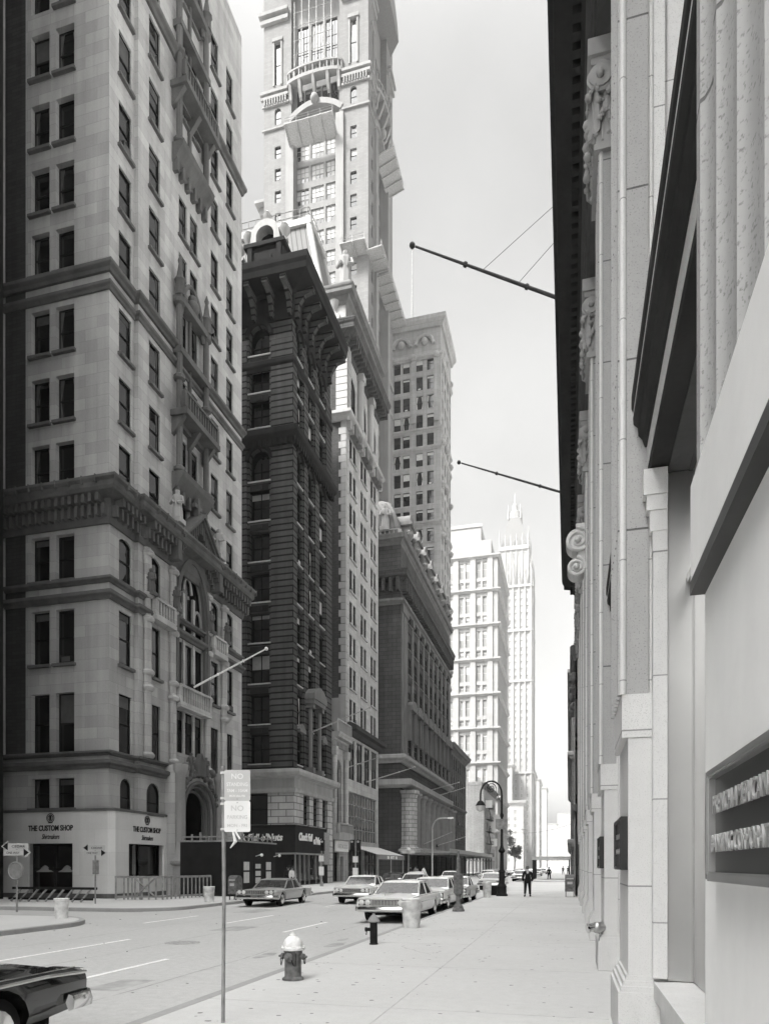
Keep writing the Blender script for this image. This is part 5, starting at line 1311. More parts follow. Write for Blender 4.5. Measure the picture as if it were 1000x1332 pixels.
walk('sidewalk', [(-70, 99), (-17, 99), (-16, 100), (-16, 600), (-70, 600)], [(-70, 99), (-17, 99), (-16, 100), (-16, 600)])
walk('sidewalk', [(-70, -40), (-14.6, -40), (-14.8, 17.5)] + arc(-17.8, 18.1, 3.0, 0, 90) + [(-70, 21.1)], [(-14.6, -40), (-14.8, 17.5)] + arc(-17.8, 18.1, 3.0, 0, 90) + [(-70, 21.1)])
# joints scored in the paving
mb = MB()
for x in (-2.13,): mb.box(x - .008, x + .008, -10, 50, 0.0, .0035)
for k in range(16): mb.box(-4.58, .44, -6 + 3.6 * k, -5.99 + 3.6 * k, 0.0, .003)
struct(mb.build('paving_joints', M['paving_joint']))
mb = MB()
for x, segs in ((-7.88, ((2.0, 5.6), (9.4, 12.7), (18.7, 22.4), (28.5, 32), (38, 41.5), (47.5, 51), (57, 61), (67, 71))), (-10.95, ((3, 6.4), (11.4, 15.9), (21.2, 25), (31, 34.8), (41, 45), (51, 55), (61, 65), (71, 75))), (-13.6, ((10.5, 13.6), (20.5, 24), (30, 34), (40, 44), (50, 54)))):
    for a, b in segs: mb.box(x - .055, x + .055, a, b, ROAD, ROAD + .005)
struct(mb.build('road_markings', M['road_paint']))
mb = MB()
for k, (x, y, a, b) in enumerate(((-6.2, 13.8, .5, .16), (-5.6, 17.2, .35, .12), (-5.4, 16.0, .6, .2))):
    n = 12; rg = random.Random(k); mb.face([(x + b * math.cos(2 * PI * j / n) * rg.uniform(.7, 1.2), y + a * math.sin(2 * PI * j / n) * rg.uniform(.7, 1.2), ROAD + .003) for j in range(n)])
struct(mb.build('road_stains', M['stain']))
mb = MB(); rg = random.Random(5)
for x in (-6.45, -9.55, -12.4):
    P = [(x + rg.uniform(-.06, .06), -4 + 1.7 * k) for k in range(40)]
    for (x0, y0), (x1, y1) in zip(P, P[1:]):
        if rg.random() < .8: mb.face([(x0 - .018, y0, ROAD + .0035), (x0 + .018, y0, ROAD + .0035), (x1 + .018, y1, ROAD + .0035), (x1 - .018, y1, ROAD + .0035)])
for k in range(9):
    x, y, a = rg.uniform(-14.5, -6), rg.uniform(8, 34), rg.uniform(0, 6.3)
    for j in range(rg.randrange(5, 12)):
        a += rg.uniform(-.7, .7); nx, ny = x + .4 * math.cos(a), y + .4 * math.sin(a); q = Vector((-math.sin(a), math.cos(a))) * .011
        mb.face([(x - q.x, y - q.y, ROAD + .0045), (nx - q.x, ny - q.y, ROAD + .0045), (nx + q.x, ny + q.y, ROAD + .0045), (x + q.x, y + q.y, ROAD + .0045)]); x, y = nx, ny
for x, y, w, h in ((-10.2, 18.6, .9, 1.6), (-7.2, 9.2, .6, 1.1), (-13.2, 26.0, 1.0, 2.4)): mb.face([(x, y, ROAD + .002), (x + w, y + .05, ROAD + .002), (x + w, y + h, ROAD + .002), (x + .04, y + h, ROAD + .002)])
struct(mb.build('road_cracks', M['stain'], merge=False))
mb = MB()
for k in range(420):
    x, y = rg.uniform(-4.5, .3), rg.uniform(6.5, 46); r = rg.uniform(.012, .04); n = 7
    mb.face([(x + r * math.cos(2 * PI * j / n) * rg.uniform(.7, 1.2), y + r * math.sin(2 * PI * j / n) * rg.uniform(.7, 1.2), .0042) for j in range(n)])
for k in range(5):
    x, y, a = rg.uniform(-4.2, -.2), rg.uniform(8, 26), rg.uniform(0, 6.3)
    for j in range(12):
        a += rg.uniform(-.6, .6); nx, ny = x + .22 * math.cos(a), y + .22 * math.sin(a); q = Vector((-math.sin(a), math.cos(a))) * .005
        mb.face([(x - q.x, y - q.y, .0044), (nx - q.x, ny - q.y, .0044), (nx + q.x, ny + q.y, .0044), (x + q.x, y + q.y, .0044)]); x, y = nx, ny
struct(mb.build('gum_spots', M['paving_joint_dark'], merge=False), 'stuff')
t = thing('manhole_cover', 'round iron manhole cover set in the open road', 'manhole cover', (-9.2, 15.5, ROAD + .002)); mb = MB(); mb.lathe([(.42, 0), (.42, .008), (.36, .012), (.34, .006), (.001, .008)], 28)
for k in range(5): mb.box(-.3, .3, -.28 + .13 * k, -.24 + .13 * k, .006, .014)
mb.build('lid', M['lid_iron'], t)
rg = random.Random(9)
mb = MB()
for k in range(60):
    x, y = rg.uniform(-15.5, -4.95), rg.uniform(8, 40); s = rg.uniform(.012, .05); a = rg.uniform(0, 6)
    mb.face([(x + s * math.cos(a), y + s * math.sin(a), ROAD + .012), (x + s * .6 * math.cos(a + 1.7), y + s * .6 * math.sin(a + 1.7), ROAD + .02), (x + s * math.cos(a + 3.1), y + s * math.sin(a + 3.1), ROAD + .012), (x + s * .5 * math.cos(a + 4.6), y + s * .5 * math.sin(a + 4.6), ROAD + .006)])
for k in range(25):
    x, y = rg.uniform(-4.5, .2), rg.uniform(7, 40); s = rg.uniform(.01, .035)
    mb.face([(x - s, y, .006), (x, y - s * .6, .012), (x + s, y + .3 * s, .006), (x, y + s * .7, .008)])
struct(mb.build('litter', M['cloth_dark']), 'stuff')
# ================================================================ cars
def boolean_cut(mesh, cutter):
    a = bpy.data.objects.new('a', mesh); b = bpy.data.objects.new('b', cutter); col.objects.link(a); col.objects.link(b)
    md = a.modifiers.new('cut', 'BOOLEAN'); md.object = b; md.operation = 'DIFFERENCE'; md.solver = 'EXACT'
    me = bpy.data.meshes.new_from_object(a.evaluated_get(bpy.context.evaluated_depsgraph_get()))
    bpy.data.objects.remove(a); bpy.data.objects.remove(b); return me
CARS = {}
def car_parts(paint, kind, roofp=None):
    """meshes of a mid-sixties American sedan, nose towards -y, standing on z = 0"""
    key = (paint, kind, roofp)
    if key in CARS: return CARS[key]
    fin = kind == 'fin'; L = {'sedan': 2.7, 'fin': 2.78, 'compact': 2.45}[kind]; s = L / 2.6; hh = {'sedan': 0, 'fin': -.085, 'compact': .04}[kind]
    P = M[paint]; parts = []
    st = [(-2.58, .91, .42, .78, .80), (-2.62, .935, .38, .815, .835), (-2.45, .95, .35, .83, .865), (-1.7, .955, .32, .845, .895), (-1.0, .955, .31, .855, .925), (-.3, .955, .31, .86, .91), (.6, .955, .31, .865, .91),
          (1.3, .95, .32, .875 + .02 * fin, .925), (2.0, .94, .34, .87 + .03 * fin, .91), (2.45, .925, .38, .85 + .04 * fin, .88), (2.6, .90, .42, .80 + .05 * fin, .82)]
    rs = []
    for y, x, z0, zb, zt in st:
        zb += hh; zt += hh
        half = [(x - .07, z0), (x - .015, z0 + .1), (x, .56), (x + .004, .66), (x - .012, zb - .05), (x - .05, zb), (x - .12, zb + (zt - zb) * .35 - .03 * fin), (x * .6, zt), (.1, zt + .018), (0, zt + .02)]
        pts = half + [(-a, b) for a, b in half[-2::-1]]
        rs.append([(a, y * s, b) for a, b in pts])
    m = MB(); m.rings(rs, 0, True, True); body = m.mesh('body', [P])
    c = MB()
    for wy in (-1.55 * s, 1.42 * s): c.tube([(-1.2, wy, .34), (1.2, wy, .34)], .405, 20)
    body = boolean_cut(body, c.mesh('c', [P]))
    if len(body.materials) == 0: body.materials.append(P)
    body.materials[0] = P
    try: body.set_sharp_from_angle(angle=R(30))
    except Exception: pass
    parts.append(('body', body, None))
    # roof and pillars
    zr = 1.355 + hh; zc = .905 + hh; yf, yr = -1.02 * s, 1.52 * s; rf, rb = -.36 * s, .98 * s
    m = MB(); RP = M[roofp] if roofp else P
    prof = []
    for t in (0, .06, .3, .6, .94, 1):
        y = rf + (rb - rf) * t; z = zr - .035 * (abs(t - .5) * 2) ** 3 - (.03 if t in (0, 1) else 0)
        prof.append([(-.70, y, z - .075), (-.68, y, z - .03), (-.6, y, z), (-.3, y, z + .018), (0, y, z + .022), (.3, y, z + .018), (.6, y, z), (.68, y, z - .03), (.70, y, z - .075)])
    m.rings(prof, 0, True, True)
    for sx in (-1, 1):
        m.tube([(sx * .80, yf, zc - .02), (sx * .685, rf, zr - .06)], .03, 6)
        m.tube([(sx * .815, .22 * s, zc - .04), (sx * .69, .22 * s, zr - .05)], .026, 6)
        q = [(sx * .82, 1.05 * s, zc - .04), (sx * .79, yr + .02, zc - .03), (sx * .685, rb + .02, zr - .06), (sx * .70, rb - .30 * s, zr - .05)]
        m.hexa(q + [(a - sx * .05, b, c_) for a, b, c_ in q])
    parts.append(('roof', m.mesh('roof', [RP]), None))
    def quad(name, pts, mat='car_glass'):
        k = MB(); k.face(pts); parts.append((name, k.mesh(name, [M[mat]]), None))
    quad('windshield', [(-.79, yf + .02, zc - .015), (.79, yf + .02, zc - .015), (.675, rf + .01, zr - .065), (-.675, rf + .01, zr - .065)])
    quad('rear_window', [(-.77, yr, zc - .02), (.77, yr, zc - .02), (.67, rb, zr - .065), (-.67, rb, zr - .065)])
    for sx in (-1, 1):
        quad('side_window', [(sx * .808, yf + .06, zc - .02), (sx * .815, .20 * s, zc - .02), (sx * .69, .20 * s, zr - .07), (sx * .692, rf + .05, zr - .07)])
        quad('side_window', [(sx * .815, .25 * s, zc - .02), (sx * .815, 1.05 * s, zc - .02), (sx * .695, rb - .30 * s, zr - .07), (sx * .69, .25 * s, zr - .07)])
    m = MB(); m.box(-.76, .76, yf + .1, yr - .1, .4, zc - .06); m.box(-.6, .6, -.2, .0, zc - .06, zc + .12); m.box(-.78, .78, -2.2 * s, 2.2 * s, .24, .42); parts.append(('underbody', m.mesh('underbody', [M['rubber_under']]), None))
    # bumpers, grille, lamps, trim
    for name, sg in (('front_bumper', -1), ('rear_bumper', 1)):
        m = MB(); y = sg * 2.66 * s; pth = [(-.96, y - sg * .42, .47), (-.95, y - sg * .12, .47), (-.86, y, .47), (-.4, y + sg * .05, .47), (.4, y + sg * .05, .47), (.86, y, .47), (.95, y - sg * .12, .47), (.96, y - sg * .42, .47)]
        n = len(pth); rr_ = []
        for i, p in enumerate(pth):
            o = Vector((p[0] * .25, sg * 1.0, 0)).normalized() if 1 < i < n - 2 else Vector((1 if p[0] > 0 else -1, sg * .4, 0)).normalized()
            rr_.append([(p[0] + o.x * a, p[1] + o.y * a, p[2] + b) for a, b in ((.0, -.09), (.05, -.07), (.06, 0), (.04, .07), (0, .085), (-.03, .0))])
        m.rings(rr_, 0, True, True); parts.append((name, m.mesh(name, [M['chrome']]), None))
    yg = -2.60 * s
    m = MB(); m.box(-.88, .88, yg - .012, yg + .04, .58, .79, 0)
    for k in range(4): m.box(-.46, .46, yg - .03, yg - .012, .615 + .04 * k, .628 + .04 * k, 1)
    for k in range(9): m.box(-.44 + .11 * k - .006, -.44 + .11 * k + .006, yg - .024, yg - .012, .6, .76, 1)
    for a in ((-.86, .86, .775, .795), (-.86, .86, .575, .595)): m.box(a[0], a[1], yg - .035, yg + .02, a[2], a[3], 1)
    parts.append(('grille', m.mesh('grille', [M['rubber_under'], M['chrome']]), None))
    for x in (-.77, -.56, .56, .77):
        m = MB(); m.tube([(x, yg + .05, .685), (x, yg - .035, .685)], .103, 16, 0); m.tube([(x, yg - .03, .685), (x, yg - .04, .685), (x, yg - .052, .685)], [.09, .08, .04], 16, 1)
        parts.append(('headlight', m.mesh('headlight', [M['chrome'], M['lamp_glass']]), None))
    for x in (-.66, .66):
        m = MB(); m.box(x - .2, x + .2, 2.55 * s, 2.62 * s, .62, .78, 0); m.box(x - .15, x + .15, 2.62 * s, 2.635 * s, .65, .75, 1); parts.append(('tail_light', m.mesh('tail_light', [M['chrome'], M['lamp_red']]), None))
    for y in (-2.745 * s, 2.745 * s):
        m = MB(); m.box(-.17, .17, y - .008, y + .008, .40, .53); parts.append(('number_plate', m.mesh('number_plate', [M['sign_faded']]), None))
    m = MB()
    for sx in (-1, 1):
        (m.box(sx * .965 - .012, sx * .965 + .012, -2.2 * s, 2.3 * s, .655, .68) if not fin else m.tube([(sx * .945, -2.4 * s, .815 + hh), (sx * .945, 0, .845 + hh), (sx * .935, 2.0 * s, .865 + hh), (sx * .905, 2.58 * s, .83 + hh)], .02, 6)); m.tube([(sx * .80, yf, zc), (sx * .69, rf, zr - .04), (sx * .70, rb, zr - .045)], .014, 5)
        m.tube([(sx * .90, -2.45 * s, .835 + hh), (sx * .905, -1.0 * s, .862 + hh), (sx * .90, 1.3 * s, .882 + hh + .02 * fin), (sx * .875, 2.45 * s, .855 + hh + .04 * fin)], .011, 5)
    m.tube([(-.80, yf, zc + .0), (0, yf - .08, zc + .02), (.80, yf, zc)], .014, 5); m.box(-.012, .012, -2.5 * s, yf - .05, .90 + hh, .975 + hh)
    parts.append(('side_trim', m.mesh('side_trim', [M['chrome']]), None))
    tyre = None
    for wy in (-1.55 * s, 1.42 * s):
        for sx in (-1, 1):
            m = MB(); m.tube([(sx * .68, wy, .335), (sx * .70, wy, .335), (sx * .88, wy, .335), (sx * .905, wy, .335)], [.30, .335, .335, .30], 22)
            r = MB(); r.tube([(sx * .895, wy, .335), (sx * .912, wy, .335), (sx * .93, wy, .335), (sx * .94, wy, .335)], [.235, .225, .12, .05], 18)
            parts.append(('wheel', m.mesh('wheel', [M['tyre']]), ('hub_cap', r.mesh('hub_cap', [M['chrome']]))))
    CARS[key] = parts; return parts
def car(label, x, y, rot=0.0, paint='paint_white', kind='sedan', group=None, roofp=None, name='sedan_car', z=ROAD):
    t = thing(name, label, 'car', (x, y, z + .005), rot, group)
    for nm, me, sub in car_parts(paint, kind, roofp):
        o = link(nm, me, t)
        if sub: link(sub[0], sub[1], o)
    return t
car('white sedan parked nose-on at the kerb behind the squat hydrant, nearest of its row', -5.85, 25.0, 0, 'paint_white', 'sedan', 'cars along the right kerb')
car('cream sedan parked second in the right kerb row, behind the nearest white one', -5.8, 30.9, R(-1), 'paint_cream', 'compact', 'cars along the right kerb')
car('silver sedan with pale roof parked third along the right kerb', -5.75, 36.6, R(1), 'paint_silver', 'sedan', 'cars along the right kerb', 'paint_white')
car('silver two-tone sedan driving towards the viewer beside the dark hoarding', -14.0, 32.4, R(3), 'paint_silver', 'fin', 'cars driving down the avenue', 'paint_grey')
car('white compact sedan driving in the middle lane, left of the parked row', -10.4, 35.5, R(2), 'paint_white', 'compact', 'cars driving down the avenue')
car('black sedan parked at the near kerb, only its long trunk in view', -5.97, 3.8, 0, 'paint_black', 'fin')
car('white sedan beyond the middle-lane one, roof seen over the parked cars', -10.9, 50.5, R(1), 'paint_cream', 'sedan', 'cars driving down the avenue')
car('dark sedan waiting beside the awning in the far lane', -13.6, 55.0, 0, 'paint_dark', 'sedan', 'cars driving down the avenue')
car('white sedan in the far left lane behind the dark one', -13.5, 63.0, 0, 'paint_white', 'sedan', 'cars driving down the avenue')
car('white station sedan near the tall curved street lamp', -11.2, 68.5, R(2), 'paint_white', 'compact', 'cars driving down the avenue')
car('small pale car before the scaffolded shed, half way down', -10.2, 92, 0, 'paint_cream', 'sedan', 'cars driving down the avenue')
car('distant grey car crossing in front of the far shed posts', -11.5, 110, R(70), 'paint_grey', 'sedan', 'cars driving down the avenue')
car('pale car parked by the ornate lamppost past the white bin', -5.95, 57.5, R(180), 'paint_silver', 'sedan', 'cars along the right kerb', 'paint_white')
car('white car parked beyond the ornate lamppost at the cross street', -5.9, 90.0, 0, 'paint_white', 'sedan', 'cars along the right kerb')
car('dark small car beyond the crossing, next to the striding man', -6.0, 97.0, 0, 'paint_dark', 'compact', 'cars along the right kerb')
for k, (x, y, p) in enumerate(((-9, 128, 'paint_white'), (-13.5, 134, 'paint_grey'), (-6, 140, 'paint_cream'), (-10.5, 156, 'paint_silver'), (-6, 170, 'paint_white'))):
    car(('faint white car in mid avenue, far off', 'faint grey car far off by the left kerb', 'faint cream car far off at the right kerb', 'tiny silver car farther in mid avenue', 'tiny white car farthest along the right kerb')[k], x, y, 0, p, 'sedan', 'far traffic')

# ================================================================ people
def skin_mesh(name, nodes, edges, mat, sub=2):
    names = list(nodes); me = bpy.data.meshes.new(name); me.from_pydata([nodes[n][0] for n in names], [(names.index(a), names.index(b)) for a, b in edges], []); me.update()
    o = bpy.data.objects.new('tmp', me); col.objects.link(o); md = o.modifiers.new('skin', 'SKIN'); md.use_smooth_shade = True; md.branch_smoothing = .4
    if not me.skin_vertices: 
        bpy.context.view_layer.objects.active = o
        with bpy.context.temp_override(object=o, active_object=o): bpy.ops.mesh.customdata_skin_add()
    for i, n in enumerate(names):
        r = nodes[n][1]; me.skin_vertices[0].data[i].radius = (r, r) if not isinstance(r, tuple) else r; me.skin_vertices[0].data[i].use_root = i == 0
    s = o.modifiers.new('sub', 'SUBSURF'); s.levels = sub; s.render_levels = sub
    out = bpy.data.meshes.new_from_object(o.evaluated_get(bpy.context.evaluated_depsgraph_get())); out.name = name; out.materials.clear(); out.materials.append(mat)
    bpy.data.objects.remove(o)
    for p in out.polygons: p.use_smooth = True; p.material_index = 0
    return out
PEOPLE = {}
def person_parts(pose, coat, legs, hair, hat=None):
    key = (pose, coat, legs, hair, hat)
    if key in PEOPLE: return PEOPLE[key]
    bend = .10 if pose == 'bent' else .02; st = {'bent': .30, 'walk': .34, 'stand': .03}[pose]
    J = {'pelvis': ((0, 0, .94), .13), 'waist': ((0, bend * .3, 1.08), .125), 'chest': ((0, bend * .8, 1.30), .145), 'neckb': ((0, bend * 1.3, 1.46), .07), 'neck': ((0, bend * 1.7, 1.52), .058),
         'skull': ((0, bend * 2.4 + .02, 1.62), .088), 'top': ((0, bend * 2.6 + .0, 1.70), .075)}
    E = [('pelvis', 'waist'), ('waist', 'chest'), ('chest', 'neckb'), ('neckb', 'neck'), ('neck', 'skull'), ('skull', 'top')]
    for s, n in ((-1, 'l'), (1, 'r')):
        f = s * st
        J[n + 'hip'] = ((s * .10, 0, .90), .098); J[n + 'knee'] = ((s * .125, f * .45 + .03, .50), .065); J[n + 'ank'] = ((s * .15, f - (.04 if f < 0 else 0), .10 + (.05 if f < 0 else 0)), .042); J[n + 'toe'] = ((s * .17, f + .17, .035), .035)
        E += [('pelvis', n + 'hip'), (n + 'hip', n + 'knee'), (n + 'knee', n + 'ank'), (n + 'ank', n + 'toe')]
        a = -f * .7
        J[n + 'sho'] = ((s * .19, bend * 1.1, 1.40), .07); J[n + 'elb'] = ((s * .26, bend * .7 + a * .25, 1.12), .046); J[n + 'wri'] = ((s * .25, bend * .6 + a * .75 + .06, .88), .03); J[n + 'palm'] = ((s * .25, bend * .6 + a * .8 + .08, .82), .034)
        E += [('chest', n + 'sho'), (n + 'sho', n + 'elb'), (n + 'elb', n + 'wri'), (n + 'wri', n + 'palm')]
        p = J[n + 'palm'][0]
        for k, (dx, ln) in enumerate(((-.024, .07), (-.008, .08), (.009, .075), (.024, .06))):
            J[f'{n}f{k}a'] = ((p[0] - s * .006, p[1] + dx, p[2] - .045), .010); J[f'{n}f{k}b'] = ((p[0] - s * .022, p[1] + dx * 1.1 + .004, p[2] - .045 - ln * .8), .008)
            E += [(n + 'palm', f'{n}f{k}a'), (f'{n}f{k}a', f'{n}f{k}b')]
        J[n + 'tha'] = ((p[0] - s * .02, p[1] + .04, p[2] - .005), .011); J[n + 'thb'] = ((p[0] - s * .03, p[1] + .052, p[2] - .045), .009); E += [(n + 'palm', n + 'tha'), (n + 'tha', n + 'thb')]
    body = skin_mesh('body', J, E, M['skin'], 1)
    def sub(keep, grow, ext={}):
        d = {k: (J[k][0], J[k][1] + grow) for k in keep}; d.update(ext); return d
    up = ['pelvis', 'waist', 'chest', 'neckb', 'lsho', 'lelb', 'lwri', 'rsho', 'relb', 'rwri']
    jk = sub(up, .022, {'hem': ((0, -.02, .80), .17), 'pelvis': (J['pelvis'][0], .165), 'neckb': (J['neckb'][0], .075)})
    jacket = skin_mesh('jacket', jk, [e for e in E if e[0] in jk and e[1] in jk] + [('pelvis', 'hem')], M[coat], 2)
    lo = ['pelvis', 'lhip', 'lknee', 'lank', 'rhip', 'rknee', 'rank']; tr = sub(lo, .022)
    trousers = skin_mesh('trousers', tr, [e for e in E if e[0] in tr and e[1] in tr], M[legs], 2)
    m = MB()
    for n in 'lr':
        a, t = J[n + 'ank'][0], J[n + 'toe'][0]; m.tube([(a[0], a[1] - .07, a[2] - .05), (a[0], a[1], a[2] - .045), (t[0], t[1] + .03, t[2] + .005), (t[0], t[1] + .09, t[2])], [.04, .052, .048, .025], 8)
    shoes = m.mesh('shoes', [M['cloth_black']])
    h = Vector(J['skull'][0]); m = MB(); m.ball((h.x, h.y - .015, h.z + .045), .106, 10, sz=1.05); m.ball((h.x, h.y - .05, h.z), .088, 8); hairm = m.mesh('hair', [M[hair]])
    m = MB(); m.ball((h.x, h.y + .095, h.z + .005), .017, 6, sz=1.5)
    for s in (-1, 1): m.ball((h.x + s * .092, h.y, h.z), .022, 6, sz=1.5)
    for s in (-1, 1): m.ball((h.x + s * .034, h.y + .082, h.z + .03), .010, 5, 1)
    m.box(h.x - .025, h.x + .025, h.y + .078, h.y + .088, h.z - .045, h.z - .038, 1); face = m.mesh('face', [M['skin'], M['hair_dark']])
    parts = [('body', body), ('jacket', jacket), ('trousers', trousers), ('shoes', shoes), ('hair', hairm), ('face', face)]
    if hat:
        m = MB(); c = (h.x, h.y - .01); z = h.z + .075
        m.lathe([(.165, z), (.17, z + .012), (.115, z + .018), (.11, z + .1), (.08, z + .13), (.01, z + .115)], 16, c); parts.append(('hat', m.mesh('hat', [M[hat]])))
    PEOPLE[key] = parts; return parts
def person(label, x, y, rot, pose='stand', coat='cloth_black', legs='cloth_black', hair='hair_dark', hat=None, group=None, z=0.0, sc_=1.0):
    t = thing('person', label, 'person', (x, y, z + .002), rot, group); t.scale = (sc_,) * 3
    for nm, me in person_parts(pose, coat, legs, hair, hat): link(nm, me, t)
    return t
person('man in black coat and trousers walking with bowed head on the right sidewalk', *gp(686, 1167), R(4), 'bent', 'cloth_black', 'cloth_black', 'hair_grey')
person('man in dark suit striding across the far crossing', *gp(714, 1145.5, -.14), R(176), 'walk', 'cloth_black', 'cloth_black', z=ROAD)
person('man in white shirt standing inside the dark portal', -24 + .3, 33 + 7.7, R(-60), 'stand', 'cloth_white', 'cloth_black', z=.17)
person('person in white shirt behind the passing car, by the hoarding', -18.2, 44.6, R(-100), 'stand', 'cloth_white', 'cloth_dark', group='people on the left sidewalk')
person('person in dark suit beside the white shirt near the nut shop', -19.0, 46.0, R(200), 'stand', 'cloth_dark', 'cloth_dark', group='people on the left sidewalk')
for k, (x, y, c, lb) in enumerate(((-17.6, 79, 'cloth_dark', 'person in dark jacket leftmost in the group under the shed'), (-17.3, 80.5, 'cloth_mid', 'person in grey jacket second in the group under the shed'), (-17.8, 82.5, 'cloth_dark', 'person in dark jacket third in the group under the shed'), (-17.0, 83.5, 'cloth_white', 'person in white shirt rightmost in the group under the shed'))):
    person(lb, x, y, R(160 + 30 * k), 'walk', c, 'cloth_dark', group='people under the shed', z=0)
for k, (px, py, lb) in enumerate(((728, 1134, 'faint walker in dark clothes under the far canopy, left of two'), (736, 1134.5, 'faint walker in dark clothes under the far canopy, right of two'))):
    person(lb, -1.2 + 1.0 * k, 150 - 3 * k, R(180 * k), 'walk', 'cloth_dark', 'cloth_dark', group='walkers under the far canopy')

# ================================================================ street furniture on the right sidewalk
def hydrant(label, x, y, white):
    t = thing('fire_hydrant', label, 'hydrant', (x, y, 0), R(20)); m = MB()
    if white:
        m.lathe([(.165, 0), (.165, .03), (.14, .045), (.128, .06), (.128, .40), (.14, .43), (.14, .46)], 20); o = m.build('barrel', M['iron_grey'], t)
        m = MB(); m.lathe([(.175, .46), (.18, .475), (.18, .50), (.155, .515), (.15, .56), (.125, .62), (.075, .665), (.05, .675), (.05, .70), (.03, .71), (.028, .735), (.001, .737)], 20)
        for k in range(8): a = k * PI / 4; m.ball((.165 * math.cos(a), .165 * math.sin(a), .51), .017, 5)
        m.build('bonnet', M['enamel_white'], t)
        for k, a in enumerate((R(-110), R(-20), R(160))):
            m = MB(); r0, r1, rr_ = (.11, .19, .062) if k == 0 else (.11, .185, .045)
            dx, dy = math.cos(a), math.sin(a); q = lambda d, z=.36: (dx * d, dy * d, z)
            m.tube([q(r0), q(r1 - .03)], rr_ * .82, 12); m.tube([q(r1 - .03), q(r1), q(r1 + .012)], [rr_ * 1.1, rr_ * 1.1, rr_ * .8], 12); m.tube([q(r1 + .01), q(r1 + .045)], .02, 5)
            n = m.build('nozzle', M['iron_grey'], t)
            c = MB(); P = [(dx * r1 - dy * .05 + .0, dy * r1 + dx * .05, .33), (dx * (r1 - .02) - dy * .08, dy * (r1 - .02) + dx * .08, .24), (dx * .15 - dy * .1, dy * .15 + dx * .1, .23), (dx * .11 - dy * .09, dy * .11 + dx * .09, .42)]
            c.tube(P, .007, 5); c.build('chain', M['iron_dark'], n)
    else:
        m.lathe([(.10, 0), (.10, .02), (.085, .03), (.085, .47), (.10, .5)], 18); m.build('barrel', M['iron_dark'], t)
        m = MB(); m.lathe([(.14, .5), (.145, .52), (.11, .58), (.06, .64), (.035, .66), (.03, .69), (.001, .7)], 16); m.build('bonnet', M['iron_pole'], t)
        m = MB(); m.tube([(-.07, -.02, .34), (-.15, -.04, .34)], .04, 10); m.tube([(-.15, -.04, .34), (-.19, -.05, .34)], .05, 10); m.tube([(-.16, -.05, .3), (-.17, -.06, .22)], .012, 5); m.build('nozzle', M['iron_dark'], t)
    return t
hydrant('grey fire hydrant with white cap and chained nozzles, nearest the viewer', *gp(381, 1275), True)
hydrant('slim dark standpipe hydrant with grey cap in front of the white parked car', *gp(486, 1229), False)
def can(label, x, y, r=.27, h=.82, mat='can_white', group=None, rows=True):
    t = thing('litter_bin', label, 'bin', (x, y, 0), 0, group); m = MB()
    m.lathe([(r * .8, 0), (r * .82, .03), (r * .97, h * .86), (r * 1.02, h * .88), (r * 1.02, h * .92), (r * .98, h * .93), (r * .98, h), (r * .9, h), (r * .9, h * .9), (.01, h * .55)], 22); m.build('drum', M[mat], t)
    m = MB(); m.lathe([(r * 1.03, h - .035), (r * 1.05, h - .02), (r * 1.05, h), (r * .97, h + .012), (r * .9, h)], 22); m.build('rim', M['enamel_white'], t)
    return t
can('white drum litter bin at the kerb beside the nearest white car', *gp(535, 1207), .29, .82)
can('white drum litter bin by the foot of the ornate lamppost', *gp(633.5, 1168), .25, .86)
can('white drum litter bin on the near corner across the avenue', *gp(80, 1195), .24, .66, group=None)
can('small square-looking white bin on the far left sidewalk before the portal', *gp(272, 1174), .27, .75)
can('low dark bin beside the ornate lamppost', *gp(642, 1165), .22, .62, 'iron_dark')
# fire alarm post
t = thing('alarm_post', 'grey cast-iron fire alarm box on a post with a lamp on top', 'alarm post', (*gp(596, 1186), 0)); m = MB()
m.lathe([(.24, 0), (.24, .07), (.2, .11), (.18, .2), (.12, .28), (.1, .34), (.095, .6), (.14, .66), (.16, .70)], 8, smooth=False); m.build('pedestal', M['iron_grey'], t)
m = MB(); m.box(-.165, .165, -.15, .15, .70, 1.36); m.prism([(-.18, 1.36), (.18, 1.36), (.13, 1.43), (0, 1.48), (-.13, 1.43)], lambda p, q, a: (p, a, q), -.165, .165); m.box(-.12, .12, -.17, -.15, .78, 1.3); m.build('alarm_box', M['iron_grey'], t)
m = MB(); m.tube([(0, 0, 1.48), (0, 0, 1.62), (0, 0, 2.0)], [.09, .075, .07], 10); m.tube([(0, 0, 2.0), (0, 0, 2.1), (0, 0, 2.32)], [.085, .045, .04], 8); m.build('lamp_column', M['iron_grey'], t)
# ornate lamp post with scrolled crook
t = thing('ornate_lamppost', 'black ornate lamppost with curled crook top near the cross street', 'lamppost', (*gp(652.5, 1166), 0)); m = MB()
m.lathe([(.34, 0), (.34, .1), (.28, .16), (.27, .5), (.3, .55), (.24, .65), (.17, .75), (.17, 1.35), (.22, 1.42), (.12, 1.55), (.10, 2.5)], 10); m.build('base', M['iron_dark'], t)
m = MB(); m.lathe([(.09, 2.5), (.16, 2.55), (.2, 2.65), (.12, 2.8), (.08, 2.95), (.07, 4.6), (.11, 4.65), (.11, 4.75), (.065, 4.85), (.055, 5.9)], 10); m.ball((0, 0, 2.65), .18, 7); m.build('pole', M['iron_dark'], t)
m = MB(); P = [(0, 0, 5.9)] + [(-.62 + .62 * math.cos(a), 0, 5.95 + .78 * math.sin(a)) for a in [PI * k / 12 for k in range(1, 13)]] + [(-1.24, 0, 5.6)]
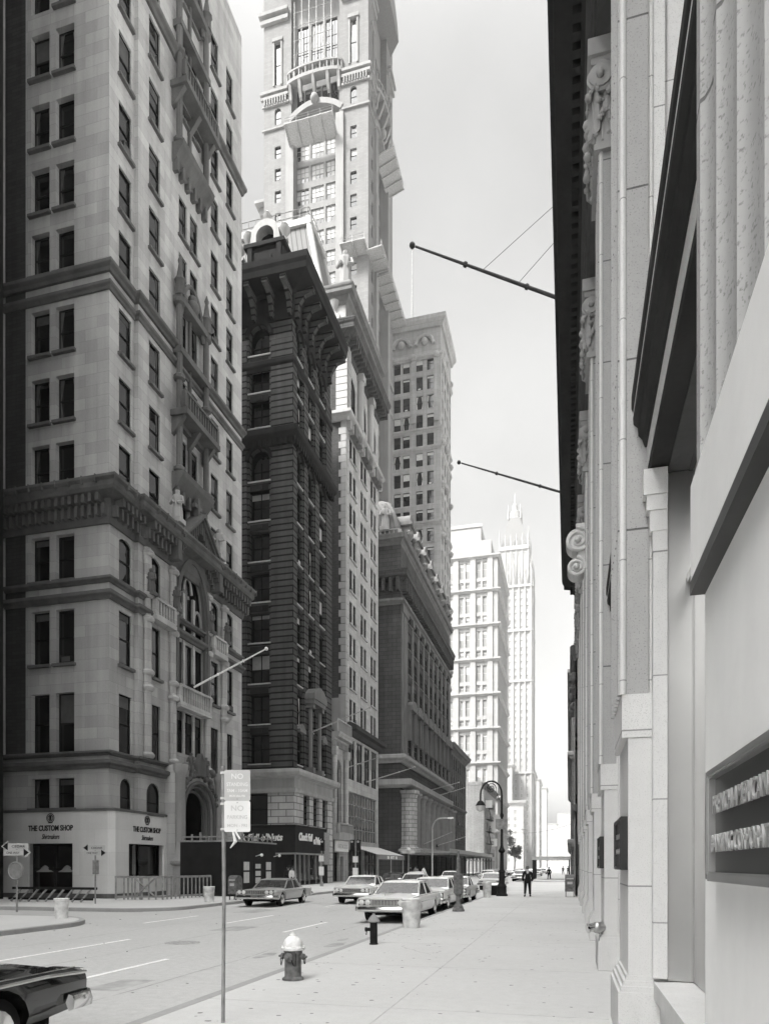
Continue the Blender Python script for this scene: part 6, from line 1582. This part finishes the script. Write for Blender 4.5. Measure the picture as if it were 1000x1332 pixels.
m.tube(P, .05, 8); m.tube([(-.62 + .30 * (1 - k / 22) * math.cos(2.4 * PI * k / 12), 0, 6.3 + .33 * (1 - k / 22) * math.sin(2.4 * PI * k / 12)) for k in range(20)], .025, 5); m.tube([(-.02, 0, 5.4), (-.3, 0, 6.0), (-.35, 0, 6.4)], .02, 5); m.build('crook', M['iron_dark'], t)
m = MB(); m.lathe([(.05, 5.62), (.16, 5.55), (.27, 5.36), (.3, 5.3)], 12, (-1.24, 0)); m.build('lamp_shade', M['iron_dark'], t); m = MB(); m.lathe([(.27, 5.3), (.24, 5.1), (.12, 4.98), (.01, 4.96)], 12, (-1.24, 0)); m.build('lamp_globe', M['lamp_glass'], t)
m = MB(); m.box(-.35, .35, -.14, -.11, 3.9, 4.5); m.build('notice_plate', M['iron_pole'], t)
# post box
def mailbox(label, x, y, rot, mat):
    t = thing('mailbox', label, 'mailbox', (x, y, 0), rot); m = MB()
    for a in (-.24, .2):
        for b in (-.2, .16): m.box(a, a + .04, b, b + .04, 0, .35)
    m.build('legs', M['iron_dark'], t); m = MB(); q = [(-.25, .3), (.25, .3), (.25, 1.05)] + [(.25 * math.cos(PI * k / 10), 1.05 + .22 * math.sin(PI * k / 10)) for k in range(1, 10)] + [(-.25, 1.05)]
    m.prism(q, lambda p, q_, a: (a, p, q_), -.27, .27); m.build('box', M[mat], t)
    m = MB(); m.box(-.2, .2, -.262, -.245, 1.0, 1.06); m.box(-.14, .14, -.26, -.245, .72, .86); m.build('hatch', M['sign_faded'], t)
mailbox('dark mailbox on legs against the bank wall at the far corner', *gp(741, 1167), 0, 'iron_grey')
mailbox('grey mailbox on legs in front of the dark hoarding', *gp(306, 1171), R(-15), 'iron_grey')
# parking sign, near
SX, SY = gp(290, 1331)
t = thing('parking_sign', 'tall steel pole with NO STANDING and NO PARKING plates, close to the viewer', 'sign', (SX, SY, 0), R(14.68)); m = MB()
m.tube([(0, 0, 0), (.012, 0, 1.5), (0, 0, 2.84)], .021, 12); m.tube([(0, 0, 2.83), (0, 0, 2.87)], .025, 10); m.build('pole', M['iron_pole'], t)
for k, (z, mat, tm_, lines) in enumerate(((2.475, 'sign_grey', 'sign_white', (('NO', .085, .245, .13), ('STANDING', .058, .165, .235), ('7AM - 10AM', .05, .098, .23), ('MON thru FRI', .032, .045, .17))), (2.13, 'sign_white', 'sign_faded', (('NO', .085, .235, .14), ('PARKING', .058, .145, .225), ('MON - FRI', .048, .055, .22))))):
    m = MB(); P = []
    for cx, cz, a0 in ((.29, .325, 0), (.04, .325, 90), (.04, .02, 180), (.29, .02, 270)):
        for j in range(4): a = R(a0 + 30 * j); P.append((cx + .02 * math.cos(a), cz + .02 * math.sin(a)))
    m.prism(P, lambda p, q, a: (p, a, z + q), -.028, -.024); o = m.build('plate', M[mat], t)
    for s_, size, zz, w in lines: lettering(s_, size, M[tm_], o, (.165, -.0285, z + zz), 'S', w, bold=.001, depth=.0008)
    m = MB()
    for zz in (.03, .315): m.box(-.025, .03, -.026, .024, z + zz - .012, z + zz + .012); m.ball((.165, -.03, z + zz + (.01 if zz > .1 else -.01)), .007, 5)
    m.build('bracket', M['steel_dull'], t)
m = MB(); m.tube([(.12, -.03, 2.13), (.15, -.05, 2.02), (.09, -.04, 1.95)], [.012, .02, .006], 5); m.tube([(.15, -.03, 2.13), (.2, -.05, 2.05)], [.012, .012], 5); m.build('rag', M['sign_white'], t)

# ================================================================ street furniture on the left
def arrow_post(label, x, y, h, disc):
    t = thing('street_sign', label, 'sign', (x, y, 0)); m = MB(); m.tube([(0, 0, 0), (0, 0, h)], .035, 8); m.build('pole', M['iron_pole'], t)
    for z, s in ((h - .12, -1), (h - .36, 1)):
        P = [(-s * .55, z - .11), (s * .38, z - .11), (s * .38, z - .2), (s * .68, z), (s * .38, z + .2), (s * .38, z + .11), (-s * .55, z + .11)]
        m = MB(); m.prism(P, lambda p, q, a: (p, a, q), -.05 - .01 * s, -.036 - .01 * s); o = m.build('arrow', M['sign_faded'], t)
        m = MB(); q = [(s * .36, z - .15), (s * .6, z), (s * .36, z + .15)]; m.prism(q, lambda p, q_, a: (p, a, q_), -.066, -.062); m.build('arrow_head', M['sign_black'], o)
        lettering('ONE WAY' if s > 0 else 'CEDAR', .13, M['sign_black'], o, (-s * .12, -.066, z - .05), 'S', .6, depth=.002)
    m = MB()
    if disc: m.tube([(0, -.07, h - 1.05), (0, -.05, h - 1.05)], .36, 24); m.tube([(.32 * math.cos(2 * PI * k / 24), -.075, h - 1.05 + .32 * math.sin(2 * PI * k / 24)) for k in range(25)], .02, 4)
    else: m.box(-.06, .1, -.12, .12, h - 1.35, h - .7)
    m.build('disc' if disc else 'signal_box', M['iron_pole'], t)
arrow_post('pole with two one-way arrows and a round grey disc, leftmost on the near corner', *gp(22, 1187), 2.62, True)
arrow_post('pole with two one-way arrows and a small box, by the marble shop corner', *gp(124, 1176), 2.72, False)
# wooden barricades round the excavation at the shop
def barricade(label, x, y, rot, w, n, cross=False):
    t = thing('wooden_barricade', label, 'barricade', (x, y, 0), rot, 'pale wooden barricades'); m = MB(); m.box(-w / 2, w / 2, -.03, .03, 1.12, 1.24); m.box(-w / 2, w / 2, -.03, .03, .12, .22); m.build('rail', M['wood_pale'], t)
    m = MB()
    for k in range(n):
        u = -w / 2 + .06 + (w - .12) * k / (n - 1); m.box(u - .045, u + .045, -.055, -.03, 0.02, 1.2)
    if cross: m.tube([(-w / 4, -.07, .2), (w / 4, -.07, 1.1)], .05, 4); m.tube([(-w / 4, -.07, 1.1), (w / 4, -.07, .2)], .05, 4)
    m.build('slats', M['wood_pale'], t)
barricade('pale slatted barricade with crossed boards, in front of the shop corner', -21.1, 32.0, R(8), 2.0, 6, True)
barricade('pale slatted barricade facing the avenue beside the shop', -20.0, 34.2, R(80), 4.0, 13)
barricade('pale slatted barricade end piece against the shop window', -22.0, 31.8, R(30), 1.3, 4)
t = thing('sawhorse_stack', 'stack of tilted wooden sawhorses lying along the side street kerb', 'sawhorses', (-24.2, 29.0, 0)); m = MB()
for k in range(9): m.tube([(-2.4 + .5 * k, -.1, .02), (-2.1 + .5 * k, .25, .62)], .05, 4)
m.build('legs', M['wood_pale'], t); m = MB(); m.box(-2.6, 2.2, .2, .36, .6, .72); m.box(-2.6, 2.2, -.05, .06, .1, .2); m.build('beam', M['wood_dark'], t)
# hoarding round the works
t = thing('hoarding', 'dark painted timber hoarding with posters on the left sidewalk', 'hoarding', (-18.5, 37.0, 0)); m = MB()
m.box(-3.6, 0, 0, 5.6, 0, 3.15); m.build('boards', M['hoarding_paint'], t); m = MB()
m.box(-3.7, .06, -.06, 5.66, 3.15, 3.25)
for k in range(7): m.box(-3.5 + .55 * k, -3.4 + .55 * k, .1, .16, 3.25, 3.5 + .12 * (k % 3))
m.box(-3.6, .1, .08, .2, 3.42, 3.5); m.box(-.1, 0, 0, 5.6, 3.42, 3.5)
for k in range(8): m.box(-.08, -.02, .2 + .7 * k, .27 + .7 * k, 3.25, 3.6 + .15 * (k % 2))
m.build('coping', M['wood_pale'], t)
for k, u in enumerate((.75, 2.35, 3.9)):
    p = MB(); p.box(.005, .03, u, u + 1.05, .55, 2.15); o = p.build('poster_panel', M['wood_dark'], t)
    q = MB()
    for z in ((.75, .65), (1.5, .5)) if k != 1 else ((.7, .35), (1.15, .3), (1.6, .28)): q.box(.03, .036, u + .16, u + .9, z[0], z[0] + z[1])
    q.build('poster', M['sign_faded'], o)
for u in (2.6, 5.3): m = MB(); m.tube([(0, u, 2.35), (.35, u, 2.45)], .02, 5); m.ball((.4, u, 2.42), .1, 7); m.build('work_lamp', M['enamel_white'], t)
# traffic signals
def signal(label, x, y, heads, h=4.1):
    t = thing('traffic_light', label, 'traffic light', (x, y, 0), 0, 'traffic lights'); m = MB(); m.lathe([(.16, 0), (.15, .3), (.07, .45), (.055, h)], 10); m.build('pole', M['iron_pole'], t)
    for dx, r in heads:
        m = MB(); c, s = math.cos(r), math.sin(r)
        m.box(-.15 + dx, .15 + dx, -.28, .0, h - .95, h); o = m.build('signal_head', M['iron_dark'], t)
        m = MB()
        for k in range(3): z = h - .16 - .31 * k; m.tube([(dx, -.28, z), (dx, -.34, z)], .1, 12, 1 if k == 0 else 0); m.tube([(dx, -.28, z + .1), (dx, -.5, z + .09)], .09, 8, 0, False) if False else m.box(dx - .12, dx + .12, -.46, -.28, z + .105, z + .125, 0)
        m.build('lamp', [M['iron_dark'], M['lamp_glass']], o)
    for k, (z, hh, mt) in enumerate(((h - 1.55, .5, 'sign_white'), (h - 2.6, .75, 'sign_white'))): m = MB(); m.box(-.22, .22, -.1, -.07, z - hh * .6, z + hh * .4); m.build('notice', M[mt], t)
signal('traffic light with one head at the dark building corner', -20.6, 57.3, [(.14, 0)], 4.0)
signal('traffic light with two heads beside the striped awning', -16.9, 55.2, [(-.22, 0), (.3, 0)], 3.9)
# curved modern lamp and a plain far one
def crook_lamp(label, x, y, h=7.7, side=1):
    t = thing('street_lamp', label, 'street lamp', (x, y, 0)); m = MB(); m.lathe([(.2, 0), (.18, .5), (.12, .6), (.1, h * .82)], 10); m.tube([(0, 0, h * .81)] + [(side * 1.1 * (1 - math.cos(a)), 0, h * .82 + (h * .18) * math.sin(a)) for a in [PI / 2 * k / 8 for k in range(9)]] + [(side * 2.0, 0, h)], .075, 8); m.build('pole', M['steel_dull'], t)
    m = MB(); m.ball((side * 2.3, 0, h - .02), .22, 8, sz=.5); m.box(min(side * 1.95, side * 2.65), max(side * 1.95, side * 2.65), -.13, .13, h - .08, h + .1); m.build('lamp_head', M['enamel_white'], t)
crook_lamp('pale steel street lamp curving over the avenue by the shed', -16.5, 86.5)
t = thing('utility_pole', 'thin pole with crossbar far beyond the ornate lamppost', 'pole', (-5.2, 88.5, 0)); m = MB(); m.tube([(0, 0, 0), (0, 0, 6.4)], .09, 8); m.box(-.6, .6, -.05, .05, 6.2, 6.35); m.build('mast', M['pole_grey'], t)
t = thing('street_sign', 'round-armed street name sign beyond the striped awning', 'sign', (-16.6, 73.5, 0)); m = MB(); m.tube([(0, 0, 0), (0, 0, 3.5)], .05, 8); m.build('pole', M['iron_pole'], t); m = MB(); m.box(-.7, .7, -.05, -.02, 3.1, 3.4); m.box(-.02, .02, -.7, .7, 3.45, 3.75); m.ball((0, 0, 3.45), .3, 7, sz=.8); m.build('plate', M['sign_faded'], t)
# awning
t = thing('awning', 'scalloped grey bar awning with pale lettering over the shop fronts', 'awning', (-24.0, 75.3, 0)); m = MB(); fa = fmap('E', 0, 0)
m.prism([(.3, 4.1), (3.6, 3.05), (3.6, 2.98), (.3, 4.0)], lambda p, q, a: (p, a, q), 0, 12.5); m.build('canopy', M['canvas_pale'], t)
m = MB(); m.box(3.58, 3.62, 0, 12.5, 2.5, 3.05)
m.build('valance', M['cloth_mid'], t)
me = text_mesh('BAR    MARTY\'S    BAR', .5, M['sign_white'], .01, .01); o = link('lettering', me, t, (3.64, 6.2, 2.58), (R(90), 0, PI / 2))
for u in (.2, 6, 12.2): m = MB(); m.tube([(3.5, u, 0), (3.5, u, 3.0)], .05, 6); m.build('post', M['steel_dull'], t)
# sidewalk sheds
def shed(label, x0, x1, y0, y1, h, step, mat='iron_dark'):
    t = thing('sidewalk_shed', label, 'shed', ((x0 + x1) / 2, y0, 0)); w = (x1 - x0) / 2; L = y1 - y0; m = MB()
    m.box(-w, w, 0, L, h, h + .3); m.build('roof_deck', M['canvas_pale'] if mat != 'iron_dark' else M['iron_grey'], t); m = MB(); m.box(-w - .05, w + .05, -.05, L + .05, h + .3, h + .42); m.box(w, w + .05, 0, L, h + .42, h + .9); m.build('parapet', M['steel_dull'], t)
    n = int(L / step)
    for k in range(n + 1):
        for s in (-1, 1): m = MB(); m.box(s * (w - .15) - .09, s * (w - .15) + .09, L * k / n - .09, L * k / n + .09, 0, h); m.build('post', M['iron_dark'], t)
    m = MB()
    for k in range(n): m.tube([(w - .15, L * k / n, h), (w - .15, L * (k + .5) / n, h - .8), (w - .15, L * (k + 1) / n, h)], .05, 4)
    m.build('brace', M['iron_dark'], t)
shed('long dark sidewalk shed below the columned ground floor', -22.6, -16.6, 100.5, 158, 3.4, 5.2)
shed('pale flat-roofed walkway canopy across the far right sidewalk', -4.6, .2, 92, 100, 2.55, 4.0, 'pale')

# ================================================================ flagpoles and wires
def pole(label, base, tip, r=.07, mat='pole_grey', ball=False, group='flagpoles angled from the facades'):
    t = thing('flagpole', label, 'flagpole', base, 0, group); v = Vector(tip) - Vector(base); m = MB(); m.tube([(0, 0, 0), tuple(v * .5), tuple(v)], [r, r * .85, r * .55], 8)
    for k in (.35, .7): m.tube([tuple(v * k), tuple(v * (k + .012))], r * 1.4, 8)
    m.build('pole', M[mat], t); m = MB(); m.ball(tuple(v * 1.02), r * 1.6, 8); m.build('finial', M[mat], t)
    m = MB(); d = .25; m.box(-.12, .12, -.18, .18, -.25, .2); m.build('socket', M['iron_dark'], t); return t
pole('white flagpole slanting up over the portal of the gothic building', (-23.6, 41.0, 13.3), (-18.8, 41.6, 15.6), .075, 'enamel_white')
pole('flagpole slanting from the dark rusticated building', (-23.9, 63.6, 14.6), (-18.2, 63.6, 16.6), .07)
pole('flagpole slanting from the narrow quoined building', (-23.9, 74.3, 12.6), (-20.0, 74.4, 13.7), .06)
pole('long flagpole slanting over the studio window', (-23.9, 82.0, 11.9), (-17.9, 82, 13.5), .07, 'steel_dull')
pole('higher of two flagpoles at the far end of the mansard building', (-23.8, 123.5, 15.3), (-18.9, 123.5, 16.5), .08, 'steel_dull')
pole('lower of two flagpoles at the far end of the mansard building', (-23.8, 128, 14.6), (-18.6, 128, 16.0), .08, 'steel_dull')
pole('flagpole low over the sidewalk shed, nearer one', (-22.8, 111.2, 5.2), (-18.2, 111.2, 7.1), .07, 'steel_dull')
pole('flagpole low over the sidewalk shed, farther one', (-22.8, 124, 5.4), (-17.8, 124, 6.9), .07, 'steel_dull')
pole('long dark flagpole with ball tip high on the right, nearer one', (.8, 26, 21.45), (-5.6, 26, 25.15), .07, 'iron_pole_dark', group='flagpoles over the bank cornice')
pole('dark flagpole high on the right, smaller farther one', (.8, 37, 20.3), (-5.5, 37, 23.05), .065, 'iron_pole_dark', group='flagpoles over the bank cornice')
def wire(label, a, b, r=.012, sag=0.0):
    t = thing('guy_wire', label, 'wire', a, 0, 'wires'); v = Vector(b) - Vector(a); m = MB(); m.tube([tuple(v * k / 8 - Vector((0, 0, sag * 4 * (k / 8) * (1 - k / 8)))) for k in range(9)], r, 4); m.build('strand', M['wire'], t)
wire('guy wire rising from the middle of the nearer high flagpole', (-3.1, 26, 23.7), (.8, 26, 26.4), .01); wire('guy wire rising from the root third of the nearer high flagpole', (-1.8, 26, 22.95), (.8, 26, 25.4), .01)
wire('faint cable hanging across the avenue far off', (-23.5, 300, 16), (1.2, 260, 17), .05, 1.5)

# ================================================================ air, light, camera
def haze(density):
    m = bpy.data.materials.new('haze_air'); m.use_nodes = True; nt = m.node_tree; nt.nodes.clear()
    o = nt.nodes.new('ShaderNodeOutputMaterial'); v = nt.nodes.new('ShaderNodeVolumePrincipled'); v.inputs['Density'].default_value = density; v.inputs['Color'].default_value = (.97, .97, .96, 1); v.inputs['Anisotropy'].default_value = 0
    nt.links.new(v.outputs[0], o.inputs['Volume'])
    b = MB(); b.box(-90, 60, -70, 1300, ROAD - 1.2, 262); ob = b.build('haze', m); struct(ob, 'stuff')
SUN_EL, SUN_AZ = R(50), R(38)                                           # azimuth measured from due south (-y) towards the west (-x)
HAZE = 0.00025
if HAZE: haze(HAZE)
w = bpy.data.worlds.new('World'); sc.world = w; w.use_nodes = True; nt = w.node_tree; bg = nt.nodes['Background']
sk = nt.nodes.new('ShaderNodeTexSky'); sk.sky_type = 'NISHITA'; sk.sun_disc = False; sk.sun_elevation = SUN_EL; sk.sun_rotation = PI + SUN_AZ
sk.dust_density = 6.0; sk.air_density = 1.0; sk.ozone_density = 1.0; sk.altitude = 0
bw_ = nt.nodes.new('ShaderNodeRGBToBW'); nt.links.new(sk.outputs[0], bw_.inputs[0])
# thin cloud over the blue: soft patches lift the tone
tc = nt.nodes.new('ShaderNodeTexCoord'); nz = nt.nodes.new('ShaderNodeTexNoise'); nz.inputs['Scale'].default_value = 2.6; nz.inputs['Detail'].default_value = 6; nt.links.new(tc.outputs['Generated'], nz.inputs['Vector'])
mr = nt.nodes.new('ShaderNodeMapRange'); mr.inputs[1].default_value = .35; mr.inputs[2].default_value = .7; mr.inputs[3].default_value = .88; mr.inputs[4].default_value = 1.14; nt.links.new(nz.outputs['Fac'], mr.inputs[0])
ml = nt.nodes.new('ShaderNodeMath'); ml.operation = 'MULTIPLY'; nt.links.new(bw_.outputs[0], ml.inputs[0]); nt.links.new(mr.outputs[0], ml.inputs[1])
vm = nt.nodes.new('ShaderNodeVectorMath'); vm.operation = 'SCALE'; vm.inputs[0].default_value = (1, .997, .985); 
sx = nt.nodes.new('ShaderNodeSeparateXYZ'); nt.links.new(tc.outputs['Generated'], sx.inputs[0])   # overcast skies are brightest overhead
zr_ = nt.nodes.new('ShaderNodeMapRange'); zr_.interpolation_type = 'SMOOTHSTEP'; zr_.inputs[1].default_value = .72; zr_.inputs[2].default_value = 1.0; zr_.inputs[3].default_value = 1.0; zr_.inputs[4].default_value = 3.1
nt.links.new(sx.outputs[2], zr_.inputs[0]); zl = nt.nodes.new('ShaderNodeMapRange'); zl.inputs[1].default_value = .0; zl.inputs[2].default_value = .6; zl.inputs[3].default_value = .56; zl.inputs[4].default_value = .72; nt.links.new(sx.outputs[2], zl.inputs[0])
zm = nt.nodes.new('ShaderNodeMath'); zm.operation = 'MULTIPLY'; nt.links.new(zr_.outputs[0], zm.inputs[0]); nt.links.new(zl.outputs[0], zm.inputs[1]); zr_ = zm
m2 = nt.nodes.new('ShaderNodeMath'); m2.operation = 'MULTIPLY'; nt.links.new(ml.outputs[0], m2.inputs[0]); nt.links.new(zr_.outputs[0], m2.inputs[1])
nt.links.new(m2.outputs[0], vm.inputs['Scale'])
nt.links.new(vm.outputs[0], bg.inputs['Color']); bg.inputs['Strength'].default_value = .15
sun = bpy.data.lights.new('sun', 'SUN'); sun.energy = 2.2; sun.angle = R(9); sun.color = (1, .985, .96)
so = bpy.data.objects.new('sun', sun); col.objects.link(so)
d = Vector((-math.sin(SUN_AZ) * math.cos(SUN_EL), -math.cos(SUN_AZ) * math.cos(SUN_EL), math.sin(SUN_EL))); so.rotation_euler = d.to_track_quat('Z', 'Y').to_euler(); so.location = (0, 0, 120)
cam = bpy.data.cameras.new('camera'); co = bpy.data.objects.new('camera', cam); col.objects.link(co); sc.camera = co
co.location = (0, 0, CH); co.rotation_euler = (R(90), 0, TH)
cam.sensor_fit = 'HORIZONTAL'; cam.sensor_width = 36; cam.lens = 36 * F / 1000; cam.shift_y = (HZ - 666) / 1000; cam.clip_end = 6000; cam.clip_start = .05
vs = sc.view_settings; vs.view_transform = 'Standard'; vs.look = 'None'; vs.exposure = 2.15; vs.gamma = 1; vs.use_curve_mapping = False
sc.cycles.volume_step_rate = 4; sc.cycles.volume_bounces = 0; sc.cycles.max_bounces = 6; sc.cycles.diffuse_bounces = 4
